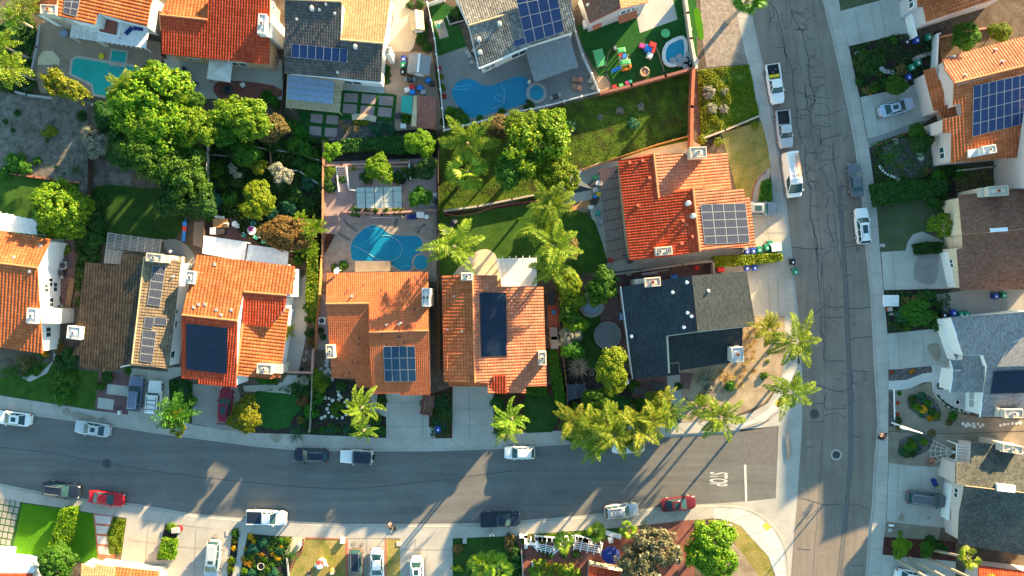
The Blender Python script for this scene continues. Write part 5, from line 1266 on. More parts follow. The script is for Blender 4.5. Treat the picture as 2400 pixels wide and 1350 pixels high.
def frond_quads(g,az,elev,L,droop,node,ll,lw,rows,curl=0.0,side=0.0,spread=1.0):
    """an arching rib with leaflets; returns centres, half-lengths, half-widths"""
    t=np.linspace(0,1,node);e=elev-droop*t**1.4;ds=L/(node-1);a=az+curl*t**2
    dx=np.cos(e)*np.cos(a);dy=np.cos(e)*np.sin(a);dz=np.sin(e)
    p=np.cumsum(np.stack([dx,dy,dz],1)*ds,0);tan=np.stack([dx,dy,dz],1)
    sidev=unit(np.cross(tan,np.array([0,0,1.0])));up=np.cross(sidev,tan)
    C,T_,B=[],[],[]
    for i in range(node-1):
        C.append((p[i]+p[i+1])/2);T_.append((p[i+1]-p[i])*.55);B.append(sidev[i]*lw*.7*(1-.7*t[i]))
    s0=max(2,int(node*.12))
    for i in range(s0,node):
        env=math.sin(math.pi*min(1,(t[i]-.08)/.95)**.6)**.6 if t[i]>.08 else 0
        l0=ll*max(.25,env)*(1-.35*t[i])
        for s in(-1,1):
            for r_ in range(rows):
                l=l0*g.uniform(.6,1.2);lift=(r_/(max(1,rows-1))-.5)*1.1*spread if rows>1 else-.1
                d=unit(sidev[i]*s*1.0+tan[i]*(.45+.6*t[i])+up[i]*lift+g.normal(0,.12,3)+np.array([0,0,-.22]))
                n=np.cross(d,tan[i]);n=np.cross(d,unit(n+g.normal(0,.3,3)))
                C.append(p[i]+d*l*.5);T_.append(d*l*.5);B.append(unit(n)*lw)
    return C,T_,B
def palm_mesh(seed,nf,L,droop,node,ll,lw,rows,e0=(.15,1.1),curl=0,spread=1.0):
    g=np.random.default_rng(seed);C,T_,B=[],[],[]
    for k in range(nf):
        az=TAU*k/nf*1.0+g.normal(0,.3);el=g.uniform(*e0)
        c=frond_quads(g,az,el,L*g.uniform(.65,1.15),droop*g.uniform(.8,1.25),node,ll,lw,rows,curl*g.uniform(.3,1.3),spread=spread)
        C+=c[0];T_+=c[1];B+=c[2]
    return quads_mesh('crown',np.array(C),np.array(T_),np.array(B))
QUEEN=[palm_mesh(s,n,1.28,1.5,30,.33,.0115,5,(-.1,1.2),.25,spread=1.5)for s,n in((1,11),(2,15),(3,13),(4,12))]
WIND=[palm_mesh(s,9,1.3,1.5,28,.25,.012,4,(.3,1.2),-1.0)for s in(5,6)]
SAGO=[palm_mesh(s,30,1.05,.55,20,.16,.012,1,(.05,1.2))for s in(8,9)]
BAMB=[palm_mesh(s,18,1.1,1.9,12,.30,.020,3,(.6,1.4),spread=1.4)for s in(13,14)]
def fan_mesh(seed,nf=24,nb=13):
    g=np.random.default_rng(seed);C,T_,B=[],[],[]
    for k in range(nf):
        az=g.uniform(0,TAU);el=g.uniform(-.5,1.3);pl=g.uniform(.35,.55)
        d=np.array([math.cos(el)*math.cos(az),math.cos(el)*math.sin(az),math.sin(el)]);q=d*pl
        C.append(q/2);T_.append(q/2);s=unit(np.cross(d,[0,0,1.0]));B.append(s*.018);u=np.cross(s,d)
        for j in range(nb):
            a=(j/(nb-1)-.5)*2.7;e=unit(d*math.cos(a)+s*math.sin(a)+u*(-.15-.25*abs(a)/1.3)+np.array([0,0,-.18]));l=.56*(1-.16*abs(a))
            C.append(q+e*l*.5);T_.append(e*l*.5);B.append(unit(np.cross(e,u))*.036)
    return quads_mesh('crown',np.array(C),np.array(T_),np.array(B))
FAN=[fan_mesh(s)for s in(1,2)]
def agave_mesh(seed,n=26,lw=.07):
    g=np.random.default_rng(seed);C,T_,B=[],[],[]
    for k in range(n):
        az=k*2.4;el=.15+1.2*(k/n);d=np.array([math.cos(el)*math.cos(az),math.cos(el)*math.sin(az),math.sin(el)]);l=1-.35*k/n
        C.append(d*l*.5);T_.append(d*l*.5);B.append(unit(np.cross(d,[0,0,1.0]))*lw)
    return quads_mesh('foliage',np.array(C),np.array(T_),np.array(B))
AGAVE=[agave_mesh(1),agave_mesh(2,18,.10)]
def grass_mesh(seed,n=150):
    g=np.random.default_rng(seed);C,T_,B=[],[],[]
    for k in range(n):
        az=g.uniform(0,TAU);el=g.uniform(.1,1.3);d=np.array([math.cos(el)*math.cos(az),math.cos(el)*math.sin(az),math.sin(el)]);l=g.uniform(.5,1.0)
        C.append(d*l*.5);T_.append(d*l*.5);B.append(unit(np.cross(d,[0,0,1.0])+g.normal(0,.2,3))*.022)
    return quads_mesh('foliage',np.array(C),np.array(T_),np.array(B))
GRASS=[grass_mesh(1),grass_mesh(2)]
def palm(px,py,r,h,label,mat='leaf_palm',meshes=None,name='palm_tree',trunk=None,group=None,rot=None,base=None,tr=.16,cat='palm',bark='bark_pale'):
    """r: crown radius in pixels as seen; base: pixel of the foot when the stem leans"""
    ti[0]+=1;ms=meshes or QUEEN;me=ms[ti[0]%len(ms)];R_=r*S*(H-h)/H
    c=W(px,py,h);b=W(*base,G)if base else Vector((c.x,c.y,G));root=empty(name,(b.x,b.y,G));tag(root,label,cat,group)
    mb=MB();e=Vector((c.x-b.x,c.y-b.y,h-G));pts=[e*t+Vector((0,0,0))for t in(0,.05,.3,.6,.9,1)]
    mb.tube(pts,[tr*1.5,tr*1.15,tr,tr*.92,tr*.85,tr*.9],10)
    n=int(h/.35)
    for k in range(1,n):
        t=k/n;q=e*t;mb.tube([q,q+Vector((0,0,.05))],tr*1.07,10)
    mb.build_local('trunk',bark,root)
    o=bpy.data.objects.new('crown',me);COL.objects.link(o);o.parent=root;o.location=e;k=R_
    g_=random.Random(ti[0]);o.scale=(k*g_.uniform(.92,1.1),k*g_.uniform(.92,1.1),k*g_.uniform(.7,1.1));o.rotation_euler=(g_.uniform(-.22,.22),g_.uniform(-.22,.22),rot if rot is not None else ti[0]*.77);setmat(o,mat);return root
def rosette(px,py,r,label,mat='leaf_green',meshes=None,name='cycad',group=None,z=.25,cat='plant'):
    ti[0]+=1;ms=meshes or SAGO;me=ms[ti[0]%len(ms)];c=W(px,py,G+z)
    o=bpy.data.objects.new(name,me);COL.objects.link(o);o.location=(c.x,c.y,G+z);k=r*S
    o.scale=(k,k,k*.8);o.rotation_euler=(0,0,ti[0]*.9);setmat(o,mat);return tag(o,label,cat,group)
def inside(poly,x,y):
    c=False;n=len(poly)
    for i in range(n):
        (x0,y0),(x1,y1)=poly[i],poly[(i+1)%n]
        if(y0>y)!=(y1>y)and x<(x1-x0)*(y-y0)/(y1-y0)+x0:c=not c
    return c
def cover(px,n,mat,h=.35,ls=.16,name='ground_cover',seed=0,kind='stuff',label=None,cat=None,lumps=1.2):
    """leaf cards spread over a pixel polygon in uneven low mounds"""
    g=np.random.default_rng(seed+len(px)*7+int(px[0][0]));xs=[p[0]for p in px];ys=[p[1]for p in px];P=[]
    while len(P)<n:
        x,y=g.uniform(min(xs),max(xs)),g.uniform(min(ys),max(ys))
        if inside(px,x,y):P.append((x,y))
    A=np.array(P);w=np.stack([(A[:,0]-1200)*S,(675-A[:,1])*S,np.zeros(n)],1)
    q=np.sin(w[:,0]*lumps+seed)*np.sin(w[:,1]*lumps*1.1+seed*2)+.6*np.sin(w[:,0]*2.3*lumps+1)*np.sin(w[:,1]*2.1*lumps)
    keep=q>-.75;w=w[keep];q=q[keep];m=len(w)
    w[:,2]=G+.03+np.clip(.5+.5*q,.05,1.2)*h*g.uniform(.2,1.0,m)
    c=w.mean(0);c[2]=G;me=quads_mesh(name,*leaves(g,w-c,np.tile([0,0,1.0],(m,1)),ls,.55,.7),mat)
    o=bpy.data.objects.new(name,me);COL.objects.link(o);o.location=c;tag(o,label,cat,None,kind);return o
def hedge(px,h,mat,label,n=2600,ls=.13,name='hedge',group=None):
    """clipped block: leaf cards over its top and sides, a dense heart inside"""
    g=np.random.default_rng(int(px[0][0]));poly=[W(x,y,G+h)for x,y in px];pl=[(p.x,p.y)for p in poly]
    if area(pl)<0:pl=pl[::-1]
    cx,cy=sum(p[0]for p in pl)/len(pl),sum(p[1]for p in pl)/len(pl);C,Nn=[],[]
    xs=[p[0]for p in pl];ys=[p[1]for p in pl]
    while len(C)<n*.6:
        x,y=g.uniform(min(xs),max(xs)),g.uniform(min(ys),max(ys))
        if inside(pl,x,y):C.append((x,y,h+g.normal(0,.05)+.10*math.sin(x*2.1)*math.sin(y*1.9)-.05));Nn.append((0,0,1))
    per=[math.dist(pl[i],pl[(i+1)%len(pl)])for i in range(len(pl))];tot=sum(per)
    for i in range(len(pl)):
        a,b=pl[i],pl[(i+1)%len(pl)];k=max(1,int(n*.4*per[i]/tot))
        for _ in range(k):
            t=g.random();x,y=a[0]+(b[0]-a[0])*t,a[1]+(b[1]-a[1])*t;nx,ny=(b[1]-a[1])/per[i],(a[0]-b[0])/per[i];o_=g.normal(0,.06)
            C.append((x+nx*o_,y+ny*o_,g.uniform(.05,h)));Nn.append((nx,ny,.2))
    C=np.array(C);C[:,0]-=cx;C[:,1]-=cy
    me=quads_mesh(name,*leaves(g,C,np.array(Nn,float),ls,.6,.55),mat)
    o=bpy.data.objects.new(name,me);COL.objects.link(o);o.location=(cx,cy,G);tag(o,label,'hedge',group)
    mb=MB();mb.prism([(cx+(p[0]-cx)*.9,cy+(p[1]-cy)*.9)for p in pl],G,G+h*.86);c=mb.build('heart',mat,o);return o
def twigs(px,py,r,label,mat='bark_pale',n=60,h=1.6,name='bare_shrub'):
    g=random.Random(int(px));c=W(px,py,G);root=empty(name,c);tag(root,label,'shrub');mb=MB()
    for k in range(n):
        a=g.uniform(0,TAU);l=r*S*g.uniform(.5,1.05);z=h*g.uniform(.4,1);p=(math.cos(a)*l*.4,math.sin(a)*l*.4,z*.65);e=(math.cos(a+.2)*l,math.sin(a+.2)*l,z)
        mb.tube([(0,0,0),p,e],[.035,.028,.012],4,cap=False)
        for s in(-.7,.6):b=a+s;mb.tube([p,(p[0]+math.cos(b)*l*.4,p[1]+math.sin(b)*l*.4,z*.9)],[.02,.008],4,cap=False)
    mb.build_local('branches',mat,root);return root
# ================================================================= planting
tree(365,262,104,9.0,'leaf_lime','largest lime-green tree crown beside the teal pool patio',ry=100,bark='bark')
tree(430,405,78,7.0,'leaf_green','shade-dark lower crown shading the black lawn left of the terraced garden',ry=88)  # underside of the big lime tree, its shade put into darker leaves
tree(300,350,52,6.5,'leaf_deep','deep green tree tucked under the left flank of the largest lime tree')
tree(148,202,70,6.0,'leaf_yellow','yellow-green weeping tree hanging over the teal pool',TREE_L,ry=42,rot=-.65)
tree(572,276,76,6.8,'leaf_lime','lime tree with gold tips below the red-roofed house patio',ry=58)
tree(640,300,34,5.0,'leaf_olive','olive-gold leafed tree beside the square paving slabs',TREE)
tree(605,470,43,5.0,'leaf_yellow','round golden-green tree in the middle of the terraced garden',TREE)
tree(140,492,71,6.5,'leaf_lime','round lime tree on the lawn by the white lattice cover',TREE_F)
tree(1250,345,98,9.0,'leaf_lime','large lime tree on the grass slope beside the feather palms',TREE_L+TREE[:1],ry=92)
tree(1300,405,58,7.0,'leaf_lime','lime tree lobe overhanging the navy gazebo',TREE)
tree(1175,300,42,5.0,'leaf_olive','olive-brown feathery tree at the corner of the white fence',TREE_F,ry=34)
tree(888,396,34,4.5,'leaf_lime','bright lime tree standing in the raised planter above the pergola',TREE)
tree(985,336,34,4.6,'leaf_lime','lime tree with pale tips at right end of the ivy bank',TREE)
tree(777,356,26,4.2,'leaf_lime','narrow lime tree at left end of the ivy bank',TREE_L,ry=32)
tree(772,405,16,3.0,'leaf_lime','small lime tree beside the brown garden steps',TREE_L)
tree(660,408,33,3.6,'leaf_grey','pale variegated tree beside the terraced garden path',TREE_L)
tree(578,362,34,4.0,'leaf_green','bright green feathery tree among dark terraced garden shrubs',TREE_F)
tree(606,392,18,3.0,'leaf_yellow','small golden shrub-tree on a garden terrace',TREE)
tree(1000,394,26,4.4,'leaf_deep','dark green tree in the stone planter against the right garden fence')
tree(985,462,30,4.4,'leaf_green','green tree beside the striped pergola canopy',TREE)
tree(672,548,66,5.0,'leaf_brown','bronze-brown tree over the backyard of round white tables',TREE_F,ry=46)
tree(1434,868,40,7.8,'leaf_yellow','yellow-lime tree against the navy shingle roof',TREE,ry=52)
tree(1412,668,44,5.0,'leaf_green','glossy green tree beside the round trampoline cover',TREE)
tree(1400,700,28,4.2,'leaf_lime','lime-tipped tree above the round blue trampoline',TREE_L)
tree(1345,1000,34,4.5,'leaf_green','dark green street tree at left end of the palm clump',TREE)
tree(1405,950,48,5.0,'leaf_green','green tree between the dark patio sail and the street palms',TREE_F,ry=40)
tree(1445,950,28,4.5,'leaf_deep','dark green tree right of the yellow-lime tree foot',TREE)
tree(1540,945,32,4.5,'leaf_yellow','golden bushy tree in front of the brick entry patio',TREE_F)
tree(1520,1288,74,7.0,'leaf_gum','grey-brown gum tree over the blue parasol patio',TREE_L+TREE_F,ry=66,bark='bark_pale')
tree(1500,1335,46,6.0,'leaf_gum','lower grey-brown gum crown at the bottom edge',TREE_F)
tree(1668,1292,68,6.5,'leaf_lime','bright green round tree on the sunlit street corner',TREE,ry=66)
tree(1640,1240,26,4.0,'leaf_palm','pale green bushy tree at the top of the corner tree',TREE_L)
tree(575,974,41,4.5,'leaf_yellow','yellow-green tree in front of the artificial lawn oval',TREE)
palm(414,968,54,4.4,'dark feathery street tree with arching sprays next to the white off-roader','leaf_green',BAMB,'feathery_tree',cat='tree',bark='bark')
tree(408,988,34,5.2,'leaf_yellow','gold-tipped low crown hanging over the north kerb',TREE_L)
tree(132,1318,47,5.0,'leaf_green','glossy round street tree on the bottom left lawn',TREE_F)
tree(2150,288+20,20,3.0,'leaf_green','small green bush tree by the garage of the solar house',TREE)
tree(2265,85,36,4.0,'leaf_green','green tree between the two red-roofed houses',TREE_F,ry=34)
tree(2345,75,26,4.0,'leaf_lime','sunlit green tree right of its darker twin by the pink wall',TREE)
tree(2035,148,32,3.2,'leaf_deep','dark rose bush tree in the front bed beside the pavement',TREE)
tree(2100,200,26,3.0,'leaf_green','feathery green bush at the edge of the sedan driveway',TREE_F,rot=0)
tree(2160,335,26,3.2,'leaf_deep','dark green bush beside the bay window',TREE)
tree(2145,732,40,3.2,'leaf_green','broad green bush in the bed above the stained driveway',TREE,ry=28)
tree(2112,738,22,2.6,'leaf_teal','blue-green flowering bush with white blooms by the pavement',TREE_L)
tree(2112,1283,24,2.6,'leaf_lime','bright lime round bush at the foot of the leaning palms',TREE)
tree(2172,1288,18,2.2,'leaf_green','dark green round bush beside the bright lime bush',TREE)
tree(1336,665,30,4.5,'leaf_yellow','golden shrub tree with cream flowers at the foot of the feather palm row',TREE_F)
tree(1325,585,34,5.0,'leaf_olive','olive leafed tree among the feather palm row',TREE_F)
tree(450,235,30,6.0,'leaf_green','green side crown by the dark patio of the red-roofed house',TREE)
tree(360,185,40,6.5,'leaf_lime','upper lime tree crown right of the small pool palm',TREE)
for x,y,r,h_,m_,l in((300,235,50,8.2,'leaf_lime','left lobe of lime foliage beside the largest lime tree'),(455,300,52,7.6,'leaf_lime','right lobe of lime foliage above the grey garden fence'),(345,360,62,7.6,'leaf_green','middle green crown between the lime tree and the black lawn'),(462,475,44,5.6,'leaf_deep','shade-dark lowest crown by the blue garden slide'),(400,470,40,6.0,'leaf_deep','shade-dark crown edging the black lawn'),(330,300,46,8.0,'leaf_lime','lime crown below the heart of the largest lime tree'),(415,215,40,7.0,'leaf_lime','lime crown above the dark patio chairs'),(520,300,40,6.0,'leaf_green','green crown left of the lime tree with gold tips'),  # the lowest crowns get darker leaves to colour in the tree's shaded part
    (1205,395,52,7.4,'leaf_green','lower left crown of the large slope tree'),(1290,300,46,8.0,'leaf_lime','upper right crown of the large slope tree'),(1230,300,44,8.0,'leaf_lime','top crown of the large slope tree beside the olive feathery tree')):tree(x,y,r,h_,m_,l)
o=tree(2209,528,36,3.4,'leaf_lime','smooth egg-shaped clipped topiary tree by the brown shingle house',[ROUND],ry=27,hr=1.0)
hedge([(2046,432),(2110,424),(2220,422),(2222,446),(2140,470),(2054,482)],1.3,'leaf_deep','long dark green hedge between two right-hand front gardens',5200,.17)
hedge([(2143,574),(2170,568),(2212,570),(2206,592),(2150,596)],.9,'leaf_deep','low dark hedge beside the curved path of the brown house',1500,.14)
hedge([(1672,602),(1740,598),(1832,594),(1835,610),(1760,620),(1674,624)],1.2,'leaf_yellow','golden-green hedge behind the row of recycling bins',3200,.13)
hedge([(142,1194),(176,1192),(160,1270),(148,1290),(112,1282),(126,1240)],1.3,'leaf_lime','thick clipped hedge dividing the two bright green lawns',4200,.13)
for x,y,r,m_,l in((1332,668,31,'leaf_lime','bushy lime screening tree at the top of the row beside the trampolines'),(1342,705,30,'leaf_yellow','golden screening tree beside the round blue trampoline'),(1334,738,29,'leaf_green','green screening tree left of the large grey trampoline'),(1346,765,28,'leaf_lime','lime screening tree touching the dark lawn by the grey trampoline'),(1334,790,27,'leaf_grey','pale-flowered screening tree in the row beside the coral roof'),(1342,820,28,'leaf_green','lowest dark green screening tree above the twiggy shrub')):tree(x,y,r,3.8,m_,l)
hedge([(1284,820),(1306,822),(1330,960),(1328,1000),(1318,985),(1296,910)],.8,'leaf_green','low green hedge along the fence of the oval lawn',2600,.14)
hedge([(1234,905),(1280,903),(1280,925),(1236,925)],.9,'leaf_green','square green hedge beneath the coral tile eave',1200,.14)
hedge([(722,575),(744,570),(745,700),(735,760),(716,700)],1.6,'leaf_lime','lime hedge along the orange fence beside the pool patio',3400,.17)
hedge([(1788,425),(1808,420),(1808,472),(1782,474)],1.0,'leaf_green','small green hedge beside the curved driveway path',900,.14)
hedge([(380,1262),(412,1268),(406,1312),(368,1308)],1.1,'leaf_lime','green hedge block in the driveway median',1400,.13)
hedge([(800,328),(1020,312),(1022,345),(940,360),(870,350),(800,356)],1.0,'leaf_deep','dark ivy bank below the gravel bed of paving slabs',5200,.17,'ivy_bank')
cover([(1634,165),(1702,158),(1712,240),(1690,306),(1642,322)],6500,'leaf_yellow',.4,.11,seed=1)
cover([(1702,158),(1755,152),(1779,268),(1770,284),(1690,306),(1712,240)],5500,'leaf_lime',.25,.09,seed=21)
cover([(1050,310),(1240,270),(1412,226),(1622,172),(1618,322),(1450,368),(1340,400),(1320,470),(1035,490)],9000,'leaf_green',.12,.065,seed=2,lumps=.7)
cover([(485,300),(755,322),(752,600),(640,590),(490,500)],9000,'leaf_deep',.8,.2,seed=3)
cover([(580,1252),(688,1260),(666,1350),(565,1350)],1800,'leaf_green',.35,.12,seed=4)
cover([(740,900),(880,910),(895,1020),(735,1018)],700,'leaf_deep',.3,.12,seed=5)
cover([(1992,112),(2100,80),(2195,92),(2200,170),(2120,200),(2018,224)],2600,'leaf_deep',.4,.14,seed=6)
cover([(2040,335),(2195,292),(2230,440),(2056,470)],2600,'leaf_green',.35,.13,seed=7,lumps=2)
cover([(2076,684),(2225,684),(2228,768),(2082,778)],1800,'leaf_deep',.4,.13,seed=8)
cover([(205,440),(250,560),(230,600),(195,700),(185,700),(178,560)],2200,'leaf_deep',.7,.18,seed=9)
cover([(268,1215),(295,1218),(283,1298),(256,1296)],1500,'leaf_lime',.4,.12,seed=10)
cover([(1165,910),(1235,925),(1240,1012),(1165,1010)],700,'leaf_deep',.4,.13,seed=12)
cover([(1222,1250),(1376,1246),(1455,1241),(1450,1258),(1300,1268),(1224,1272)],1400,'leaf_lime',.2,.1,seed=13)
cover([(560,935),(735,885),(735,1016),(690,1015),(705,960),(690,925),(640,910)],1100,'leaf_deep',.4,.13,seed=14)
cover([(0,870),(60,850),(95,820),(120,800),(100,860),(60,890)],700,'leaf_green',.4,.13,seed=15)
cover([(1005,930),(1060,908),(1058,1022),(1010,1024)],900,'leaf_deep',.5,.15,seed=16)
cover([(2225,395),(2400,385),(2400,430),(2240,455)],1500,'leaf_olive',.4,.13,seed=17)
cover([(1325,960),(1500,930),(1590,985),(1480,995),(1335,1006)],3000,'leaf_green',.8,.18,seed=18)
cover([(60,30),(90,60),(75,140),(90,200),(70,225),(0,215),(0,60)],3500,'leaf_deep',1.0,.2,seed=19)
for x,y,r,h,l,kw in(
 (1064,576,66,8.0,'star-shaped feather palm at right end of the kidney pool',dict(meshes=QUEEN[:1])),
 (1096,334,64,4.8,'feather palm on the slope behind the shaggy fan palm',{}),
 (1290,478,56,8.0,'feather palm with long arms just left of the navy gazebo',{}),
 (1268,535,52,7.5,'feather palm in the middle of the row along the oval lawn',{}),
 (1300,575,58,8.5,'broad feather palm in the row right of the sunlit lawn patch',{}),
 (1295,628,46,7.0,'lowest feather palm in the row beside the white lattice cover',{}),
 (1865,800,60,7.5,'bright feather palm leaning over the main road kerb',{}),
 (1850,918,54,7.0,'feather palm standing on the white corner pavement',{}),
 (1800,772,40,6.0,'golden feather palm in the sandy garden by the driveway',dict(mat='leaf_palm_gold')),
 (1686,978,52,8.0,'spiky feather palm leaning over the stop-line end of the street',{}),
 (1632,950,38,7.0,'sparse feather palm left of the spiky corner palm',dict(meshes=WIND)),
 (1572,972,40,7.0,'thin-leaved feather palm over the concrete entry path',dict(meshes=WIND,mat='leaf_palm')),
 (1500,1005,52,7.0,'golden feather palm shading the half-hidden white car',dict(mat='leaf_palm_gold')),
 (1440,1015,56,7.5,'yellow-green feather palm in the middle of the street clump',{}),
 (1378,1010,54,7.0,'golden feather palm at the left of the street clump',dict(mat='leaf_palm_gold')),
 (1345,985,44,6.5,'golden-green feather palm above the dark patio sail',dict(mat='leaf_palm_gold')),
 (1420,988,46,7.0,'feather palm at the back of the street clump',{}),
 (1530,985,46,7.2,'feather palm at the right end of the street clump',dict(mat='leaf_palm_gold')),
 (1395,1045,40,6.5,'green feather palm drooping over the north kerb',{}),
 (1470,1030,38,6.5,'green feather palm above the hood of the half-hidden car',{}),
 (845,958,54,7.0,'windswept feather palm by the stepping-stone garden',dict(meshes=WIND)),
 (852,1010,34,5.0,'low windswept feather palm at the edge of the north pavement',dict(meshes=WIND)),
 (1200,985,50,7.0,'feather palm with pale stem beside the oval lawn',dict(meshes=WIND)),
 (1185,1010,34,5.5,'short feather palm touching the north pavement',{}),
 (290,206,38,6.5,'small feather palm leaning over the teal pool',dict(base=(322,232))),
 (20,160,60,6.5,'big drooping golden palm at the left edge',dict(mat='leaf_palm',meshes=BAMB)),
 (12,110,44,6.0,'yellow-green drooping palm above the left edge path',dict(meshes=BAMB)),
 (60,20,40,6.0,'drooping palm in the top left corner',dict(meshes=BAMB)),
 (30,40,34,5.0,'smaller drooping palm at the very top left',dict(meshes=BAMB)),
 (672,776,20,3.0,'small palm beside the eave of the black-array house',{}),
 (1560,930,26,5.5,'dry-tipped small palm by the brick entry patio',dict(mat='leaf_palm_gold')),
 ):palm(x,y,r,h,l,**kw)
for x,y,r,h,l,kw in(
 (1096,400,56,3.9,'shaggy fan palm above the curved brick lawn edging',dict(mat='leaf_palm')),
 (1758,-2,44,6.5,'fan palm with thick leaning trunk at the top edge',dict(base=(1706,50),tr=.28,bark='bark_pale',mat='leaf_green')),
 (1322,1270,28,3.5,'fan palm in the middle of the white pergola',{}),
 (1398,1248,27,3.6,'pale fan palm at right end of the white pergola',{}),
 (1472,1242,22,3.0,'fan palm at the edge of the gum tree',{}),
 (1130,1325,36,3.2,'fan palm on the shaded lawn right of the sunlit driveway',{}),
 (1168,1335,40,3.4,'bushier fan palm at the bottom edge of the shaded lawn',{}),
 (2272,1308,30,9.0,'tall fan palm crown beside the pink wall',dict(base=(2190,1290))),
 (2250,1405,40,9.0,'leaning tall palm with rough bare trunk, leftmost of three',dict(base=(2100,1308),tr=.2)),
 (2300,1400,40,9.0,'leaning tall palm with rough bare trunk, middle of three',dict(base=(2132,1308),tr=.2)),
 (2330,1380,36,9.0,'leaning tall palm with rough bare trunk, rightmost of three',dict(base=(2172,1308),tr=.2)),
 (735,540,34,4.0,'lime spiky cane plant beside the bronze-brown tree',dict(meshes=BAMB,mat='leaf_lime')),
 (722,578,30,3.4,'lower lime spiky cane plant above the pool fence',dict(meshes=BAMB,mat='leaf_lime')),
 (708,515,24,3.6,'small lime cane plant at the top of the bronze-brown tree',dict(meshes=BAMB,mat='leaf_lime')),
 ):palm(x,y,r,h,l,meshes=kw.pop('meshes',FAN),name='fan_palm',**kw)
for x,y,r,l,m in((180,400,20,'dark cycad rosette at the end of the brick lawn edging','leaf_deep'),(17,872,20,'cycad by the curved grey path at the left edge','leaf_green'),(40,884,20,'right-hand cycad of the pair on the left front lawn','leaf_green'),
    (687,1299,19,'dark green cycad between flower garden and dry lawn','leaf_green'),(271,1258,19,'pale green cycad on the brick stepping path','leaf_palm'),(2081,371,25,'large cycad in the pavement bed of the solar house','leaf_green'),(2108,389,12,'small pale rosette beside the large cycad','leaf_lime'),
    (1035,945,22,'dark cycad at the head of the bed between the driveways','leaf_teal'),(1045,975,24,'dark cycad in the middle of the bed between the driveways','leaf_deep'),(1030,1000,22,'dark cycad by the pavement between the driveways','leaf_teal'),(697,1018,26,'blue-green cycad leaning over the north pavement','leaf_teal'),(1170,1010,20,'green cycad near the short feather palm','leaf_green'),(2152,1022,20,'blue-green spiky yucca in the oval island bed','leaf_teal'),
    (2355,412,12,'dark rosette behind the brown house chimney','leaf_deep')):rosette(x,y,r,l,m)
for x,y,r,m in((133,393,12,'leaf_teal'),(153,407,9,'leaf_teal')):rosette(x,y,r,'blue-grey agave on the grey slope above the lawn edging',m,AGAVE,'agave','agaves on the grey slope')
for x,y in((535,395),(545,330),(522,340),(555,345),(530,355),(560,372)):rosette(x,y,12,'grey-green rosette plant in the dark terraced garden','leaf_teal',AGAVE,'agave','rosettes in the terraced garden')
for x,y,r in((918,402,11),(945,398,12),(828,395,12),(945,378,10)):rosette(x,y,r,'arching green-gold bromeliad in the stone planters by the steps','leaf_palm',GRASS,'bromeliad','bromeliads in the stone planters')
for x,y,r in((1750,790,14),(1757,812,14),(1762,840,13),(1755,765,12),(1745,868,13),(1718,885,14),(1700,890,13),(1688,884,12),(1765,870,12),(1740,900,10),(1775,762,12),(1742,830,12),(1748,850,14),(1735,885,14),(1705,880,13),(1690,872,12),(1770,780,14),(1768,800,13),(1778,775,12),(1728,905,11),(1670,888,12),(1752,742,11),(1765,825,12)):rosette(x,y,r,'straw-coloured ornamental grass clump in the sandy corner garden','leaf_straw',GRASS,'ornamental_plant','straw grasses in the sandy garden')
for x,y,r in((812,300,16),(838,303,15),(800,290,12)):rosette(x,y,r,'pale ornamental grass on the gravel bed below the paving slabs','leaf_straw',GRASS,'ornamental_plant','grasses on the gravel bed')
for x,y,r in((880,300,13),(905,296,12),(890,312,10),(918,306,10)):shrub(x,y,r,'leaf_teal','grey-green shrub on the gravel bed below the paving slabs',group='shrubs on the gravel bed')
shrub(846,286,22,'leaf_yellow','golden shrub behind the tan garden bench',ry=10,rot=-.1)
for x,y,r in((1662,216,17),(1698,215,10),(1668,254,14),(1697,256,12)):shrub(x,y,r,'leaf_grey','silver-grey shrub on the sunlit golden bank',group='silver shrubs on the sunlit bank')
for x,y,r in((1452,260,10),(1502,250,10),(1484,292,15),(1338,295,14),(1330,310,12),(1406,275,8)):shrub(x,y,r,'leaf_grey' if r<12 else 'leaf_teal','silvery shrub on the shaded grass slope',group='silvery shrubs on the shaded slope')
for x,y,r in((1646,327,12),(1684,333,12),(1677,311,7),(1708,300,6),(1731,296,6),(1770,292,10)):shrub(x,y,r,'leaf_yellow','small round clipped shrub in the bed by the red wall',meshes=[ROUND],group='clipped shrubs by the red wall')
shrub(115,308,20,'leaf_yellow','yellow flowering shrub on the grey slope',ry=14)
for x,y,r in((34,380,26),(58,395,18),(86,378,11),(10,405,16)):shrub(x,y,r,'leaf_green','green mounded shrub above the brick lawn edging',group='shrubs above the lawn edging')
for x,y,r,m in((40,265,9,'leaf_deep'),(12,285,7,'leaf_deep'),(30,305,6,'leaf_deep'),(190,272,14,'leaf_deep'),(110,330,5,'leaf_deep')):shrub(x,y,r,m,'small dark weed bush on the grey slope',group='weed bushes on the grey slope')
tree(225,335,36,4.5,'leaf_grey','pale feathery sparse tree at the corner of the grey slope',TREE_L)
tree(250,275,34,4.2,'leaf_deep','dark green tree between the grey slope and the largest lime tree',TREE)
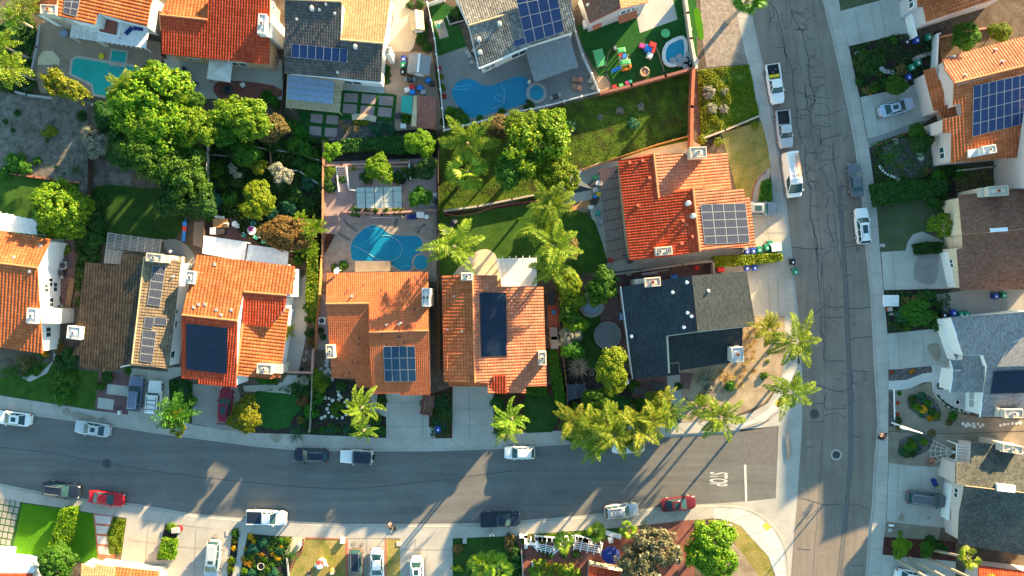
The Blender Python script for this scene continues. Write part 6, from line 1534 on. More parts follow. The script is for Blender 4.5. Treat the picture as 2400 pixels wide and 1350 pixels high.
for i,(x,y,r,m)in enumerate(((512,318,18,'leaf_deep'),(545,352,22,'leaf_deep'),(505,395,22,'leaf_green'),(560,420,24,'leaf_deep'),(600,425,20,'leaf_deep'),(640,345,18,'leaf_deep'),(690,340,22,'leaf_green'),(715,350,20,'leaf_green'),(735,365,16,'leaf_green'),(700,385,18,'leaf_deep'),(735,400,22,'leaf_green'),(720,430,18,'leaf_teal'),(690,455,20,'leaf_deep'),(675,485,20,'leaf_teal'),(720,480,20,'leaf_deep'),(540,465,20,'leaf_green'),(495,470,26,'leaf_teal'),(488,505,16,'leaf_green'),(520,430,14,'leaf_green'),(650,440,18,'leaf_deep'),(640,500,18,'leaf_teal'),(700,510,16,'leaf_deep'))):
    shrub(x,y,r,m,'dark leafy shrub in the shaded terraced garden',group='shrubs in the terraced garden')
for x,y,l in((545,395,'flowering vine with white sprays, left one in the dark garden'),(556,410,'flowering vine with white sprays, right one in the dark garden')):tree(x,y,12,3.4,'leaf_grey',l,TREE_L)
for x,y,r in((760,330,10),(760,430,18),(775,440,14),(778,395,12),(965,405,18),(930,415,16),(800,418,14),(860,415,18)):shrub(x,y,r,'leaf_deep' if r>13 else 'leaf_green','dark green shrub among the stone planters by the steps',group='shrubs among the stone planters')
for x in(832,860,880,906,925,940):shrub(x,496,9 if x!=832 else 13,'leaf_green','small green plant in the red border below the striped pergola',group='plants below the striped pergola')
for x,y,r in((152,850,26),(150,890,30),(145,925,26),(165,835,20)):shrub(x,y,r,'leaf_green' if y>860 else 'leaf_deep','big dark green shrub in the row between two front lawns',group='big shrubs between the front lawns',h=1.8)
for x,y,r,m in((55,850,18,'leaf_olive'),(75,845,8,'leaf_olive'),(105,815,10,'leaf_olive'),(85,870,12,'leaf_green'),(140,820,16,'leaf_brown'),(137,800,9,'leaf_olive'),(235,905,11,'leaf_green'),(250,885,16,'leaf_deep'),(300,870,9,'leaf_green')):shrub(x,y,r,m,'shrub in the front beds beside the brown-roofed house',group='shrubs beside the brown-roofed house')
shrub(106,829,9,'flower_orange','orange flowering bush against the red tile eave')
for x,y,r in((215,560,30),(210,600,26),(200,640,24),(225,520,26),(195,670,22),(195,710,18),(230,470,20),(200,745,14)):shrub(x,y,r,'leaf_deep','dark shrub in the shaded strip left of the brown house',group='shrubs left of the brown house')
for x,y in((128,768),(135,700)):shrub(x,y,9,'leaf_green','round green shrub beside the white gable wall',group='shrubs beside the white gable wall')
shrub(152,585,13,'leaf_palm','golden-green spiky shrub by the brick side path')
for x,y,r,m in((420,900,18,'leaf_deep'),(440,940,20,'leaf_deep'),(430,915,14,'leaf_teal')):shrub(x,y,r,m,'dark shrub between the two left driveways',group='shrubs between the left driveways')
for x,y,r,m in((729,965,18,'leaf_green'),(748,905,20,'leaf_lime'),(745,935,16,'leaf_green'),(790,960,18,'leaf_green'),(740,880,18,'leaf_lime'),(880,985,16,'leaf_green'),(890,1010,14,'leaf_deep'),(800,905,14,'leaf_deep'),(895,940,12,'leaf_deep'),(765,895,12,'leaf_green')):shrub(x,y,r,m,'green shrub around the dark stepping-stone garden',group='shrubs around the stepping-stone garden')
for x,y,r,m in((712,892,14,'leaf_grey'),(690,905,10,'leaf_deep'),(710,940,14,'leaf_brown'),(718,925,12,'leaf_deep'),(630,893,10,'leaf_green'),(615,890,12,'leaf_green'),(645,895,9,'leaf_green'),(705,985,10,'leaf_brown')):shrub(x,y,r,m,'shrub in the beds around the artificial lawn oval',group='shrubs around the artificial oval')
shrub(709,940,7,'flower_red','small red flowering plant beside the artificial lawn oval')
for i,x in enumerate((755,772,790,812,830,868,775)):shrub(x,1008 if i<6 else 1000,10,'leaf_teal' if i%2 else 'leaf_deep','low plant in the bed along the north pavement',group='plants along the north pavement')
for x,y,r,m in((722,720,14,'leaf_green'),(725,745,12,'leaf_green'),(725,780,12,'leaf_deep'),(728,800,10,'leaf_brown'),(735,690,13,'leaf_lime'),(752,775,8,'leaf_deep'),(758,790,8,'leaf_deep')):shrub(x,y,r,m,'shrub along the fence left of the smooth orange house',group='shrubs along the orange fence')
for x,y,r,m in((1290,830,10,'leaf_yellow'),(1330,790,14,'leaf_green'),(1350,770,14,'leaf_lime'),(1335,740,12,'leaf_grey'),(1335,815,16,'leaf_green'),(1350,830,14,'leaf_lime'),(1165,945,16,'leaf_deep'),(1175,970,16,'leaf_green')):shrub(x,y,r,m,'shrub beside the fence right of the coral-roofed house',group='shrubs right of the coral-roofed house',h=2.6 if 1320<x<1360 else None)
twigs(1355,860,32,'bare silvery twiggy shrub beside the dark patio sail')
for x,y,r,m in((1650,890,16,'leaf_grey'),(1660,910,12,'leaf_grey'),(1712,905,14,'leaf_green'),(1790,880,10,'leaf_green'),(1800,846,5,'leaf_lime'),(1803,826,5,'leaf_lime'),(1645,935,13,'leaf_palm')):shrub(x,y,r,m,'green shrub scattered in the sandy corner garden',group='shrubs in the sandy corner garden')
for x,y,r,m in((1385,985,16,'leaf_green'),(1345,960,16,'leaf_lime'),(1335,1020,14,'leaf_green'),(1485,905,14,'leaf_green'),(1590,905,10,'leaf_deep'),(1350,1030,14,'leaf_lime'),(1480,960,14,'leaf_olive'),(1512,955,14,'leaf_deep')):shrub(x,y,r,m,'leafy shrub under the street palm clump',group='shrubs under the street palm clump')
for x,y,r in((586,1258,8),(594,1270,7),(576,1288,5),(588,1305,6),(600,1296,6),(613,1302,7),(640,1300,6),(650,1308,8),(657,1280,7),(570,1310,6),(584,1322,8),(575,1320,7),(592,1316,6)):shrub(x,y,r,'flower_orange' if(x+y)%3 else 'leaf_yellow','small orange-yellow flowering plant in the mulched flower garden',group='orange flowers in the flower garden')
for x,y,r,m in((592,1287,13,'leaf_teal'),(617,1270,13,'leaf_teal'),(673,1268,10,'leaf_lime'),(660,1268,9,'leaf_green'),(655,1292,11,'leaf_teal'),(590,1345,12,'leaf_teal'),(640,1342,12,'leaf_teal'),(628,1335,8,'leaf_lime'),(572,1338,9,'leaf_lime'),(620,1312,7,'leaf_lime'),(635,1325,8,'leaf_green'),(600,1330,8,'leaf_green')):shrub(x,y,r,m,'green succulent in the mulched flower garden',group='succulents in the flower garden')
for x,y,r,m in((552,1250,11,'leaf_green'),(549,1268,8,'leaf_yellow'),(543,1315,11,'leaf_lime'),(540,1335,9,'leaf_yellow'),(548,1285,7,'flower_orange')):shrub(x,y,r,m,'shrub in the narrow bed beside the silver minivan',group='shrubs beside the silver minivan')
shrub(402,1238,13,'leaf_lime','lime shrub at the pavement end of the driveway median');shrub(422,1238,7,'flower_red','red flowering plant in the driveway median')
shrub(1073,1287,13,'leaf_brown','rust-leaved spiky shrub at the corner of the shaded lawn');shrub(1195,1275,14,'leaf_olive','olive grass shrub by the white pergola corner',ry=26)
shrub(1073,1333,16,'leaf_lime','low golden-green shrub beside the sunlit driveway',ry=8,rot=-.3)
for x,y,r in((1265,1330,22),(1300,1340,24),(1330,1335,16),(1255,1345,18),(1350,1348,16)):shrub(x,y,r,'leaf_palm','pale green leafy shrub at the bottom edge below the brick patio',group='shrubs below the brick patio',h=2.2)
for x,y,r in((1210,1300,18),(1205,1325,16),(1210,1345,14)):shrub(x,y,r,'leaf_deep','dark grassy shrub left of the brick patio',group='shrubs left of the brick patio')
for x,y,r in((1276,1290,10),(1290,1300,9),(1350,1300,10),(1320,1300,9)):shrub(x,y,r,'leaf_deep','dark plant under the white pergola',group='plants under the white pergola')
for x,y,r,m in((2015,190,12,'leaf_deep'),(2050,205,14,'leaf_green'),(2070,195,12,'leaf_deep'),(2115,165,16,'leaf_olive'),(2060,120,12,'leaf_deep'),(2030,210,10,'leaf_olive'),(2095,95,10,'leaf_green'),(2025,125,12,'leaf_green')):shrub(x,y,r,m,'shrub in the rose bed between the two upper driveways',group='shrubs in the rose bed')
for x,y in((2048,213),(2062,175),(2040,220),(2055,206),(2020,150),(2078,190)):shrub(x,y,4,'flower_orange','small orange bloom in the rose bed',name='flower',group='blooms in the rose bed')
for x,y,r,m in((2200,415,18,'leaf_green'),(2230,400,14,'leaf_deep'),(2250,405,14,'leaf_green'),(2100,330,8,'leaf_grey'),(2175,400,12,'leaf_olive'),(2190,460,30,'leaf_deep'),(2225,500,22,'leaf_deep'),(2150,300,12,'leaf_deep')):shrub(x,y,r,m,'dark shrub around the front of the solar-array house',group='shrubs around the solar-array house')
for x,y,r,m in((2160,695,14,'leaf_green'),(2180,690,14,'leaf_deep'),(2120,705,12,'leaf_olive'),(2200,715,12,'leaf_deep'),(2105,760,12,'leaf_deep'),(2125,765,12,'leaf_green'),(2200,760,18,'leaf_deep'),(2180,745,20,'leaf_green'),(2145,700,10,'leaf_olive')):shrub(x,y,r,m,'shrub in the planted bed above the stained driveway',group='shrubs above the stained driveway')
for i,(x,y,r)in enumerate(((2140,935,10),(2160,930,12),(2175,945,10),(2150,955,10),(2165,960,10),(2185,965,10),(2160,972,8),(2140,948,8),(2195,975,10),(2180,980,8))):shrub(x,y,r,('leaf_deep','leaf_teal','leaf_green','leaf_lime','flower_orange')[i%5],'succulent in the large rock island bed',group='succulents in the large island')
for i,(x,y,r)in enumerate(((2115,1058,10),(2128,1050,12),(2140,1045,10),(2125,1063,10),(2150,1052,9),(2135,1035,9),(2165,1035,10),(2140,1065,8))):shrub(x,y,r,('leaf_teal','leaf_green','leaf_lime','leaf_deep')[i%4],'succulent in the small oval island bed',group='succulents in the small island')
for x,y in((2090,873),(2135,872),(2141,868),(2104,944),(2104,971)):shrub(x,y,5,'flower_red' if x<2110 else 'flower_orange','small red flowering plant by the white path',name='flower',group='red flowers by the white path')
for x,y,r,m in((2108,922,6,'leaf_green'),(2105,985,10,'leaf_deep'),(2108,1000,9,'leaf_olive'),(2225,990,9,'leaf_olive'),(2235,975,12,'leaf_green'),(2278,960,8,'leaf_deep'),(2282,940,8,'leaf_deep'),(2205,905,9,'leaf_deep'),(2215,890,7,'flower_red'),(2185,1015,10,'leaf_olive')):shrub(x,y,r,m,'plant in the granite yard of the light grey house',group='plants in the granite yard')
for x,y in((2200,930),(2209,940),(2218,950),(2230,956),(2242,960),(2254,963),(2262,968)):shrub(x,y,4,'leaf_deep','small dark potted plant along the curved patio edge',name='edging_plant',group='edging plants of the curved patio')
for x,y,r in((2190,1275,16),(2210,1290,14),(2180,1265,12),(2110,1250,6)):shrub(x,y,r,'leaf_deep' if r>8 else 'leaf_lime','dark shrub under the tall leaning palms',group='shrubs under the leaning palms')
for x,y,r,m in((1065,270,22,'leaf_green'),(1045,285,14,'leaf_deep'),(1055,260,12,'leaf_lime'),(1035,205,10,'leaf_lime'),(1030,180,10,'leaf_lime'),(1085,280,16,'leaf_green'),(1125,276,8,'leaf_green'),(1175,262,10,'leaf_green'),(1240,248,14,'leaf_deep'),(1028,160,7,'flower_red'),(1040,225,7,'flower_red')):shrub(x,y,r,m,'poolside shrub along the white picket fence',group='poolside shrubs along the white fence')
for x,y,r in((790,630,14),(805,622,12),(350,160,16),(345,170,12),(715,600,12),(700,610,14)):shrub(x,y,r,'leaf_green','green poolside shrub by the patio',group='poolside shrubs')
for x,y,r in((665,295,20),(690,290,12),(625,225,14),(640,240,16),(700,305,16),(715,318,12)):shrub(x,y,r,'leaf_green','green shrub at the corner of the slab patio fence',group='shrubs at the slab patio corner')
for x,y,r in((905,160,10),(906,175,10),(906,190,8),(990,80,14),(1000,110,14),(995,60,12),(985,95,12),(960,12,10),(985,10,12)):shrub(x,y,r,'leaf_deep','shrub along the tan side yard',group='shrubs along the tan side yard')
shrub(1072,28,16,'leaf_deep','round dark shrub in the stone-edged square planter');shrub(952,245+33,14,'leaf_green','green bush between the two rusty sheds')
# ---------------------------------------------------------------- walls and fences
def wall(line,h,w,mat,label,name='garden_wall',cat='wall',cap=None,group=None):
    """line: pixels of the top as seen"""
    P=[W(x,y,G+h)for x,y in line];mb=MB();cp=MB()
    for a,b in zip(P,P[1:]):
        d=(b-a).to_2d();L=d.length;d/=L;t=Vector((-d.y,d.x));e=d*w/2
        q=[a.to_2d()-e-t*w/2,b.to_2d()+e-t*w/2,b.to_2d()+e+t*w/2,a.to_2d()-e+t*w/2]
        mb.prism([tuple(x)for x in q],G-.1,G+h)
        if cap:
            k=.03;q=[a.to_2d()-e-t*(w/2+k),b.to_2d()+e-t*(w/2+k),b.to_2d()+e+t*(w/2+k),a.to_2d()-e+t*(w/2+k)];cp.prism([tuple(x)for x in q],G+h-.02,G+h+.06)
    if not cap:return rootmesh(mb,name,mat,label,cat,group)
    r=empty(name,(P[0].x,P[0].y,G));tag(r,label,cat,group);mb.build('wall_body',mat,r);cp.build('coping',cap,r);return r
def fence(line,h,label,mat='wood_fence',post=2.2,name='fence',board=True,pm=None,rails=(.95,.5),group=None,pw=.10,bars=False):
    P=[W(x,y,G+h)for x,y in line];r=empty(name,(P[0].x,P[0].y,G));tag(r,label,'fence',group)
    bd=MB();rl=MB();g=random.Random(5)
    for a,b in zip(P,P[1:]):
        L=(b-a).length;n=max(1,round(L/post))
        for k in range(n+1):
            if k==n and b is not P[-1]:continue
            p=a.lerp(b,k/n);q=MB();q.box(p.x-pw/2,p.y-pw/2,G-.1,p.x+pw/2,p.y+pw/2,G+h+.06);q.box(p.x-pw*.7,p.y-pw*.7,G+h+.06,p.x+pw*.7,p.y+pw*.7,G+h+.10);q.build('post',pm or mat,r)
        for t in rails:rl.bar(Vector((a.x,a.y,G+h*t)),Vector((b.x,b.y,G+h*t)),.06,.09)
        if board:
            m=int(L/.16)
            for k in range(m):
                c=a.lerp(b,(k+.5)/m);d=(b-a).to_2d().normalized();bd.obox((c.x,c.y),math.atan2(d.y,d.x),.145,.025,G+.03,G+h+g.uniform(-.03,.03))
        elif bars:
            m=int(L/.14)
            for k in range(m):c=a.lerp(b,(k+.5)/m);bd.box(c.x-.012,c.y-.012,G+.1,c.x+.012,c.y+.012,G+h)
    rl.build('rail',mat,r)
    if bd.v:bd.build('boards' if board else 'bars',mat,r)
    return r
fence([(1001,5),(1018,90),(1027,165),(1032,210),(1040,297)],1.7,'white vinyl fence along the left of the grey-tiled pool house','vinyl_white',pm='vinyl_white',pw=.16)
fence([(1040,305),(1130,283),(1205,262),(1282,247),(1404,214)],1.1,'low white rail fence below the free-form pool','vinyl_white',board=False,bars=True,pm='vinyl_white',pw=.16)
fence([(1404,212),(1388,172),(1366,128),(1350,75),(1339,15)],1.7,'white vinyl fence between pool house and artificial lawn','vinyl_white',pm='vinyl_white',pw=.16)
fence([(1001,8),(1040,-6)],1.6,'short white picket fence at the top edge','vinyl_white',pm='vinyl_white',pw=.14)
w1=wall([(1408,218),(1480,200),(1560,178),(1632,158)],1.5,.30,'brick_wall','brown retaining wall with iron posts below the artificial lawn',cap='brick_wall')
wall([(1626,160),(1622,250),(1621,342)],1.9,.35,'trim_rust','tall rust-red block wall running down the slope',cap='trim_rust')
wall([(1632,158),(1620,90),(1612,30),(1605,-20)],1.6,.3,'block_wall','pale block wall between artificial lawn and pink gravel yard',cap='stucco_cream')
fence([(1368,396),(1455,366),(1540,338),(1612,318)],1.5,'sunlit orange wooden fence behind the corner house','wood_fence_lit')
wall([(1645,325),(1700,305),(1778,272)],.4,.22,'block_wall','low curb wall along the clipped shrub bed')
wall([(1400,648),(1500,635),(1600,620),(1672,612),(1674,645)],1.7,.2,'block_wall','grey block wall between corner house and navy-roofed house',cap='concrete_dark')
wall([(1042,494),(1120,483),(1200,467),(1255,456)],.9,.22,'block_wall','curved tan retaining wall above the oval brick edging')
wall(smooth_line([(1042,500),(1075,506),(1120,498),(1150,487),(1210,476),(1260,470)],4),.15,.12,'brick_trim','wavy brick edging of the back lawn',name='lawn_edging',cat='edging')
wall(smooth_line([(8,404),(60,412),(120,420),(186,428)],3),.35,.2,'brick_trim','brick edging between grey slope and dark lawn',name='lawn_edging',cat='edging')
fence([(1030,312),(1026,400),(1025,500),(1024,640)],1.7,'dark fence between kidney pool patio and grass slope','wood_dark')
fence([(756,330),(754,450),(754,600)],1.7,'brown wooden fence left of the garden steps','wood_fence')
fence([(752,600),(746,700),(740,760),(738,820)],1.6,'orange wooden fence left of the smooth orange house','wood_fence_lit')
wall([(733,820),(731,870)],1.0,.25,'block_pink','short pink wall at the corner of the side gate');wall([(672,872),(731,874)],1.0,.25,'block_pink','pink wall in front of the side gate')
fence([(731,880),(728,960),(724,1012)],1.0,'low pale fence left of the stepping-stone garden','block_wall')
fence([(484,300),(484,360),(483,425)],1.7,'pale weathered fence left of the terraced garden','slat_grey')
fence([(204,300),(206,380),(205,445),(200,470)],1.6,'dark fence at the foot of the grey slope','wood_dark')
fence([(1024,645),(1028,740),(1028,830),(1030,870)],1.6,'brown fence between the smooth and the coral orange houses','wood_fence')
fence([(1308,690),(1312,760),(1322,850),(1330,920),(1332,1004)],1.5,'fence between coral-roofed house and navy-roofed house','wood_fence',group=None)
fence([(478,520),(474,560)],1.6,'short dark fence beside the yellow shade canopy patio','wood_dark')
fence([(666,140),(662,230),(655,290)],1.7,'dark fence between red-roofed house and slat-covered patio','wood_dark')
fence([(372,20),(378,130)],1.7,'fence between balcony house and red-roofed house','wood_dark')
wall([(36,215),(62,222),(118,229)],.6,.25,'stone_grey','low pale wall at the top of the grey slope');wall([(215,245),(262,250),(340,258)],.5,.3,'block_wall','low wall at the lower edge of the teal pool patio')
wall([(92,60),(85,110),(72,170)],.5,.25,'stone_grey','pale edging wall left of the aggregate patio')
wall([(800,392),(1020,388)],.35,.3,'block_pink','pinkish planter wall behind the striped pergola');wall([(757,388),(800,386),(960,380)],.6,.25,'block_pink','pink planter wall under the ivy bank')
wall([(802,496),(880,500),(1022,492)],.5,.28,'block_pink','red border wall below the striped pergola')
wall([(788,388),(794,448)],.6,.16,'white_paint','white wall left of the garden steps');wall([(812,388),(817,444),(835,446)],.6,.16,'white_paint','white wall right of the garden steps');wall([(958,378),(962,420)],.6,.14,'white_paint','short white planter wall right of the lime tree')
wall([(640,395),(700,400),(752,435)],.5,.18,'concrete','pale terrace wall in the upper dark garden');wall([(648,352),(700,360),(750,376)],.5,.18,'concrete_dark','stone terrace wall near the garden path');wall([(490,362),(560,368)],.5,.15,'concrete_dark','short terrace wall at the left of the dark garden');wall([(600,344),(632,352)],.5,.16,'concrete_dark','small terrace wall by the grey path');wall([(632,300),(634,400)],.6,.16,'wood_fence','brown edging beside the dark garden path')
wall([(2046,345),(2150,300)],.1,.1,'brick_trim','brick edging along the upper front path',name='edging',cat='edging')
wall([(2199,80),(2195,170)],1.6,.25,'stucco_white','white side-gate wall between the two upper houses');wall([(2205,85),(2240,78),(2340,60)],.5,.2,'block_pink','low pink wall behind the green bush tree')
wall([(2245,400),(2330,390),(2400,386)],.6,.2,'block_wall','pale low wall beside stacked pavers')
wall([(2096,914),(2098,996)],.25,.12,'vinyl_white','white border edging along the granite yard',name='edging',cat='edging')
wall(smooth_line([(2186,893),(2190,920),(2205,940),(2235,960),(2270,968)],4),.12,.08,'white_paint','white curved patio edging',name='edging',cat='edging')
wall([(2083,1011),(2240,1017),(2400,1010)],.06,.06,'wood_dark','thin dark header board across the granite yard',name='edging',cat='edging')
wall([(1221,1258),(1232,1258),(1233,1282)],.8,.4,'white_paint','white gate pillar wall left of the brick entry');wall([(1257,1262),(1258,1281)],.8,.35,'white_paint','white wall end right of the brick entry')
wall(smooth_line([(1258,1262),(1300,1266),(1350,1262),(1385,1270)],4),.8,.55,'white_paint','curved white garden wall behind the white pergola');wall([(1422,1250),(1452,1259)],.8,.5,'white_paint','white garden wall section near the gum tree');wall([(1235,1277),(1256,1277)],.9,.15,'white_paint','white gate across the brick entry',name='gate',cat='gate')
wall([(1222,1290),(1226,1350)],.9,.15,'block_wall','narrow pale wall left of the brick patio')
wall([(1590,1285),(1588,1315)],.9,.3,'white_paint','short white wall between gum tree and corner tree')
wall([(672,1310),(676,1350)],.3,.18,'concrete','concrete edging right of the flower garden',name='edging',cat='edging');wall([(179,1200),(160,1270),(152,1285)],.25,.10,'wood_fence_lit','wooden board along the clipped hedge',name='edging',cat='edging')
wall(smooth_line([(712,1262),(708,1290),(690,1310),(680,1335)],4),.12,.12,'brick_trim','curved brick edging of the dry lawn',name='edging',cat='edging')
wall([(716,1261),(809,1264)],.08,.10,'brick_trim','brick edging at the top of the dry lawn',name='edging',cat='edging')
wall(smooth_line([(1762,470),(1767,440),(1780,415),(1796,402)],4),.12,.12,'brick_trim','curved brick edging of the driveway path',name='edging',cat='edging')
# ---------------------------------------------------------------- pools
def pool(px,label,mat='water_blue',sm=4,rim='coping',rw=.35,steps=None,name='swimming_pool',z=0.0,kids=()):
    line=smooth_poly(px,sm)if sm else px
    P=[W(x,y,G+.03+z).to_2d()for x,y in line]
    if area([tuple(p)for p in P])<0:P=P[::-1]
    c=sum(P,Vector((0,0)))/len(P);r=empty(name,(c.x,c.y,G));tag(r,label,'pool')
    n=len(P);out=[]
    for i in range(n):
        d=(P[(i+1)%n]-P[i-1]).normalized();out.append(P[i]+Vector((d.y,-d.x))*rw)
    mb=MB();zt,zb=G+.075+z,G-.35
    v=[(*p,zt)for p in P]+[(*p,zt)for p in out]+[(*p,zb)for p in P]+[(*p,zb)for p in out]
    mb.add(v,[(i,n+i,n+(i+1)%n,(i+1)%n)[::-1]for i in range(n)]+[(n+i,3*n+i,3*n+(i+1)%n,n+(i+1)%n)[::-1]for i in range(n)]+[(i,(i+1)%n,2*n+(i+1)%n,2*n+i)[::-1]for i in range(n)])
    mb.build('coping',rim,r)
    mb=MB();mb.add([(*p,G+.055+z)for p in P],[tuple(range(n))]);mb.build('water',mat,r)
    for kind,q,m_ in kids:
        mb=MB();ribbon(mb,smooth_line(q,5),.16,G+.060+z);mb.build(kind,m_,r)
    return r
plain('pool_step_teal',(.02,.36,.36),.2);plain('pool_step_blue',(.03,.30,.48),.2)
pool(T(0,0,(665,690),(680,560),(715,540),(1020,590),(1180,610),(1285,640),(1310,670),(1300,760),(1250,880),(1210,935),(880,870),(860,780),(700,700)),'teal rectangular pool with attached square spa behind the balcony house','water_teal',0,kids=[('step',T(0,0,(1225,630),(1245,690),(1300,730)),'pool_step_teal'),('step',T(0,0,(1250,630),(1268,675),(1305,700)),'pool_step_teal')])
pool(T(0,0,(1045,468),(1180,488),(1160,608),(1025,588)),'square teal spa joined to the rectangular pool','water_teal',0,name='spa',z=.012,kids=[('step',T(0,0,(1075,585),(1080,512),(1148,520),(1138,600)),'pool_step_teal')])
pool(T(1,0,(1822,850),(1840,920),(1895,1010),(1960,1090),(2060,1090),(2250,1035),(2400,1000))+T(2,0,(60,985),(140,950),(145,880),(185,800),(140,730),(60,708))+T(1,0,(2330,745),(2190,795),(2100,790),(2030,745),(1900,742)),'large free-form blue pool behind the grey-tiled house','water_blue',3,'stone_patio',.3,kids=[('step',T(1,0,(1835,830),(1960,830),(2010,790)),'pool_step_blue'),('step',T(1,0,(1850,805),(1940,800),(1985,775)),'pool_step_blue')])
pool([(1257.5+17*math.cos(a*TAU/16),218+17*math.sin(a*TAU/16))for a in range(16)],'round blue spa beside the free-form pool','water_spa',0,'stone_grey',.45,name='spa',z=.12)
pool(T(2,0,(1460,420),(1560,370),(1595,380),(1605,500),(1570,560),(1500,590),(1445,575),(1430,500)),'stone-rimmed spa with boulders in the artificial lawn corner','water_spa',2,'stone_white',.5,name='spa',z=.2)
pool(T(1,1,(1040,760),(1110,750),(1175,775),(1245,830),(1380,843),(1500,848),(1548,910),(1535,985),(1480,1050),(1455,1120),(1420,1165),(1340,1160),(1260,1115),(1100,1082),(920,1078),(886,1000),(892,910),(955,825)),'kidney-shaped blue pool on the block-paved patio','water_blue',4,'concrete_dark',.35,kids=[('step',T(1,1,(1030,768),(1080,782),(1140,766)),'pool_step_blue'),('step',T(1,1,(1345,1140),(1400,1120),(1440,1130)),'pool_step_blue')])
pool([(986.5+17*math.cos(a*TAU/18),614.5+17.5*math.sin(a*TAU/18))for a in range(18)],'round spa at the corner of the kidney pool','water_spa',0,'concrete_dark',.25,name='spa',z=.05)
def hose(px,label,z=G+.085,w=.05,mat='hose_white'):
    mb=MB();mb.tube([W(x,y,z)for x,y in smooth_line(px,6)],w/2,6);rootmesh(mb,'pool_hose',mat,label,'hose')
hose(T(1,1,(905,935),(1010,985),(1130,1060),(1240,1080),(1330,1040),(1358,960),(1320,890),(1240,845),(1170,845)),'pale cleaning hose curling through the kidney pool')
hose(T(0,0,(1125,660),(1090,625),(1030,620),(1000,650),(1010,690),(1030,735),(1020,760)),'pale hose loop floating in the teal pool')
hose(T(1,0,(2280,775),(2310,850),(2300,930),(2250,940),(2220,905),(2250,880),(2300,900),(2310,950),(2250,990),(2180,1020)),'pale hose looping in the free-form pool')
for q in(((805,690),(850,735),(940,800)),((765,815),(830,860),(895,890)),((1310,680),(1290,750),(1240,810)),((1580,735),(1525,775),(1500,835))):
    mb=MB();ribbon(mb,smooth_line(T(1,1,*q),5),.38,G+.032);o=rootmesh(mb,'paver_band','patch_dark',kind='structure')
def steps(a,b,c,d,n,mat,label,rise=.12):
    """a,b upper edge; d,c lower edge (pixels); descends from a-b to d-c"""
    mb=MB()
    for k in range(n):
        t0,t1=k/n,(k+1)/n;L=lambda p,q,t:(p[0]+(q[0]-p[0])*t,p[1]+(q[1]-p[1])*t);z=G+.06+rise*(n-k)
        q=[W(*L(a,d,t0),z),W(*L(b,c,t0),z),W(*L(b,c,t1),z),W(*L(a,d,t1),z)]
        mb.prism([tuple(p[:2])for p in q],G-.1,z)
    rootmesh(mb,'garden_steps',mat,label,'steps')
steps((790,388),(810,388),(816,448),(797,450),13,'pink_concrete','long flight of pinkish garden steps between white walls',.06)
steps(*[p for p in T(1,1,(640,640),(760,640),(800,720),(640,725))],4,'pink_concrete','wide pink steps down to the kidney pool patio',.10)
steps((1007,345),(1014,345),(1015,400),(1008,400),9,'wood_dark','narrow dark steps against the right garden fence',.08)
steps((163,650),(176,652),(158,760),(145,760),16,'wood_fence','row of timber side-yard steps left of the brown house',.02)
# ---------------------------------------------------------------- patio covers, pergolas, sheds
def cover_roof(q,z,label,mat,name='patio_cover',slats=0,beams=4,along=0,lattice=0,post=True,bm=None,overhang=.0,cat='patio cover',sheets=None,sw=.09,drop=0.0,gap=None):
    """q: four pixel corners (a,b,c,d) of the top. slats: number of slats laid from a-d side to b-c side (along=0) or a-b to d-c (along=1); slats=0 gives a solid sheet"""
    zz=(z,z,z-drop,z-drop)
    A,B,C_,D_=(W(p[0],p[1],k)for p,k in zip(q,zz));c=(A+B+C_+D_)/4
    r=empty(name,(c.x,c.y,G));tag(r,label,cat);f=lambda u,v:A*(1-u)*(1-v)+B*u*(1-v)+C_*u*v+D_*(1-u)*v
    mb=MB()
    if slats:
        for k in range(slats):
            t=(k+.5)/slats;a,b=(f(0,t),f(1,t))if along==0 else(f(t,0),f(t,1));mb.bar(a,b,sw,.05)
    else:
        lo=[p-Vector((0,0,.07))for p in(A,B,C_,D_)];n=4;mb.add([A,B,C_,D_]+lo,[(3,2,1,0),(4,5,6,7),(0,1,5,4),(1,2,6,5),(2,3,7,6),(3,0,4,7)])
        m=int((B-A).length/.45)
        for k in range(m+1):a,b=f(k/m,0),f(k/m,1);mb.bar(a+Vector((0,0,.012)),b+Vector((0,0,.012)),.05,.03)
    mb.build('slat' if slats else 'roof_sheet',mat,r)
    mb=MB();bm=bm or mat
    for k in range(beams+1):
        t=k/beams;o=overhang;a,b=(f(t,-o),f(t,1+o))if along==0 else(f(-o,t),f(1+o,t));mb.bar(a-Vector((0,0,.12)),b-Vector((0,0,.12)),.09,.14)
    mb.build('beam',bm,r)
    if post:
        for u in(.03,.97):
            for v in(.03,.97):p=f(u,v);mb=MB();mb.box(p.x-.06,p.y-.06,G,p.x+.06,p.y+.06,p.z-.2);mb.build('post',bm,r)
    if sheets:
        for u0,u1,v0,v1,m_ in sheets:
            P=[f(u0,v0),f(u1,v0),f(u1,v1),f(u0,v1)];P=[p+Vector((0,0,.05))for p in P];lo=[p-Vector((0,0,.035))for p in P]
            mb=MB();mb.add(P+lo,[(3,2,1,0),(4,5,6,7),(0,1,5,4),(1,2,6,5),(2,3,7,6),(3,0,4,7)]);mb.build('roof_sheet',m_,r)
    return r
cover_roof(T(0,0,(905,195),(1385,235),(1352,448),(905,378)),3.0,'white boarded patio cover with projecting rafters by the teal pool','white_roof_sheet',beams=10,overhang=.06,bm='white_paint')
cover_roof(T(0,0,(672,222),(908,235),(905,385),(650,345)),2.9,'white slatted cover left of the boarded patio cover','white_paint',slats=13,beams=4)
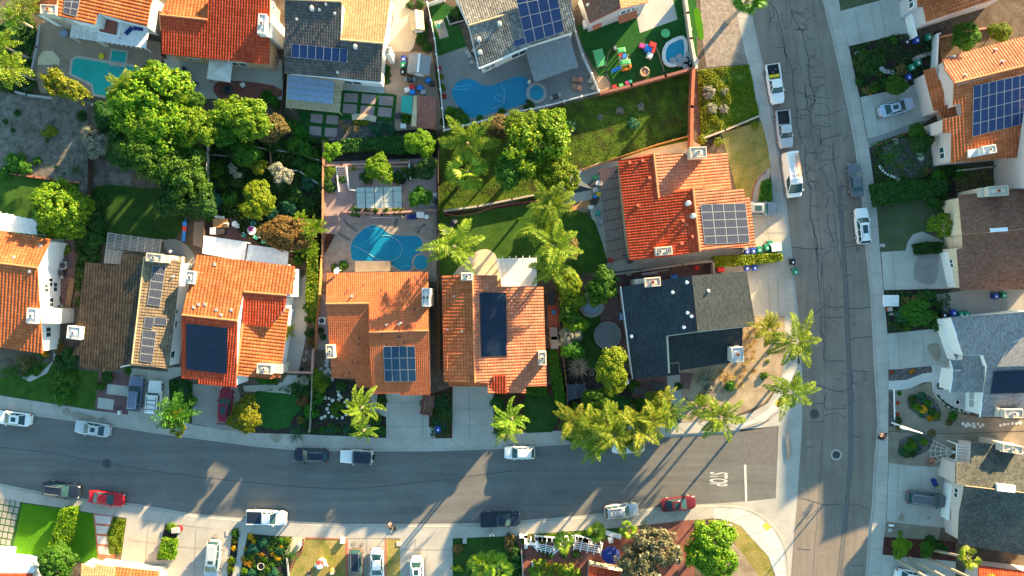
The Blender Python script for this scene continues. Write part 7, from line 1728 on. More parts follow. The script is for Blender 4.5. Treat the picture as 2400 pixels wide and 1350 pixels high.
cover_roof(T(1,0,(290,690),(806,768),(780,1045),(274,995)),2.8,'tan slatted patio cover with grey-blue roof sheets','slat_tan',slats=44,along=1,beams=4,sheets=[(.02,.85,.01+k*.19,.185+k*.19,'sheet_blue')for k in range(4)],bm='slat_tan')
cover_roof(T(2,0,(122,462),(528,318),(616,620),(214,766)),2.8,'grey corrugated patio cover beside the free-form pool','metal_roof_grey',beams=4,drop=.2)
cover_roof(T(1,1,(930,398),(1358,385),(1362,582),(935,590)),2.6,'pergola with five pale striped canopy panels on the garden terrace','metal_dark',name='pergola',slats=2,beams=5,bm='metal_dark',cat='pergola',sheets=[(k/5+.008,(k+1)/5-.008,j*.25,(j+1)*.25-.012,'polycarb')for k in range(5)for j in range(4)])
cover_roof(T(1,1,(922,1078),(1248,1080),(1250,1172),(920,1182)),2.7,'grey-brown lattice cover against the back of the smooth orange house','slat_brown',slats=16,beams=4,bm='wood_dark')
cover_roof([(1163,606),(1257,604),(1257,671),(1177,671)],2.8,'white lattice patio cover with shade stripe behind the coral-roofed house','white_paint',slats=30,beams=6,overhang=.08)
cover_roof([(478,552),(578,567),(572,612),(475,594)],2.8,'larger white solid patio cover with leaf shadows','white_roof_sheet',beams=4)
cover_roof([(583,573),(676,586),(672,622),(577,610)],2.8,'smaller white solid patio cover shaded by the bronze tree','white_roof_sheet',beams=4)
cover_roof(T(0,1,(0,630),(350,700),(336,835),(-10,792)),2.9,'white slatted lattice cover at the left edge','white_paint',slats=22,beams=6,overhang=.06)
cover_roof(T(0,1,(1005,812),(1498,880),(1480,1010),(985,960)),2.7,'weathered open-beam pergola behind the brown house','slat_grey',name='pergola',slats=11,beams=7,sw=.06,cat='pergola')
cover_roof(T(0,1,(985,960),(1140,985),(1118,1112),(968,1100)),2.7,'weathered slatted wing of the brown house pergola','slat_grey',name='pergola',slats=14,beams=4,sw=.06,cat='pergola')
cover_roof(T(2,1,(808,230),(985,205),(1065,1050),(890,1090)),2.8,'dark red slatted pergola along the corner house patio','redwood',name='pergola',slats=12,along=1,beams=9,sw=.08,cat='pergola')
cover_roof([(1242,1269),(1318,1283),(1300,1297),(1257,1288)],2.5,'left half of the white pergola beams over the brick patio','white_paint',name='pergola',slats=4,beams=4,overhang=.25,sw=.07,cat='pergola')
cover_roof([(1348,1268),(1412,1278),(1408,1298),(1345,1286)],2.5,'right half of the white pergola beams over the brick patio','white_paint',name='pergola',slats=4,beams=4,overhang=.25,sw=.07,cat='pergola')
cover_roof(T(3,3,(1760,118),(1890,128),(1882,300),(1755,290)),2.9,'white entry pergola on the black-green shingle house','white_paint',name='pergola',slats=6,beams=1,sw=.10,cat='pergola')
def sail(px,z,label,mat,name='shade_sail'):
    P=[W(x,y,z)for x,y in px];c=sum(P,Vector())/len(P);r=empty(name,(c.x,c.y,G));tag(r,label,'shade sail')
    n=len(P);mb=MB();cz=c-Vector((0,0,.12));mb.add(P+[cz],[(i,(i+1)%n,n)for i in range(n)]);mb.build('fabric',mat,r)
    for p in P:q=MB();q.tube([(p.x,p.y,G),(p.x,p.y,p.z)],.04,8);q.build('pole','metal_grey',r)
sail(T(2,2,(510,880),(600,876),(608,1005),(522,1030)),2.6,'dark navy canopy panel left of the pale pole','fabric_dark');sail(T(2,2,(604,876),(680,872),(700,985),(612,1003)),2.6,'dark navy canopy panel right of the pale pole','fabric_dark')
sail([(101,120),(124,119),(139,137),(139,152),(88,152),(90,135)],2.6,'tan shade canopy at the left of the teal pool patio','fabric_tan')
def hip_tent(px,z0,z1,label,mat,name='canopy_tent',post=True,cat='canopy',wallm=None):
    P=[W(x,y,z0)for x,y in px];c=sum(P,Vector())/4;r=empty(name,(c.x,c.y,G));tag(r,label,cat)
    mb=MB();a=Vector((c.x,c.y,z1));lo=[p-Vector((0,0,.18))for p in P];mb.add(P+[a]+lo,[(i,(i+1)%4,4)for i in range(4)]+[(i,5+i,5+(i+1)%4,(i+1)%4)for i in range(4)]);mb.build('roof',mat,r)
    for p in P:q=MB();d=(c-p)*.04;q.box(p.x+d.x-.05,p.y+d.y-.05,G,p.x+d.x+.05,p.y+d.y+.05,z0-.1);q.build('post','metal_grey',r)
hip_tent(T(0,0,(1945,560),(2165,568),(2140,765),(1922,735)),2.4,3.0,'square white canopy tent on the red-roofed house patio','fabric_white')
hip_tent([(1322,418),(1358,420),(1392,444),(1325,456)],2.4,3.1,'dark navy gazebo beside the cluttered patio','fabric_dark','gazebo',cat='gazebo')
def shed(px,z0,z1,label,roofm,wallm,ridge='h',name='garden_shed',mid=None):
    """gabled: px a,b,c,d eave corners; ridge halfway"""
    A,B,C_,D_=(W(x,y,z0)for x,y in px);c=(A+B+C_+D_)/4;r=empty(name,(c.x,c.y,G));tag(r,label,'shed')
    if ridge=='h':E,F=(A+D_)/2,(B+C_)/2;fa=[(A,B,'F','E'),(D_,C_)]
    else:E,F=(A+B)/2,(D_+C_)/2
    E=Vector((E.x,E.y,z1));F=Vector((F.x,F.y,z1));mb=MB();k=Vector((0,0,.08));V=[A,B,C_,D_,E,F];V2=[v-k for v in V]
    fs=[(0,1,5,4),(4,5,2,3)]if ridge=='h' else[(0,4,5,3),(4,1,2,5)]
    mb.add(V+V2,fs+[tuple(6+i for i in f[::-1])for f in fs]+[(0,1,7,6),(1,2,8,7),(2,3,9,8),(3,0,6,9)]);mb.build('roof',roofm,r)
    mb=MB();q=[p+(c-p)*.08 for p in(A,B,C_,D_)];mb.prism([tuple(p[:2])for p in q],G-.05,z0-.05)
    ew,fw=(E+(c-E)*.08),(F+(c-F)*.08)
    mb.build('wall',wallm,r)
    mb=MB();mb.bar(E+Vector((0,0,.02)),F+Vector((0,0,.02)),.25,.06);mb.build('ridge_cap','metal_white',r)
    p=q[2].lerp(q[3],.5);mb=MB();d=(q[3]-q[2]).to_2d().normalized();mb.obox((p.x,p.y),math.atan2(d.y,d.x),1.1,.08,G,z0-.35);mb.build('door','white_paint',r);return r
shed(T(1,0,(1425,500),(1630,525),(1615,695),(1405,675)),2.2,2.9,'grey and navy gabled shed beside the upper recycling bins','metal_roof_grey','shed_tan','v')
shed(T(1,0,(1430,105),(1555,100),(1568,275),(1445,288)),2.0,2.6,'small tan gabled shed beside the tan side yard','slat_tan','shed_tan','v')
cover_roof(T(1,0,(1500,890),(1680,905),(1665,1205),(1490,1180)),2.3,'rusty corrugated lean-to shed with teal edge','rust_sheet',name='lean_to_shed',beams=3,cat='shed',drop=.25)
cover_roof(T(1,0,(1468,890),(1500,890),(1488,1180),(1445,1170)),2.2,'narrow teal and orange panel strip beside the rusty shed','slat_tan',name='lean_to_shed',beams=2,cat='shed')
cover_roof(T(1,0,(1358,888),(1456,890),(1448,1062),(1348,1040)),2.1,'teal-roofed greenhouse beside the rusty lean-to shed','teal_sheet',name='greenhouse',beams=3,cat='greenhouse')
# ---------------------------------------------------------------- bins
PROTO={}
def wheelie(mat):
    r=empty('wheelie_bin',(0,0,0));mb=MB();mb.box(-.27,-.33,.08,.27,.33,.98,None,-.18);mb.build('bin_body',mat,r)
    mb=MB();mb.box(-.33,-.42,.985,.33,.38,1.05,None,.08);mb.box(-.24,.385,.97,.24,.44,1.02);mb.build('lid',mat,r)
    mb=MB();mb.box(-.10,-.20,1.052,.10,.06,1.058);mb.build('lid_label','metal_white',r)
    for s in(-1,1):mb=MB();mb.tube([(s*.24,.36,.13),(s*.32,.36,.13)],.13,12);mb.build('wheel','rubber',r)
    return r
def bin_(px,py,col,label,ang=0,z=G+.03,group='wheelie bins'):
    if col not in PROTO:o=PROTO[col]=wheelie('bin_'+col)
    else:o=copy_tree(PROTO[col])
    o.location=W(px,py,1.0);o.location.z=z;o.rotation_euler=(0,0,math.radians(ang));tag(o,label,'bin',group)
for x,y,c,l,a in((1751,589,'blue','left blue bin of the two at the end of the golden hedge',0),(1766,588,'blue','right blue bin of the two at the end of the golden hedge',0),(1780,585,'green','green bin next to the blue pair by the golden hedge',0),(1798,580,'green','dark green bin beside the white-topped electrical box',10),
    (1751,628,'blue','left blue bin below the golden hedge with litter on top',5),(1769,627,'blue','right blue bin below the golden hedge',8),(1865,637,'green','lone green bin standing in the main road gutter',8),(1858,614,'black','black bin at the kerb with its lid open',0),
    (2125,98,'black','black bin left end of the row beside the top right house',10),(2149,94,'blue','blue bin in the row beside the top right house',10),(2177,87,'green','green bin in the row beside the top right house',15),(2202,78,'black','black bin right end of the row beside the top right house',15),
    (2137,158,'green','lower green bin beside the curved stone border',20),(2152,147,'green','upper green bin beside the curved stone border',20),(2130,181,'blue','blue bin tucked by the garage of the solar-array house',15),(2120,190,'black','black bin tucked beside the blue one at the solar-array house',15),
    (2334,694,'blue','blue bin behind the brown shingle house',0),(2353,692,'green','green bin behind the brown shingle house',0),(2213,738,'black','black bin by the fence of the light grey house',0),(2236,733,'blue','blue bin by the fence of the light grey house',0),(2253,737,'green','left green bin by the fence of the light grey house',0),(2266,737,'green','right green bin by the fence of the light grey house',0),
    (946,138,'blue','blue bin at the top of the stack beside the gabled shed',0),(945,152,'green','green bin with white label beside the gabled shed',0),(944,168,'black','black bin beside the gabled shed',0),(1027,1006,'blue','blue bin half hidden by dark cycads near the driveway',0),
    (1805,572,'green','tall dark green bin behind the white-topped box',0)):bin_(x,y,c,l,a)
def boxthing(px,py,lx,ly,h,mat,label,name,cat,ang=0,top=None,z=G,taper=0.0,topname='lid'):
    p=W(px,py,z+h);r=empty(name,(p.x,p.y,z));tag(r,label,cat);a=math.radians(ang);M=Matrix.Translation((p.x,p.y,0))@Matrix.Rotation(a,4,'Z')
    mb=MB();mb.box(-lx/2,-ly/2,z,lx/2,ly/2,z+h-.05,M,taper);mb.box(-lx/2-.03,-ly/2-.03,z,lx/2+.03,ly/2+.03,z+.06,M);mb.build('casing',mat,r)
    mb=MB();mb.box(-lx/2-.02,-ly/2-.02,z+h-.05,lx/2+.02,ly/2+.02,z+h,M,.06);mb.build(topname,top or mat,r);return r
boxthing(1820,579,1.3,1.1,1.2,'bin_green','white-topped utility box with dark green sides beside the bins','utility_box','utility box',8,'metal_white')
def ac(px,py,label,ang=0,s=1.0,mat='metal_grey'):
    p=W(px,py,G+.8);r=empty('air_conditioner',(p.x,p.y,G));tag(r,label,'air conditioner');M=Matrix.Translation((p.x,p.y,0))@Matrix.Rotation(math.radians(ang),4,'Z')
    mb=MB();mb.box(-.45*s,-.45*s,G+.05,.45*s,.45*s,G+.8,M);mb.build('casing',mat,r)
    mb=MB();mb.lathe((0,0),[(.36*s,G+.802),(.36*s,G+.83),(.33*s,G+.83)],18);mb.v=[tuple(M@Vector(v))for v in mb.v];mb.build('fan_grille','metal_dark',r)
ac(754,752,'air conditioner on the pink side path of the smooth orange house',0,1.0,'metal_white');ac(147,622,'larger air conditioner beside the white gable wall',0,1.1);ac(139,722,'small air conditioner near the side-yard steps',0,.9);ac(643,135,'dark air conditioner at the corner of the red-roofed house',0,.9)
ac(688,649,'air conditioner beneath the side window of the black-array house',0,.9,'metal_white')
boxthing(2090,705,2.0,1.5,.5,'metal_white','pale utility cabinet on a framed pad by the pavement','utility_cabinet','utility box',0,'metal_white');boxthing(2087,725,.6,.5,.5,'brick_trim','brick mailbox pillar below the utility cabinet','mailbox','mailbox',5,'concrete')
boxthing(2069,575,.6,.4,.25,'concrete','small concrete meter box on the patchy lawn','meter_box','utility box');boxthing(2090,736,.45,.3,.2,'concrete','pale oval meter cover near the mailbox pillar','meter_box','utility box')
boxthing(410,1244,1.0,.65,.8,'concrete_cool','grey-green utility box in the driveway median','utility_box','utility box',5);boxthing(802,1268,.55,.75,.5,'stucco_white','white pedestal box at the corner of the dry lawn','utility_box','utility box');boxthing(1089,1268,.5,.75,.15,'concrete','concrete meter box on the shaded lawn','meter_box','utility box');boxthing(934,1275,.6,.6,.12,'concrete','grey slab box beside the narrow lawn strip','meter_box','utility box')
boxthing(532,1250,.35,.7,.12,'concrete','concrete meter box at the minivan driveway','meter_box','utility box');boxthing(2090,1232,.65,.2,.2,'white_paint','white marker block on the granite strip','marker_block','block',-5);boxthing(2087,1243,.5,.4,.2,'concrete_cool','pale oval stone on the granite strip','stone','stone');boxthing(278,968,.35,.5,.5,'stone_white','white ornament beside the slab garden path','garden_ornament','ornament')
boxthing(1251,1324,.45,.6,.7,'metal_white','white pedestal box left of the bottom shrubs','utility_box','utility box',5);boxthing(1432,1267,.6,.7,.8,'stucco_white','white box below the garden wall near the gum tree','pedestal','box',8);boxthing(2008,123,.5,.22,.1,'concrete','pale meter lid in the front verge','meter_box','utility box',25)
# ---------------------------------------------------------------- garden furniture
def chair(px,py,ang,mat,label,group=None,name='garden_chair',lounge=0.0):
    key=('chair',mat,lounge)
    if key not in PROTO:
        r=empty(name,(0,0,0));mb=MB();mb.box(-.27,-.28,.40,.27,.28-(-lounge),.45);mb.build('seat',mat,r)
        mb=MB();M=Matrix.Translation((0,-.28,.42))@Matrix.Rotation(-.25-.5*(lounge>0),4,'X');mb.box(-.27,-.04,0,.27,.02,.55+lounge*.3,M);mb.build('backrest',mat,r)
        for sx in(-.24,.24):
            for sy in(-.25,.25+lounge):mb=MB();mb.box(sx-.025,sy-.025,0,sx+.025,sy+.025,.40);mb.build('leg','metal_grey',r)
            mb=MB();mb.box(sx-.03,-.25,.60,sx+.03,.22,.64);mb.build('armrest','metal_white',r)
        PROTO[key]=r
    else:r=copy_tree(PROTO[key])
    r.location=W(px,py,.45);r.location.z=G+.04;r.rotation_euler=(0,0,math.radians(ang));return tag(r,label,'chair',group)
def table(px,py,rad,mat,label,h=.74,sq=False,top=None):
    p=W(px,py,G+h);r=empty('garden_table',(p.x,p.y,G+.03));tag(r,label,'table');mb=MB()
    if sq:mb.box(p.x-rad,p.y-rad*.6,G+h-.05,p.x+rad,p.y+rad*.6,G+h)
    else:mb.lathe((p.x,p.y),[(rad*.97,G+h-.04),(rad,G+h-.02),(rad*.98,G+h)],24)
    mb.build('tabletop',mat,r);mb=MB();mb.tube([(p.x,p.y,G+.08),(p.x,p.y,G+h-.04)],.05,8);mb.lathe((p.x,p.y),[(.28,G+.03),(.25,G+.08),(.05,G+.1)],14);mb.build('pedestal','metal_grey',r);return r
table(590,540,.62,'white_paint','round white table with pink cloth in the shaded backyard')
p=W(587,537,G+.76);mb=MB();mb.box(p.x-.3,p.y-.25,G+.745,p.x+.35,p.y+.3,G+.765);mb.box(p.x-.2,p.y-.3,G+.745,p.x+.25,p.y-.25,G+.76);rootmesh(mb,'table_cloth','plastic_pink','pink cloth draped on the round white table','cloth')
table(550,525,.42,'white_paint','small round white table left of the pink-cloth table');table(611,551,.42,'white_paint','small round white table beside the bronze-brown tree');table(516,523,1.0,'wood_fence_lit','rectangular wooden table by the yellow canopy patio',sq=True)
for x,y,a,l in((595,524,180,'teal chair above the pink-cloth table'),(572,551,60,'teal chair left of the pink-cloth table'),(601,556,-20,'teal chair below the pink-cloth table'),(620,566,10,'teal chair nearest the smaller white patio cover')):chair(x,y,a,'teal_sheet',l,'chairs around the pink-cloth table')
for x,y in((511,511),(522,512),(532,528),(557,530)):chair(x,y,180,'white_paint','white chair by the wooden backyard table','white chairs by the wooden table')
boxthing(498,541,.7,.9,.9,'metal_white','white cooler cabinet beside the dark backyard grill','cooler','cooler');boxthing(516,543,1.1,.7,.9,'metal_dark','dark built-in grill below the wooden table','grill','grill')
def parasol(px,py,rad,mat,label,z=2.4):
    p=W(px,py,z);r=empty('parasol',(p.x,p.y,G+.03));tag(r,label,'parasol');mb=MB();n=8;top=(p.x,p.y,z+.35)
    ring=[(p.x+rad*math.cos(TAU*(k+.5)/n),p.y+rad*math.sin(TAU*(k+.5)/n),z-.1)for k in range(n)];mb.add(ring+[top],[(k,(k+1)%n,n)for k in range(n)]);lo=[(a,b,c-.14)for a,b,c in ring];mb.add(ring+lo,[(k,n+k,n+(k+1)%n,(k+1)%n)for k in range(n)]);mb.build('canopy',mat,r)
    mb=MB();mb.tube([(p.x,p.y,G+.05),(p.x,p.y,z+.42)],.03,8);mb.build('pole','metal_grey',r);mb=MB();mb.lathe((p.x,p.y),[(.3,G+.03),(.28,G+.12),(.06,G+.16)],14);mb.build('base','metal_dark',r)
parasol(1432,1302,1.25,'fabric_navy','royal blue octagonal parasol beside the grey-brown gum tree')
def disc(px,py,rad,mat,label,name,cat,z=.8,rim='metal_grey',legs=6):
    p=W(px,py,G+z);r=empty(name,(p.x,p.y,G));tag(r,label,cat);mb=MB();mb.lathe((p.x,p.y),[(rad*.93,G+z-.03),(rad*.93,G+z)],32);mb.build('mat',mat,r)
    mb=MB();n=36;mb.tube([(p.x+rad*math.cos(TAU*k/n),p.y+rad*math.sin(TAU*k/n),G+z-.01)for k in range(n+1)],.06,8,False);mb.build('rim',rim,r)
    for k in range(legs):a=TAU*k/legs;q=MB();x,y=p.x+rad*math.cos(a),p.y+rad*math.sin(a);q.tube([(x,y,G),(x,y,G+z)],.03,6);q.build('leg','metal_grey',r)
disc(1424,786,1.78,'trampoline_mat','large round grey trampoline on the dark lawn','trampoline','trampoline');disc(1386,714,1.25,'sheet_blue','round blue-grey covered trampoline by the glossy green tree','trampoline','trampoline',.6)
p=W(1386,714,.1);mb=MB();mb.lathe((p.x,p.y),[(1.75,G+.02),(1.75,G+.09),(1.3,G+.09)],30);rootmesh(mb,'stone_ring','stone_grey','grey stone ring around the round blue trampoline','edging')
def bench(pts,label,mat='cream_paving',w=.55,h=.45,name='garden_bench',cat='bench'):
    P=[W(x,y,G+h)for x,y in smooth_line(pts,4)];r=empty(name,(P[0].x,P[0].y,G));tag(r,label,cat)
    for part,ww,z0,z1 in(('seat',w,h-.08,h),('base',w*.75,0,h-.08)):
        mb=MB()
        for a,b in zip(P,P[1:]):
            d=(b-a).to_2d().normalized();t=Vector((-d.y,d.x))*ww/2;e=d*.02
            mb.prism([(a.x-t.x-e.x,a.y-t.y-e.y),(b.x-t.x+e.x,b.y-t.y+e.y),(b.x+t.x+e.x,b.y+t.y+e.y),(a.x+t.x-e.x,a.y+t.y-e.y)],G+z0,G+z1)
        mb.build(part,mat,r)
bench(T(1,0,(895,1090),(960,1085),(1040,1092),(1112,1108)),'curved tan bench at the lower edge of the paving slabs','cream_paving',.8)
rr2=random.Random(11)
def stones(pts,r,mat,label,group,name='stepping_stone',h=.07):
    for x,y in pts:
        p=W(x,y,G+h);n=7;k=rr2.uniform(.8,1.2)*r;a0=rr2.random()*TAU
        mb=MB();mb.prism([(p.x+k*math.cos(a0+TAU*i/n)*rr2.uniform(.8,1.1),p.y+k*math.sin(a0+TAU*i/n)*rr2.uniform(.8,1.1))for i in range(n)],G-.02,G+h);rootmesh(mb,name,mat,label,'stone',group)
stones(T(1,2,(765,940),(770,975),(770,1020),(712,1028),(677,1005),(637,1003),(677,1065),(662,1105),(675,1140),(640,1175),(610,1190),(707,1178),(752,1188),(803,1187),(840,1160),(850,1075),(850,1020),(825,1045),(790,1000)),.24,'stone_white','cream stepping stone curving through the dark mulch garden','stepping stones in the dark mulch garden')
stones(T(1,2,(655,700),(670,740),(645,760),(625,795),(625,840),(590,850),(705,830),(695,765),(605,735),(660,660)),.30,'stone_grey','grey stepping stone in the side garden of the smooth orange house','stones in the side garden')
stones(T(3,1,(1395,15),(1408,65),(1422,118)),.55,'stone_white','square pale stepping stone in the gravel front garden','square stones in the gravel garden')
stones(T(3,2,(1815,1243),(1845,1262),(1862,1240),(1880,1260),(1912,1243),(1920,1270),(1955,1245),(1975,1270),(2000,1255),(2165,1258),(2200,1250),(2235,1245),(2275,1242),(2310,1240),(2345,1235)),.22,'stone_white','round pale stepping stone behind the light grey house','round stones behind the grey house')
stones(T(3,1,(2080,130),(2120,105),(2150,150),(2190,110),(2160,95),(2230,90),(2250,120),(2200,145),(2240,160),(2290,80),(2300,120),(2330,70),(2350,115),(2280,150)),.42,'concrete_dark','square grey paver laid loosely behind the solar-array house','loose pavers behind the solar-array house','paver',.09)
stones(T(3,0,(1360,550),(1395,535),(1430,522),(1465,510),(1500,500),(1535,490),(1060,640),(1090,660),(1120,668),(1155,672)),.32,'stone_grey','grey border stone in the rose bed','border stones in the rose bed','border_stone',.2)
stones([(x,y)for x,y in smooth_line([(2062,390),(2075,405),(2095,415),(2105,420)],3)],.2,'stone_white','white border stone of the gravel front garden','border stones of the gravel front garden','border_stone',.15)
for q in((1500,560),(1560,590),(1620,560),(1560,530),(1660,590),(1650,510),(1700,560),(1690,620),(1620,610)):stones(T(2,0,q),.55,'stone_grey','flat grey boulder beside the stone-rimmed spa','boulders beside the spa','boulder',.35)
def pot(px,py,r,mat,label,group=None,plant=None,h=.4):
    p=W(px,py,G+h);o=empty('plant_pot',(p.x,p.y,G));tag(o,label,'pot',group);mb=MB();mb.lathe((p.x,p.y),[(r*.7,G),(r,G+h),(r*.85,G+h),(r*.8,G+h-.06)],16,cap=False);mb.build('pot',mat,o)
    mb=MB();mb.lathe((p.x,p.y),[(r*.8,G+h-.08),(r*.8,G+h-.07)],16);mb.build('potting_soil','mulch_dark',o)
for x,y in((840,507),(895,504),(946,505)):pot(x,y,.28,'concrete_cool','round grey pot in the row below the striped pergola','pots below the striped pergola')
pot(943,425-2,.7,'concrete_dark','large round stone planter holding a bromeliad by the lime tree',h=.3);pot(611,1328,.50,'stucco_cream','cream ring-shaped birdbath in the flower garden',h=.5)
for x,y in((719,824),(714,843)):pot(x,y,.2,'white_paint','small white pot inside the side gate','white pots inside the side gate')
pot(707,866,.3,'metal_dark','dark pot beside the pink gate wall');pot(1387,876,.28,'concrete_cool','round grey pot at the foot of the yellow-lime tree')
for x,y in((2360,395),(2164,693)):pot(x,y,.25,'stone_white','white round pot on the right-hand lots','white pots on the right-hand lots')
def lounger(px,py,ang,mat,label,group=None,L=1.9):
    key=('lounger',mat)
    if key not in PROTO:
        r=empty('sun_lounger',(0,0,0));mb=MB();mb.box(-.32,-.2,.32,.32,1.2,.40);mb.build('seat',mat,r)
        mb=MB();M=Matrix.Translation((0,-.2,.34))@Matrix.Rotation(-.9,4,'X');mb.box(-.32,-.04,0,.32,.04,.75,M);mb.build('backrest',mat,r)
        for sx in(-.28,.28):
            for sy in(-.1,1.1):mb=MB();mb.box(sx-.03,sy-.03,0,sx+.03,sy+.03,.32);mb.build('leg','metal_grey',r)
        PROTO[key]=r
    else:r=copy_tree(PROTO[key])
    r.location=W(px,py,.3);r.location.z=G+.03;r.rotation_euler=(0,0,math.radians(ang));tag(r,label,'lounger',group)
lounger(1362,188,85,'fabric_clay','upper terracotta lounger beside the white fence');lounger(1360,208,70,'fabric_clay','lower terracotta lounger beside the white fence')
lounger(975,508,95,'fabric_navy','navy lounger by the pool equipment corner');lounger(1068,517,140,'fabric_dark','dark lounger on the oval back lawn');lounger(1058,540,100,'fabric_white','pale lounger on the oval back lawn')
def tarp(px,py,r,mat,label,h=.6):shrub(px,py,r,mat,label,h)
def barbecue(px,py,label,ang=0,mat='metal_dark'):
    p=W(px,py,G+.9);r=empty('barbecue',(p.x,p.y,G));tag(r,label,'barbecue');M=Matrix.Translation((p.x,p.y,0))@Matrix.Rotation(math.radians(ang),4,'Z')
    mb=MB();mb.box(-.35,-.28,G,.35,.28,G+.75,M);mb.build('cabinet',mat,r);mb=MB();mb.tube([M@Vector((-.38,0,G+.85)),M@Vector((.38,0,G+.85))],.28,14);mb.build('lid',mat,r)
    for s in(-1,1):mb=MB();mb.box(s*.36 if s>0 else-.75,-.25,G+.78,.75 if s>0 else-.36,.25,G+.82,M);mb.build('side_shelf','metal_grey',r)
barbecue(143,640,'black barbecue beside the white gable wall',90);barbecue(1302,225,'black kettle-shaped barbecue on the pool house patio',20);barbecue(960,185,'dark barbecue below the gabled shed',0);barbecue(1018,470,'dark barbecue in the corner by the striped pergola',60)
def play(px,py,label):
    p=W(px,py,.8);r=empty('playhouse',(p.x,p.y,G));tag(r,label,'playset');M=Matrix.Translation((p.x,p.y,G))@Matrix.Rotation(math.radians(10),4,'Z')
    def part(n,m,*bx):
        mb=MB()
        for b in bx:mb.box(*b[:6],M,b[6]if len(b)>6 else 0)
        mb.build(n,m,r)
    part('platform','fabric_tan',(-.7,-.6,.7,.5,.6,.8),(-.7,-.6,0,-.6,-.5,1.6),(.4,-.6,0,.5,-.5,1.6),(-.7,.5,0,-.6,.6,1.6),(.4,.5,0,.5,.6,1.6))
    part('roof','plastic_green',(-.8,-.75,1.6,.6,-.05,1.95,.35));part('roof','plastic_green',(-.9,1.0,1.35,.25,1.7,1.65,.35))
    part('bridge','plastic_red',(-.6,.6,.6,.1,1.05,.7),(-.75,1.0,.0,-.65,1.1,1.35),(.0,1.0,0,.1,1.1,1.35),(-.75,1.6,0,-.65,1.7,1.35),(.0,1.6,0,.1,1.7,1.35));part('panel','plastic_blue',(-.2,.3,.8,.3,.9,1.1))
    mb=MB();mb.bar(M@Vector((-.7,-.7,.75)),M@Vector((-1.9,-1.0,.12)),.5,.08);mb.build('slide','plastic_blue',r)
    part('bumper','plastic_orange',(-.55,-1.2,.1,.7,-.85,.6,.1),(.55,-1.0,.1,.8,-.5,.7));part('climber','metal_grey',(-1.15,1.7,.0,-.75,2.2,.8,.2))
play(1464,143,'toddler playset with green roofs and blue slide on artificial lawn')
def play2(px,py,label):
    p=W(px,py,.6);r=empty('climbing_playset',(p.x,p.y,G));tag(r,label,'playset');M=Matrix.Translation((p.x,p.y,G))@Matrix.Rotation(math.radians(-20),4,'Z')
    for n,m,b in(('tower','plastic_blue',(-.5,-.4,.0,.5,.5,1.1,.1)),('roof','plastic_red',(-.2,.2,1.1,.8,.9,1.35,.3)),('wall','fabric_white',(.1,-1.1,0,.9,-.4,.9,.1)),('wall','plastic_red',(.45,-.4,.1,.95,.3,.95,.1)),('step','plastic_pink',(-1.3,-.1,0,-.5,.5,.5,.1))):
        mb=MB();mb.box(*b[:6],M,b[6]);mb.build(n,m,r)
play2(1519,115,'small red, white and blue climbing playset on artificial lawn')
p=W(1511,168,.5);r_=empty('fire_pit',(p.x,p.y,G));tag(r_,'round tan stone fire pit on the artificial lawn','fire pit')
mb=MB();mb.lathe((p.x,p.y),[(.66,G),(.64,G+.5),(.50,G+.5),(.48,G+.30)],20,cap=False);mb.build('ring','shed_tan',r_);mb=MB();mb.lathe((p.x,p.y),[(.49,G+.32),(.3,G+.36),(.1,G+.40)],12);mb.build('lava_rock','fabric_clay',r_)
boxthing(1406,135,1.3,2.3,.35,'stone_grey','bright green framed toy sandbox against the lawn edge','toy_sandbox','sandbox',15,'plastic_green');disc(1560,78,.55,'plastic_green','green turtle-shaped toddler table on the artificial lawn','toy_table','toy',.45,'plastic_green',4)
for x,y,m,l in((1471,193,'plastic_pink','pink toy car by the iron-post wall'),(1477,191,'teal_sheet','teal toy car by the iron-post wall'),(1440,202,'plastic_red','red toy wagon by the iron-post wall'),(1456,199,'plastic_green','green toy truck by the iron-post wall')):boxthing(x,y,.5,.35,.35,m,l,'toy_car','toy',15,taper=.1)
fence([(1440,95),(1425,130),(1422,170),(1435,205)],.9,'low dark net fence around the artificial lawn','metal_dark',board=False,post=1.5,pw=.04);fence([(1535,100),(1548,135),(1557,168)],.9,'low fence guarding the stone-rimmed spa','metal_dark',board=False,post=1.2,pw=.04)
chair(1616,68,-70,'fabric_tan','tan armchair against the pale block wall',name='armchair');boxthing(1372,55,.5,1.0,.9,'metal_white','slim white heat pump beside the tan side wall','heat_pump','air conditioner',10)
r_=empty('garden_slide',W(430,540,G));tag(r_,'blue garden slide with red middle section on dark bark','slide')
a,b,c=W(433,520,1.2),W(432,536,.9),W(430,565,.2)
for n,m,p0,p1,w_ in(('ladder','plastic_blue',W(437,516,.1),a,.5),('platform','plastic_blue',a,W(433,530,1.1),.55),('seat','plastic_red',W(433,530,1.1),W(432,541,.85),.55),('chute','plastic_blue',W(432,541,.85),c,.5)):mb=MB();mb.bar(p0,p1,w_,.12);mb.build(n,m,r_)
for x,y,m,l in((965,203,'plastic_red','red toolbox on the tan patio by the gabled shed'),(966,215,'plastic_blue','small blue box below the red toolbox'),(954,210,'white_paint','white bucket beside the red toolbox'),(984,205,'plastic_blue','blue tool cart on the tan patio'),(1003,188,'plastic_blue','blue barrel beside the shed door'),(992,215,'metal_grey','grey appliance among the patio clutter'),(1012,195,'wood_dark','dark crate at the fence by the patio clutter'),(945,295,'white_paint','white round-topped table under the green bush'),(932,270,'metal_dark','dark cabinet by the teal-roofed greenhouse'),(960,152+28,'wood_dark','dark planter box below the gabled shed')):boxthing(x,y,.7,.6,.6,m,l,'storage_box','box',rr2.uniform(-20,20),taper=.05)
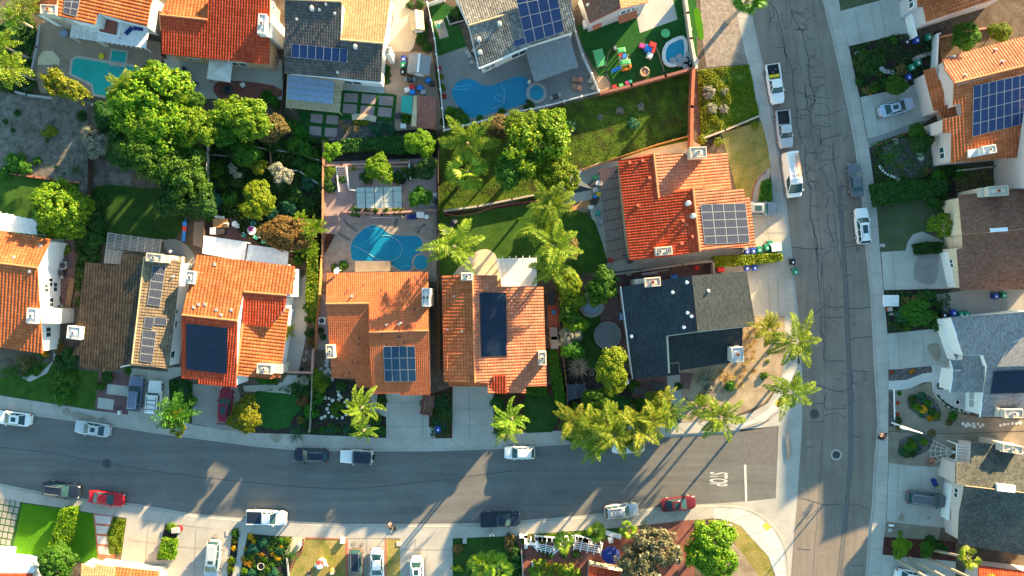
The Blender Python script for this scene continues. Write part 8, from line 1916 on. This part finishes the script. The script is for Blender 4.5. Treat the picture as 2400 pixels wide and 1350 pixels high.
for x,y,m,l in((1396,415,'plastic_green','green hose reel on the cluttered patio'),(1404,428,'fabric_white','white bagged bundle on the cluttered patio'),(1396,445,'metal_grey','grey cooler on the cluttered patio'),(1403,455,'plastic_yellow','yellow float on the cluttered patio'),(1397,460,'plastic_blue','blue tub at the foot of the cluttered patio'),(1393,472,'wood_dark','dark tool chest below the navy gazebo'),(1388,430,'fabric_dark','dark covered cart on the cluttered patio'),(1402,500,'teal_sheet','teal kayak-like tub by the red pergola'),(1408,520,'metal_grey','grey box table by the red pergola'),(1385,485,'fabric_white','pale plastic bundle beside the orange deck')):boxthing(x,y,rr2.uniform(.5,.9),rr2.uniform(.4,.7),rr2.uniform(.4,.8),m,l,'storage_box','box',rr2.uniform(-30,30),taper=.05)
P('deck','wood_fence_lit',[(1328,480),(1380,468),(1384,482),(1335,496)],3)
for x,y,m,l in((1432,610,'plastic_red','dark red umbrella base at the end of the red pergola'),(1465,600,'sheet_blue','blue box at the corner of the striped orange roof'),(1478,612,'metal_dark','black crate below the corner of the striped orange roof'),(1581,650,'plastic_blue','blue paddling pool behind the navy roof'),(1634,628,'plastic_red','red wheelbarrow tub in the narrow brick yard'),(1690,632,'plastic_red','red cart with dark opening below the golden hedge'),(1660,620,'metal_dark','dark tub in the narrow brick yard'),(1474,642,'stone_grey','round grey pot in the narrow brick yard')):boxthing(x,y,.9 if 'pool' in l or 'cart' in l else .6,.55,.45,m,l,'garden_tub','tub',rr2.uniform(-10,10),taper=.1)
mb=MB();mb.bar(W(1504,643,G+.3),W(1542,638,G+.3),.35,.3);rootmesh(mb,'timber_stack','slat_grey','stack of grey planks behind the navy-roofed house','planks');mb=MB();mb.bar(W(1540,636,G+.2),W(1568,632,G+.2),.15,.15);rootmesh(mb,'timber_stack','slat_grey','thin grey plank right of the plank stack','planks')
for x,y,l,m in((1292,700,'black covered mower beside the coral roof','fabric_dark'),(1298,732,'small blue barrel beside the coral roof','plastic_blue'),(1298,782,'grey-blue storage chest beside the coral roof','metal_roof_grey'),(1300,803,'small grey box below the storage chest','stone_grey')):boxthing(x,y,1.0 if 'chest' in l or 'mower' in l else .45,1.7 if 'chest' in l or 'mower' in l else .45,.7,m,l,'storage_chest','chest',2)
boxthing(1468,898-2,.7,.5,.7,'white_paint','white chair-like box against the navy roof gutter','storage_box','box');boxthing(1458,742,.5,.9,1.1,'sheet_blue','blue-grey cabinet against the navy roof gutter','cabinet','cabinet')
for x,y,l in((1500,915,'dark planter on the brick entry patio'),(1540,905,'black square doormat bench on the brick entry patio')):boxthing(x,y,1.6,.9,.5,'metal_dark',l,'planter_box','planter',0)
boxthing(1548,922,.65,.65,.5,'stone_white','white square stool on the brick entry patio','stool','stool')
p=W(239,132,.2);mb=MB();mb.lathe((p.x,p.y),[(.30,G+.04),(.42,G+.14),(.42,G+.22),(.30,G+.30),(.1,G+.24)],18);rootmesh(mb,'pool_float','plastic_yellow','yellow inflatable float beside the teal pool','float')
for q in((300,74),(320,66)):
    p=W(q[0],q[1],3.1);r_=empty('sun_chair',(p.x,p.y,3.05));tag(r_,'dark folded sun chair lying on the boarded white patio cover','chair','chairs on the boarded cover');mb=MB();mb.obox((p.x,p.y),.8 if q[0]==300 else-.1,.9,.55,3.05,3.12);mb.build('seat','fabric_navy',r_);mb=MB();mb.obox((p.x+.35,p.y+.35)if q[0]==300 else(p.x+.6,p.y-.1),.8 if q[0]==300 else-.1,.5,.5,3.05,3.2);mb.build('backrest','fabric_navy',r_)
p=W(148,77,.6);mb=MB();mb.lathe((p.x,p.y),[(.3,G),(.55,G+.25),(.5,G+.3)],16);rootmesh(mb,'inflatable_boat','sheet_blue','pale blue dinghy leaning by the balcony house wall','dinghy')
for x,y,l in((432,160,'left dark chair on the shaded red-roofed house patio'),(443,172,'middle dark chair on the shaded red-roofed house patio'),(448,195,'lower dark chair on the shaded red-roofed house patio'),(460,195,'right dark chair on the shaded red-roofed house patio')):chair(x,y,40,'fabric_dark',l,'dark chairs on the shaded patio')
p=W(532,209,.5);r_=empty('fire_pit',(p.x,p.y,G));tag(r_,'dark round fire pit on the red brick circle','fire pit');mb=MB();mb.lathe((p.x,p.y),[(.7,G+.03),(.65,G+.4),(.45,G+.4),(.4,G+.15)],18,cap=False);mb.build('bowl','metal_dark',r_);mb=MB();mb.lathe((p.x,p.y),[(.42,G+.2),(.1,G+.24)],12);mb.build('ash','fabric_dark',r_)
chair(570,200,-60,'white_paint','white chair beside the dark fire pit');boxthing(605,152,.5,.5,.6,'stone_grey','grey urn under the red tile eave','urn','urn',0,taper=.2)
chair(1020,97+360,10,'fabric_white','white folding chair in the pool equipment corner');table(1000,508,.3,'white_paint','small white round table in the pool equipment corner');boxthing(985,503,1.0,.7,.8,'metal_white','white pool pump frame beside the navy lounger','pool_pump','pump')
mb=MB();mb.tube([W(870,509,G+.06),W(930,510,G+.06)],.035,6);rootmesh(mb,'pool_pole','metal_white','long pole lying below the striped pergola','pole')
for x,y in((1110,118),(1100,130),(1095,122),(1105,145)):boxthing(x,y,.5,.5,.5,'stone_grey','potted clutter at the left corner of the grey-tiled house','patio_pot','pot',rr2.uniform(0,60),taper=.15)['group']='pots at the grey-tiled house corner'
table(1154,155,.42,'fabric_tan','tan round patio table under the grey-tiled eave');chair(1163,153,-90,'white_paint','white patio chair beside the tan round table');chair(1033,55,30,'stone_grey','grey chair on the small concrete pad');boxthing(1028,60,.5,.5,.4,'teal_sheet','teal box on the small concrete pad','storage_box','box')
p=W(1241,190,.9);mb=MB();mb.lathe((p.x,p.y),[(.28,G),(.2,G+.3),(.24,G+.6),(.12,G+.8),(.16,G+.95),(.05,G+1.1)],14);rootmesh(mb,'garden_statue','stone_white','white garden statue beside the round blue spa','statue')
for x,y in((1384,190),(1390,206)):chair(x,y,60,'fabric_tan','tan folding chair propped against the white fence','folding chairs against the white fence')
for x,y,m,l in((2245,943,'white_paint','white fountain bowl on the curved patio'),):pot(x,y,.35,m,l)
P('planter_bed','mulch_dark',[(1052,40),(1075,20),(1090,50),(1065,62)],5)
wall([(1053,55),(1047,38)],.3,.15,'stone_grey','short stone edge left of the square planter',name='edging',cat='edging');wall([(1053,57),(1085,48)],.3,.15,'stone_grey','stone edge below the square planter',name='edging',cat='edging')
boxthing(2222,905,.9,1.0,.4,'white_paint','white planter bench with red flowers by the grey house entry','bench_planter','bench')
r_=empty('rope_cobweb',W(2232,1062,G));tag(r_,'giant white rope cobweb stretched over the island bed','decoration')
apex=W(2240,1060,2.6);tips=[W(x,y,.3)for x,y in((2185,1030),(2180,1042),(2175,1056),(2178,1072),(2190,1085))]
for p in tips:mb=MB();mb.tube([apex,p],.02,5);mb.build('strand','metal_white',r_)
mb=MB()
for t in(.35,.55,.75,.92):
    for a,b in zip(tips,tips[1:]):mb.tube([apex.lerp(a,t),(apex.lerp(a,t)+apex.lerp(b,t))/2-Vector((0,0,.06)),apex.lerp(b,t)],.02,5)
mb.build('web_ring','metal_white',r_)
p=W(2183,1080,.4);r_=empty('spider_ornament',(p.x,p.y,G));tag(r_,'red and black giant spider ornament at the tip of the cobweb','decoration');mb=MB();mb.lathe((p.x,p.y),[(.05,G+.1),(.28,G+.25),(.3,G+.4),(.12,G+.55)],14);mb.build('abdomen','red_clay',r_)
for k in range(8):a=TAU*(k+.5)/8;mb=MB();mb.tube([(p.x+.2*math.cos(a),p.y+.2*math.sin(a),G+.3),(p.x+.5*math.cos(a),p.y+.5*math.sin(a),G+.5),(p.x+.85*math.cos(a),p.y+.85*math.sin(a),G+.02)],.035,5);mb.build('leg','red_clay',r_)
mb=MB();mb.lathe((p.x,p.y-.3),[(.03,G+.2),(.15,G+.28),(.1,G+.4)],10);mb.build('head','metal_dark',r_)
p=W(2195,1136,.5);boxthing(2193,1132,.5,1.0,.6,'fabric_navy','dark blue ride-on toy with yellow wheel by the minivan driveway','ride_on_toy','toy',25,taper=.2);p=W(2198,1141,.4);mb=MB();mb.lathe((p.x,p.y),[(.1,G+.05),(.22,G+.2),(.1,G+.35)],14);rootmesh(mb,'toy_ball','plastic_yellow','yellow and orange ball beside the dark blue toy','ball')
# ---------------------------------------------------------------- street furniture
def street_lamp(base,top,head,z,label):
    b=W(*base,G);t=W(*top,z);h_=W(*head,z+.15);r=empty('street_lamp',b);tag(r,label,'street lamp')
    t=Vector((b.x,b.y,z));mb=MB();mb.tube([b,b+Vector((0,0,.3)),t],[.14,.11,.07],10);mb.build('pole','metal_white',r)
    h_=Vector((h_.x,h_.y,z+.35));mb=MB();mb.tube([t-Vector((0,0,.1)),t.lerp(h_,.5)+Vector((0,0,.2)),h_],.05,8);mb.build('arm','metal_white',r)
    d=(h_-t).normalized();mb=MB();mb.tube([h_-d*.25,h_,h_+d*.4,h_+d*.75],[.08,.15,.17,.07],12);mb.build('lamp_head','metal_white',r)
    mb=MB();mb.lathe((h_.x+d.x*.35,h_.y+d.y*.35),[(.14,h_.z-.20),(.17,h_.z-.16)],12);mb.build('lens','lamp_glass',r)
street_lamp((2090.5,990.5),(2163,1016),(2120,1004),9.0,'white street lamp with long arm by the granite yard')
b=W(1690,1216,G);r_=empty('sign_post',b);tag(r_,'street sign post with white crossed name blades on the corner lawn','sign')
mb=MB();mb.tube([b,b+Vector((0,0,3.3))],.035,8);mb.build('post','metal_grey',r_)
M=Matrix.Translation((b.x,b.y,3.2));mb=MB();mb.box(-.75,-.02,-.12,.75,.02,.12,M);mb.build('name_blade','metal_white',r_)
mb=MB();mb.box(-.02,-.7,.14,.02,.7,.36,M);mb.build('name_blade','metal_white',r_)
mb=MB();oc=[(.02,.38*math.cos(TAU*(k+.5)/8),2.4+.38*math.sin(TAU*(k+.5)/8))for k in range(8)];mb.add([(b.x-.06+x*1.0,b.y+y,z)for x,y,z in oc]+[(b.x-.04,b.y+y,z)for x,y,z in oc],[tuple(range(8)),tuple(range(8,16))[::-1]]+[(k,(k+1)%8,8+(k+1)%8,8+k)for k in range(8)]);mb.build('stop_plate','plastic_red',r_)
mb=MB();mb.bar(W(1674,1216,G+1.6),W(1682,1224,G+1.6),.14,.1);mb.bar(W(1674,1216,G),W(1674,1216,G+1.6),.08);rootmesh(mb,'mailbox_post','shed_tan','tan wooden post with slanting rail at the corner lawn','post')
for x,y,r,l in((1960,1066,.55,'x'),(250,1086,.5,'y'),(1909,970,.5,'z')):
    p=W(x,y,0);mb=MB();mb.lathe((p.x,p.y),[(r*1.35,.009),(r*1.30,.013)],26);mb.f=mb.f;o=rootmesh(mb,'manhole_surround','concrete_cool' if x==1960 else 'tar_seal',kind='structure')
    mb=MB();mb.lathe((p.x,p.y),[(r,.014),(r*.96,.020)],26);mb.lathe((p.x,p.y),[(r*.6,.0205),(r*.56,.026)],22);rootmesh(mb,'manhole_cover','metal_dark',{'x':'large manhole cover in a pale ring on the main road','y':'manhole cover on the seam of the side street','z':'manhole cover in a square patch on the main road'}[l],'manhole')
P('manhole_patch','patch_dark',[(1893,952),(1932,952),(1932,990),(1893,990)],-19)
def hoop(px,py,ang,label,back='metal_dark',ring='plastic_orange'):
    p=W(px,py,.1);r=empty('basketball_hoop',(0,0,0));tag(r,label,'basketball hoop')
    mb=MB();mb.box(-.45,-1.35,0,.45,-.65,.22,None,.15);mb.build('base','black_trim',r)
    mb=MB();mb.tube([(0,-1.0,.2),(0,-1.0,2.4),(0,-.35,3.1)],.05,8);mb.build('pole','metal_grey',r)
    mb=MB();mb.box(-.56,-.06,2.75,.56,0,3.55);mb.build('backboard',back,r)
    mb=MB();mb.tube([(.23*math.cos(TAU*k/20),.35+.23*math.sin(TAU*k/20),3.0)for k in range(21)],.02,6,False);mb.bar((0,0,3.0),(0,.12,3.0),.12,.03);mb.build('rim',ring,r)
    mb=MB()
    for k in range(12):a=TAU*k/12;mb.tube([(.23*math.cos(a),.35+.23*math.sin(a),2.99),(.13*math.cos(a+.3),.35+.13*math.sin(a+.3),2.6)],.018,5,False)
    mb.build('net','fabric_white',r);r.location=(p.x,p.y,.1);r.rotation_euler=(0,0,math.radians(ang));return r
hoop(921,1220,0,'portable basketball hoop with white net standing in the gutter of the side street')
hoop(2050,1014,60,'portable basketball hoop with dark base at the main road kerb','metal_dark')
def blob_figure(px,py,label,mat,arms=True,h=2.4,r=.55,hat=None):
    p=W(px,py,h*.5);o=empty('inflatable_figure',(p.x,p.y,G));tag(o,label,'inflatable');mb=MB();mb.lathe((p.x,p.y),[(r*.9,G),(r*1.15,G+h*.18),(r,G+h*.42),(r*.7,G+h*.60),(r*.62,G+h*.66),(r*.80,G+h*.78),(r*.70,G+h*.92),(r*.3,G+h)],18);mb.build('body',mat,o)
    if arms:
        for s in(-1,1):mb=MB();mb.tube([(p.x+s*r*.6,p.y,G+h*.55),(p.x+s*r*1.3,p.y-.1,G+h*.42),(p.x+s*r*1.5,p.y-.35,G+h*.34)],[r*.32,r*.28,r*.22],10);mb.build('arm',mat,o)
    for s in(-1,1):mb=MB();mb.lathe((p.x+s*r*.28,p.y-r*.62),[(.02,G+h*.78),(.07,G+h*.81),(.02,G+h*.84)],8);mb.build('eye','metal_dark',o)
    if hat:mb=MB();mb.lathe((p.x,p.y+.15),[(r*.95,G+h*.60),(r*.85,G+h*.8),(r*.3,G+h*.98)],16);mb.build('cape',hat,o)
blob_figure(752,1322,'big white inflatable figure with red cape on the dry lawn','fabric_white',hat='plastic_red');blob_figure(779,1340,'small white and orange inflatable at the edge of the lawn shadow','stucco_cream',False,1.3,.35,'plastic_orange');blob_figure(725,1345,'small pink-orange inflatable at the bottom edge of the dry lawn','fabric_clay',False,1.2,.35,'metal_dark')
boxthing(700,1278,.35,.5,.5,'stone_grey','small grey garden statue on the tan path by the flower garden','garden_ornament','ornament',30,taper=.3)
P('driveway_slab','concrete_new',[(1002,1000),(1019,1000),(1020,1026),(1004,1026)],4)
# ---------------------------------------------------------------- the walker in white
def person(px,py,face,label):
    p=W(px,py,.9);r=empty('person',(0,0,0));tag(r,label,'person')
    J={'pel':(0,0,.92),'waist':(0,.02,1.08),'chest':(0,.03,1.30),'neck':(0,.05,1.46),'head':(0,.08,1.56),'top':(0,.08,1.69),
         'lh':(-.10,0,.88),'lk':(-.11,.22,.50),'la':(-.11,.20,.10),'lt':(-.12,.40,.05),'rh':(.10,0,.88),'rk':(.11,.04,.48),'ra':(.11,-.30,.14),'rt':(.12,-.16,.04),
         'ls':(-.19,.02,1.40),'le':(-.27,-.10,1.14),'lw':(-.25,.04,.92),'rs':(.19,.02,1.40),'re':(.27,.04,1.14),'rw':(.25,.26,1.02)}
    rad={'pel':.15,'waist':.135,'chest':.155,'neck':.055,'head':.095,'top':.06,'lh':.10,'rh':.10,'lk':.065,'rk':.065,'la':.045,'ra':.045,'lt':.035,'rt':.035,'ls':.075,'rs':.075,'le':.048,'re':.048,'lw':.034,'rw':.034}
    E=[('pel','waist'),('waist','chest'),('chest','neck'),('neck','head'),('head','top'),('pel','lh'),('lh','lk'),('lk','la'),('la','lt'),('pel','rh'),('rh','rk'),('rk','ra'),('ra','rt'),('chest','ls'),('ls','le'),('le','lw'),('chest','rs'),('rs','re'),('re','rw')]
    for s,w in(('l','lw'),('r','rw')):
        wx,wy,wz=J[w];sx=-1 if s=='l' else 1
        for k in range(4):a,b=f'{s}f{k}a',f'{s}f{k}b';J[a]=(wx+sx*.0,wy+.02+(k-1.5)*.022,wz-.09-.01*(k in(1,2)));J[b]=(wx-sx*.02,wy+.04+(k-1.5)*.022,wz-.15-.012*(k in(1,2)));rad[a]=.010;rad[b]=.008;E+=[(w,a),(a,b)]
        J[s+'t1']=(wx-sx*.03,wy+.06,wz-.06);rad[s+'t1']=.010;E.append((w,s+'t1'))
    ks=list(J);me=bpy.data.meshes.new('body');me.from_pydata([J[k]for k in ks],[(ks.index(a),ks.index(b))for a,b in E],[])
    o=bpy.data.objects.new('body',me);COL.objects.link(o);o.parent=r
    m=o.modifiers.new('skin','SKIN');sv=me.skin_vertices[0].data
    for i,k in enumerate(ks):sv[i].radius=(rad[k],rad[k]);sv[i].use_root=(k=='pel')
    o.modifiers.new('sub','SUBSURF').levels=2;o.modifiers['sub'].render_levels=2;me.materials.append(MATS['skin'])
    for f in():pass
    def skinpart(nm,keys,edges,k,mat):
        me=bpy.data.meshes.new(nm);me.from_pydata([J[q]for q in keys],[(keys.index(a),keys.index(b))for a,b in edges],[]);q=bpy.data.objects.new(nm,me);COL.objects.link(q);q.parent=r
        q.modifiers.new('skin','SKIN');sv=me.skin_vertices[0].data
        for i,key in enumerate(keys):sv[i].radius=(rad[key]+k,rad[key]+k);sv[i].use_root=(i==0)
        q.modifiers.new('sub','SUBSURF').levels=2;q.modifiers['sub'].render_levels=2;me.materials.append(MATS[mat])
    skinpart('shirt',['waist','pel','chest','ls','le','rs','re'],[('waist','pel'),('waist','chest'),('chest','ls'),('ls','le'),('chest','rs'),('rs','re')],.035,'fabric_white')
    skinpart('trousers',['pel','lh','lk','la','rh','rk','ra'],[('pel','lh'),('lh','lk'),('lk','la'),('pel','rh'),('rh','rk'),('rk','ra')],.022,'fabric_tan')
    mb=MB();mb.lathe((0,.07),[(.09,1.55),(.112,1.62),(.105,1.70),(.07,1.76),(.02,1.78)],16);o2=mb.build('hair','hair',None);o2.parent=r
    mb=MB();mb.box(-.02,.165,1.57,.02,.20,1.61,None,.3);o3=mb.build('nose','skin',None);o3.parent=r
    for s in(-1,1):
        mb=MB();mb.lathe((s*.035,.165),[(.005,1.615),(.013,1.625),(.005,1.635)],8);q=mb.build('eye','hair',None);q.parent=r
        mb=MB();mb.box(s*.045-.035 if s>0 else-.08,J['lt'][1]-.02 if s<0 else J['rt'][1]-.08,.0,s*.045+.035 if s>0 else-.16,.45,.0)
        ft='lt' if s<0 else 'rt';an='la' if s<0 else 'ra';mb=MB();a,b=Vector(J[an]),Vector(J[ft]);mb.tube([a+Vector((0,-.05,-.05)),a+Vector((0,.05,-.05)),b+Vector((0,.02,-.005))],[.045,.055,.04],10);q=mb.build('shoe','hair',None);q.parent=r
    r.location=(p.x,p.y,G+.01);r.rotation_euler=(0,0,math.radians(face));return r
person(1153,1253,0,'person in a white shirt and tan trousers with dark hair walking on the south pavement')
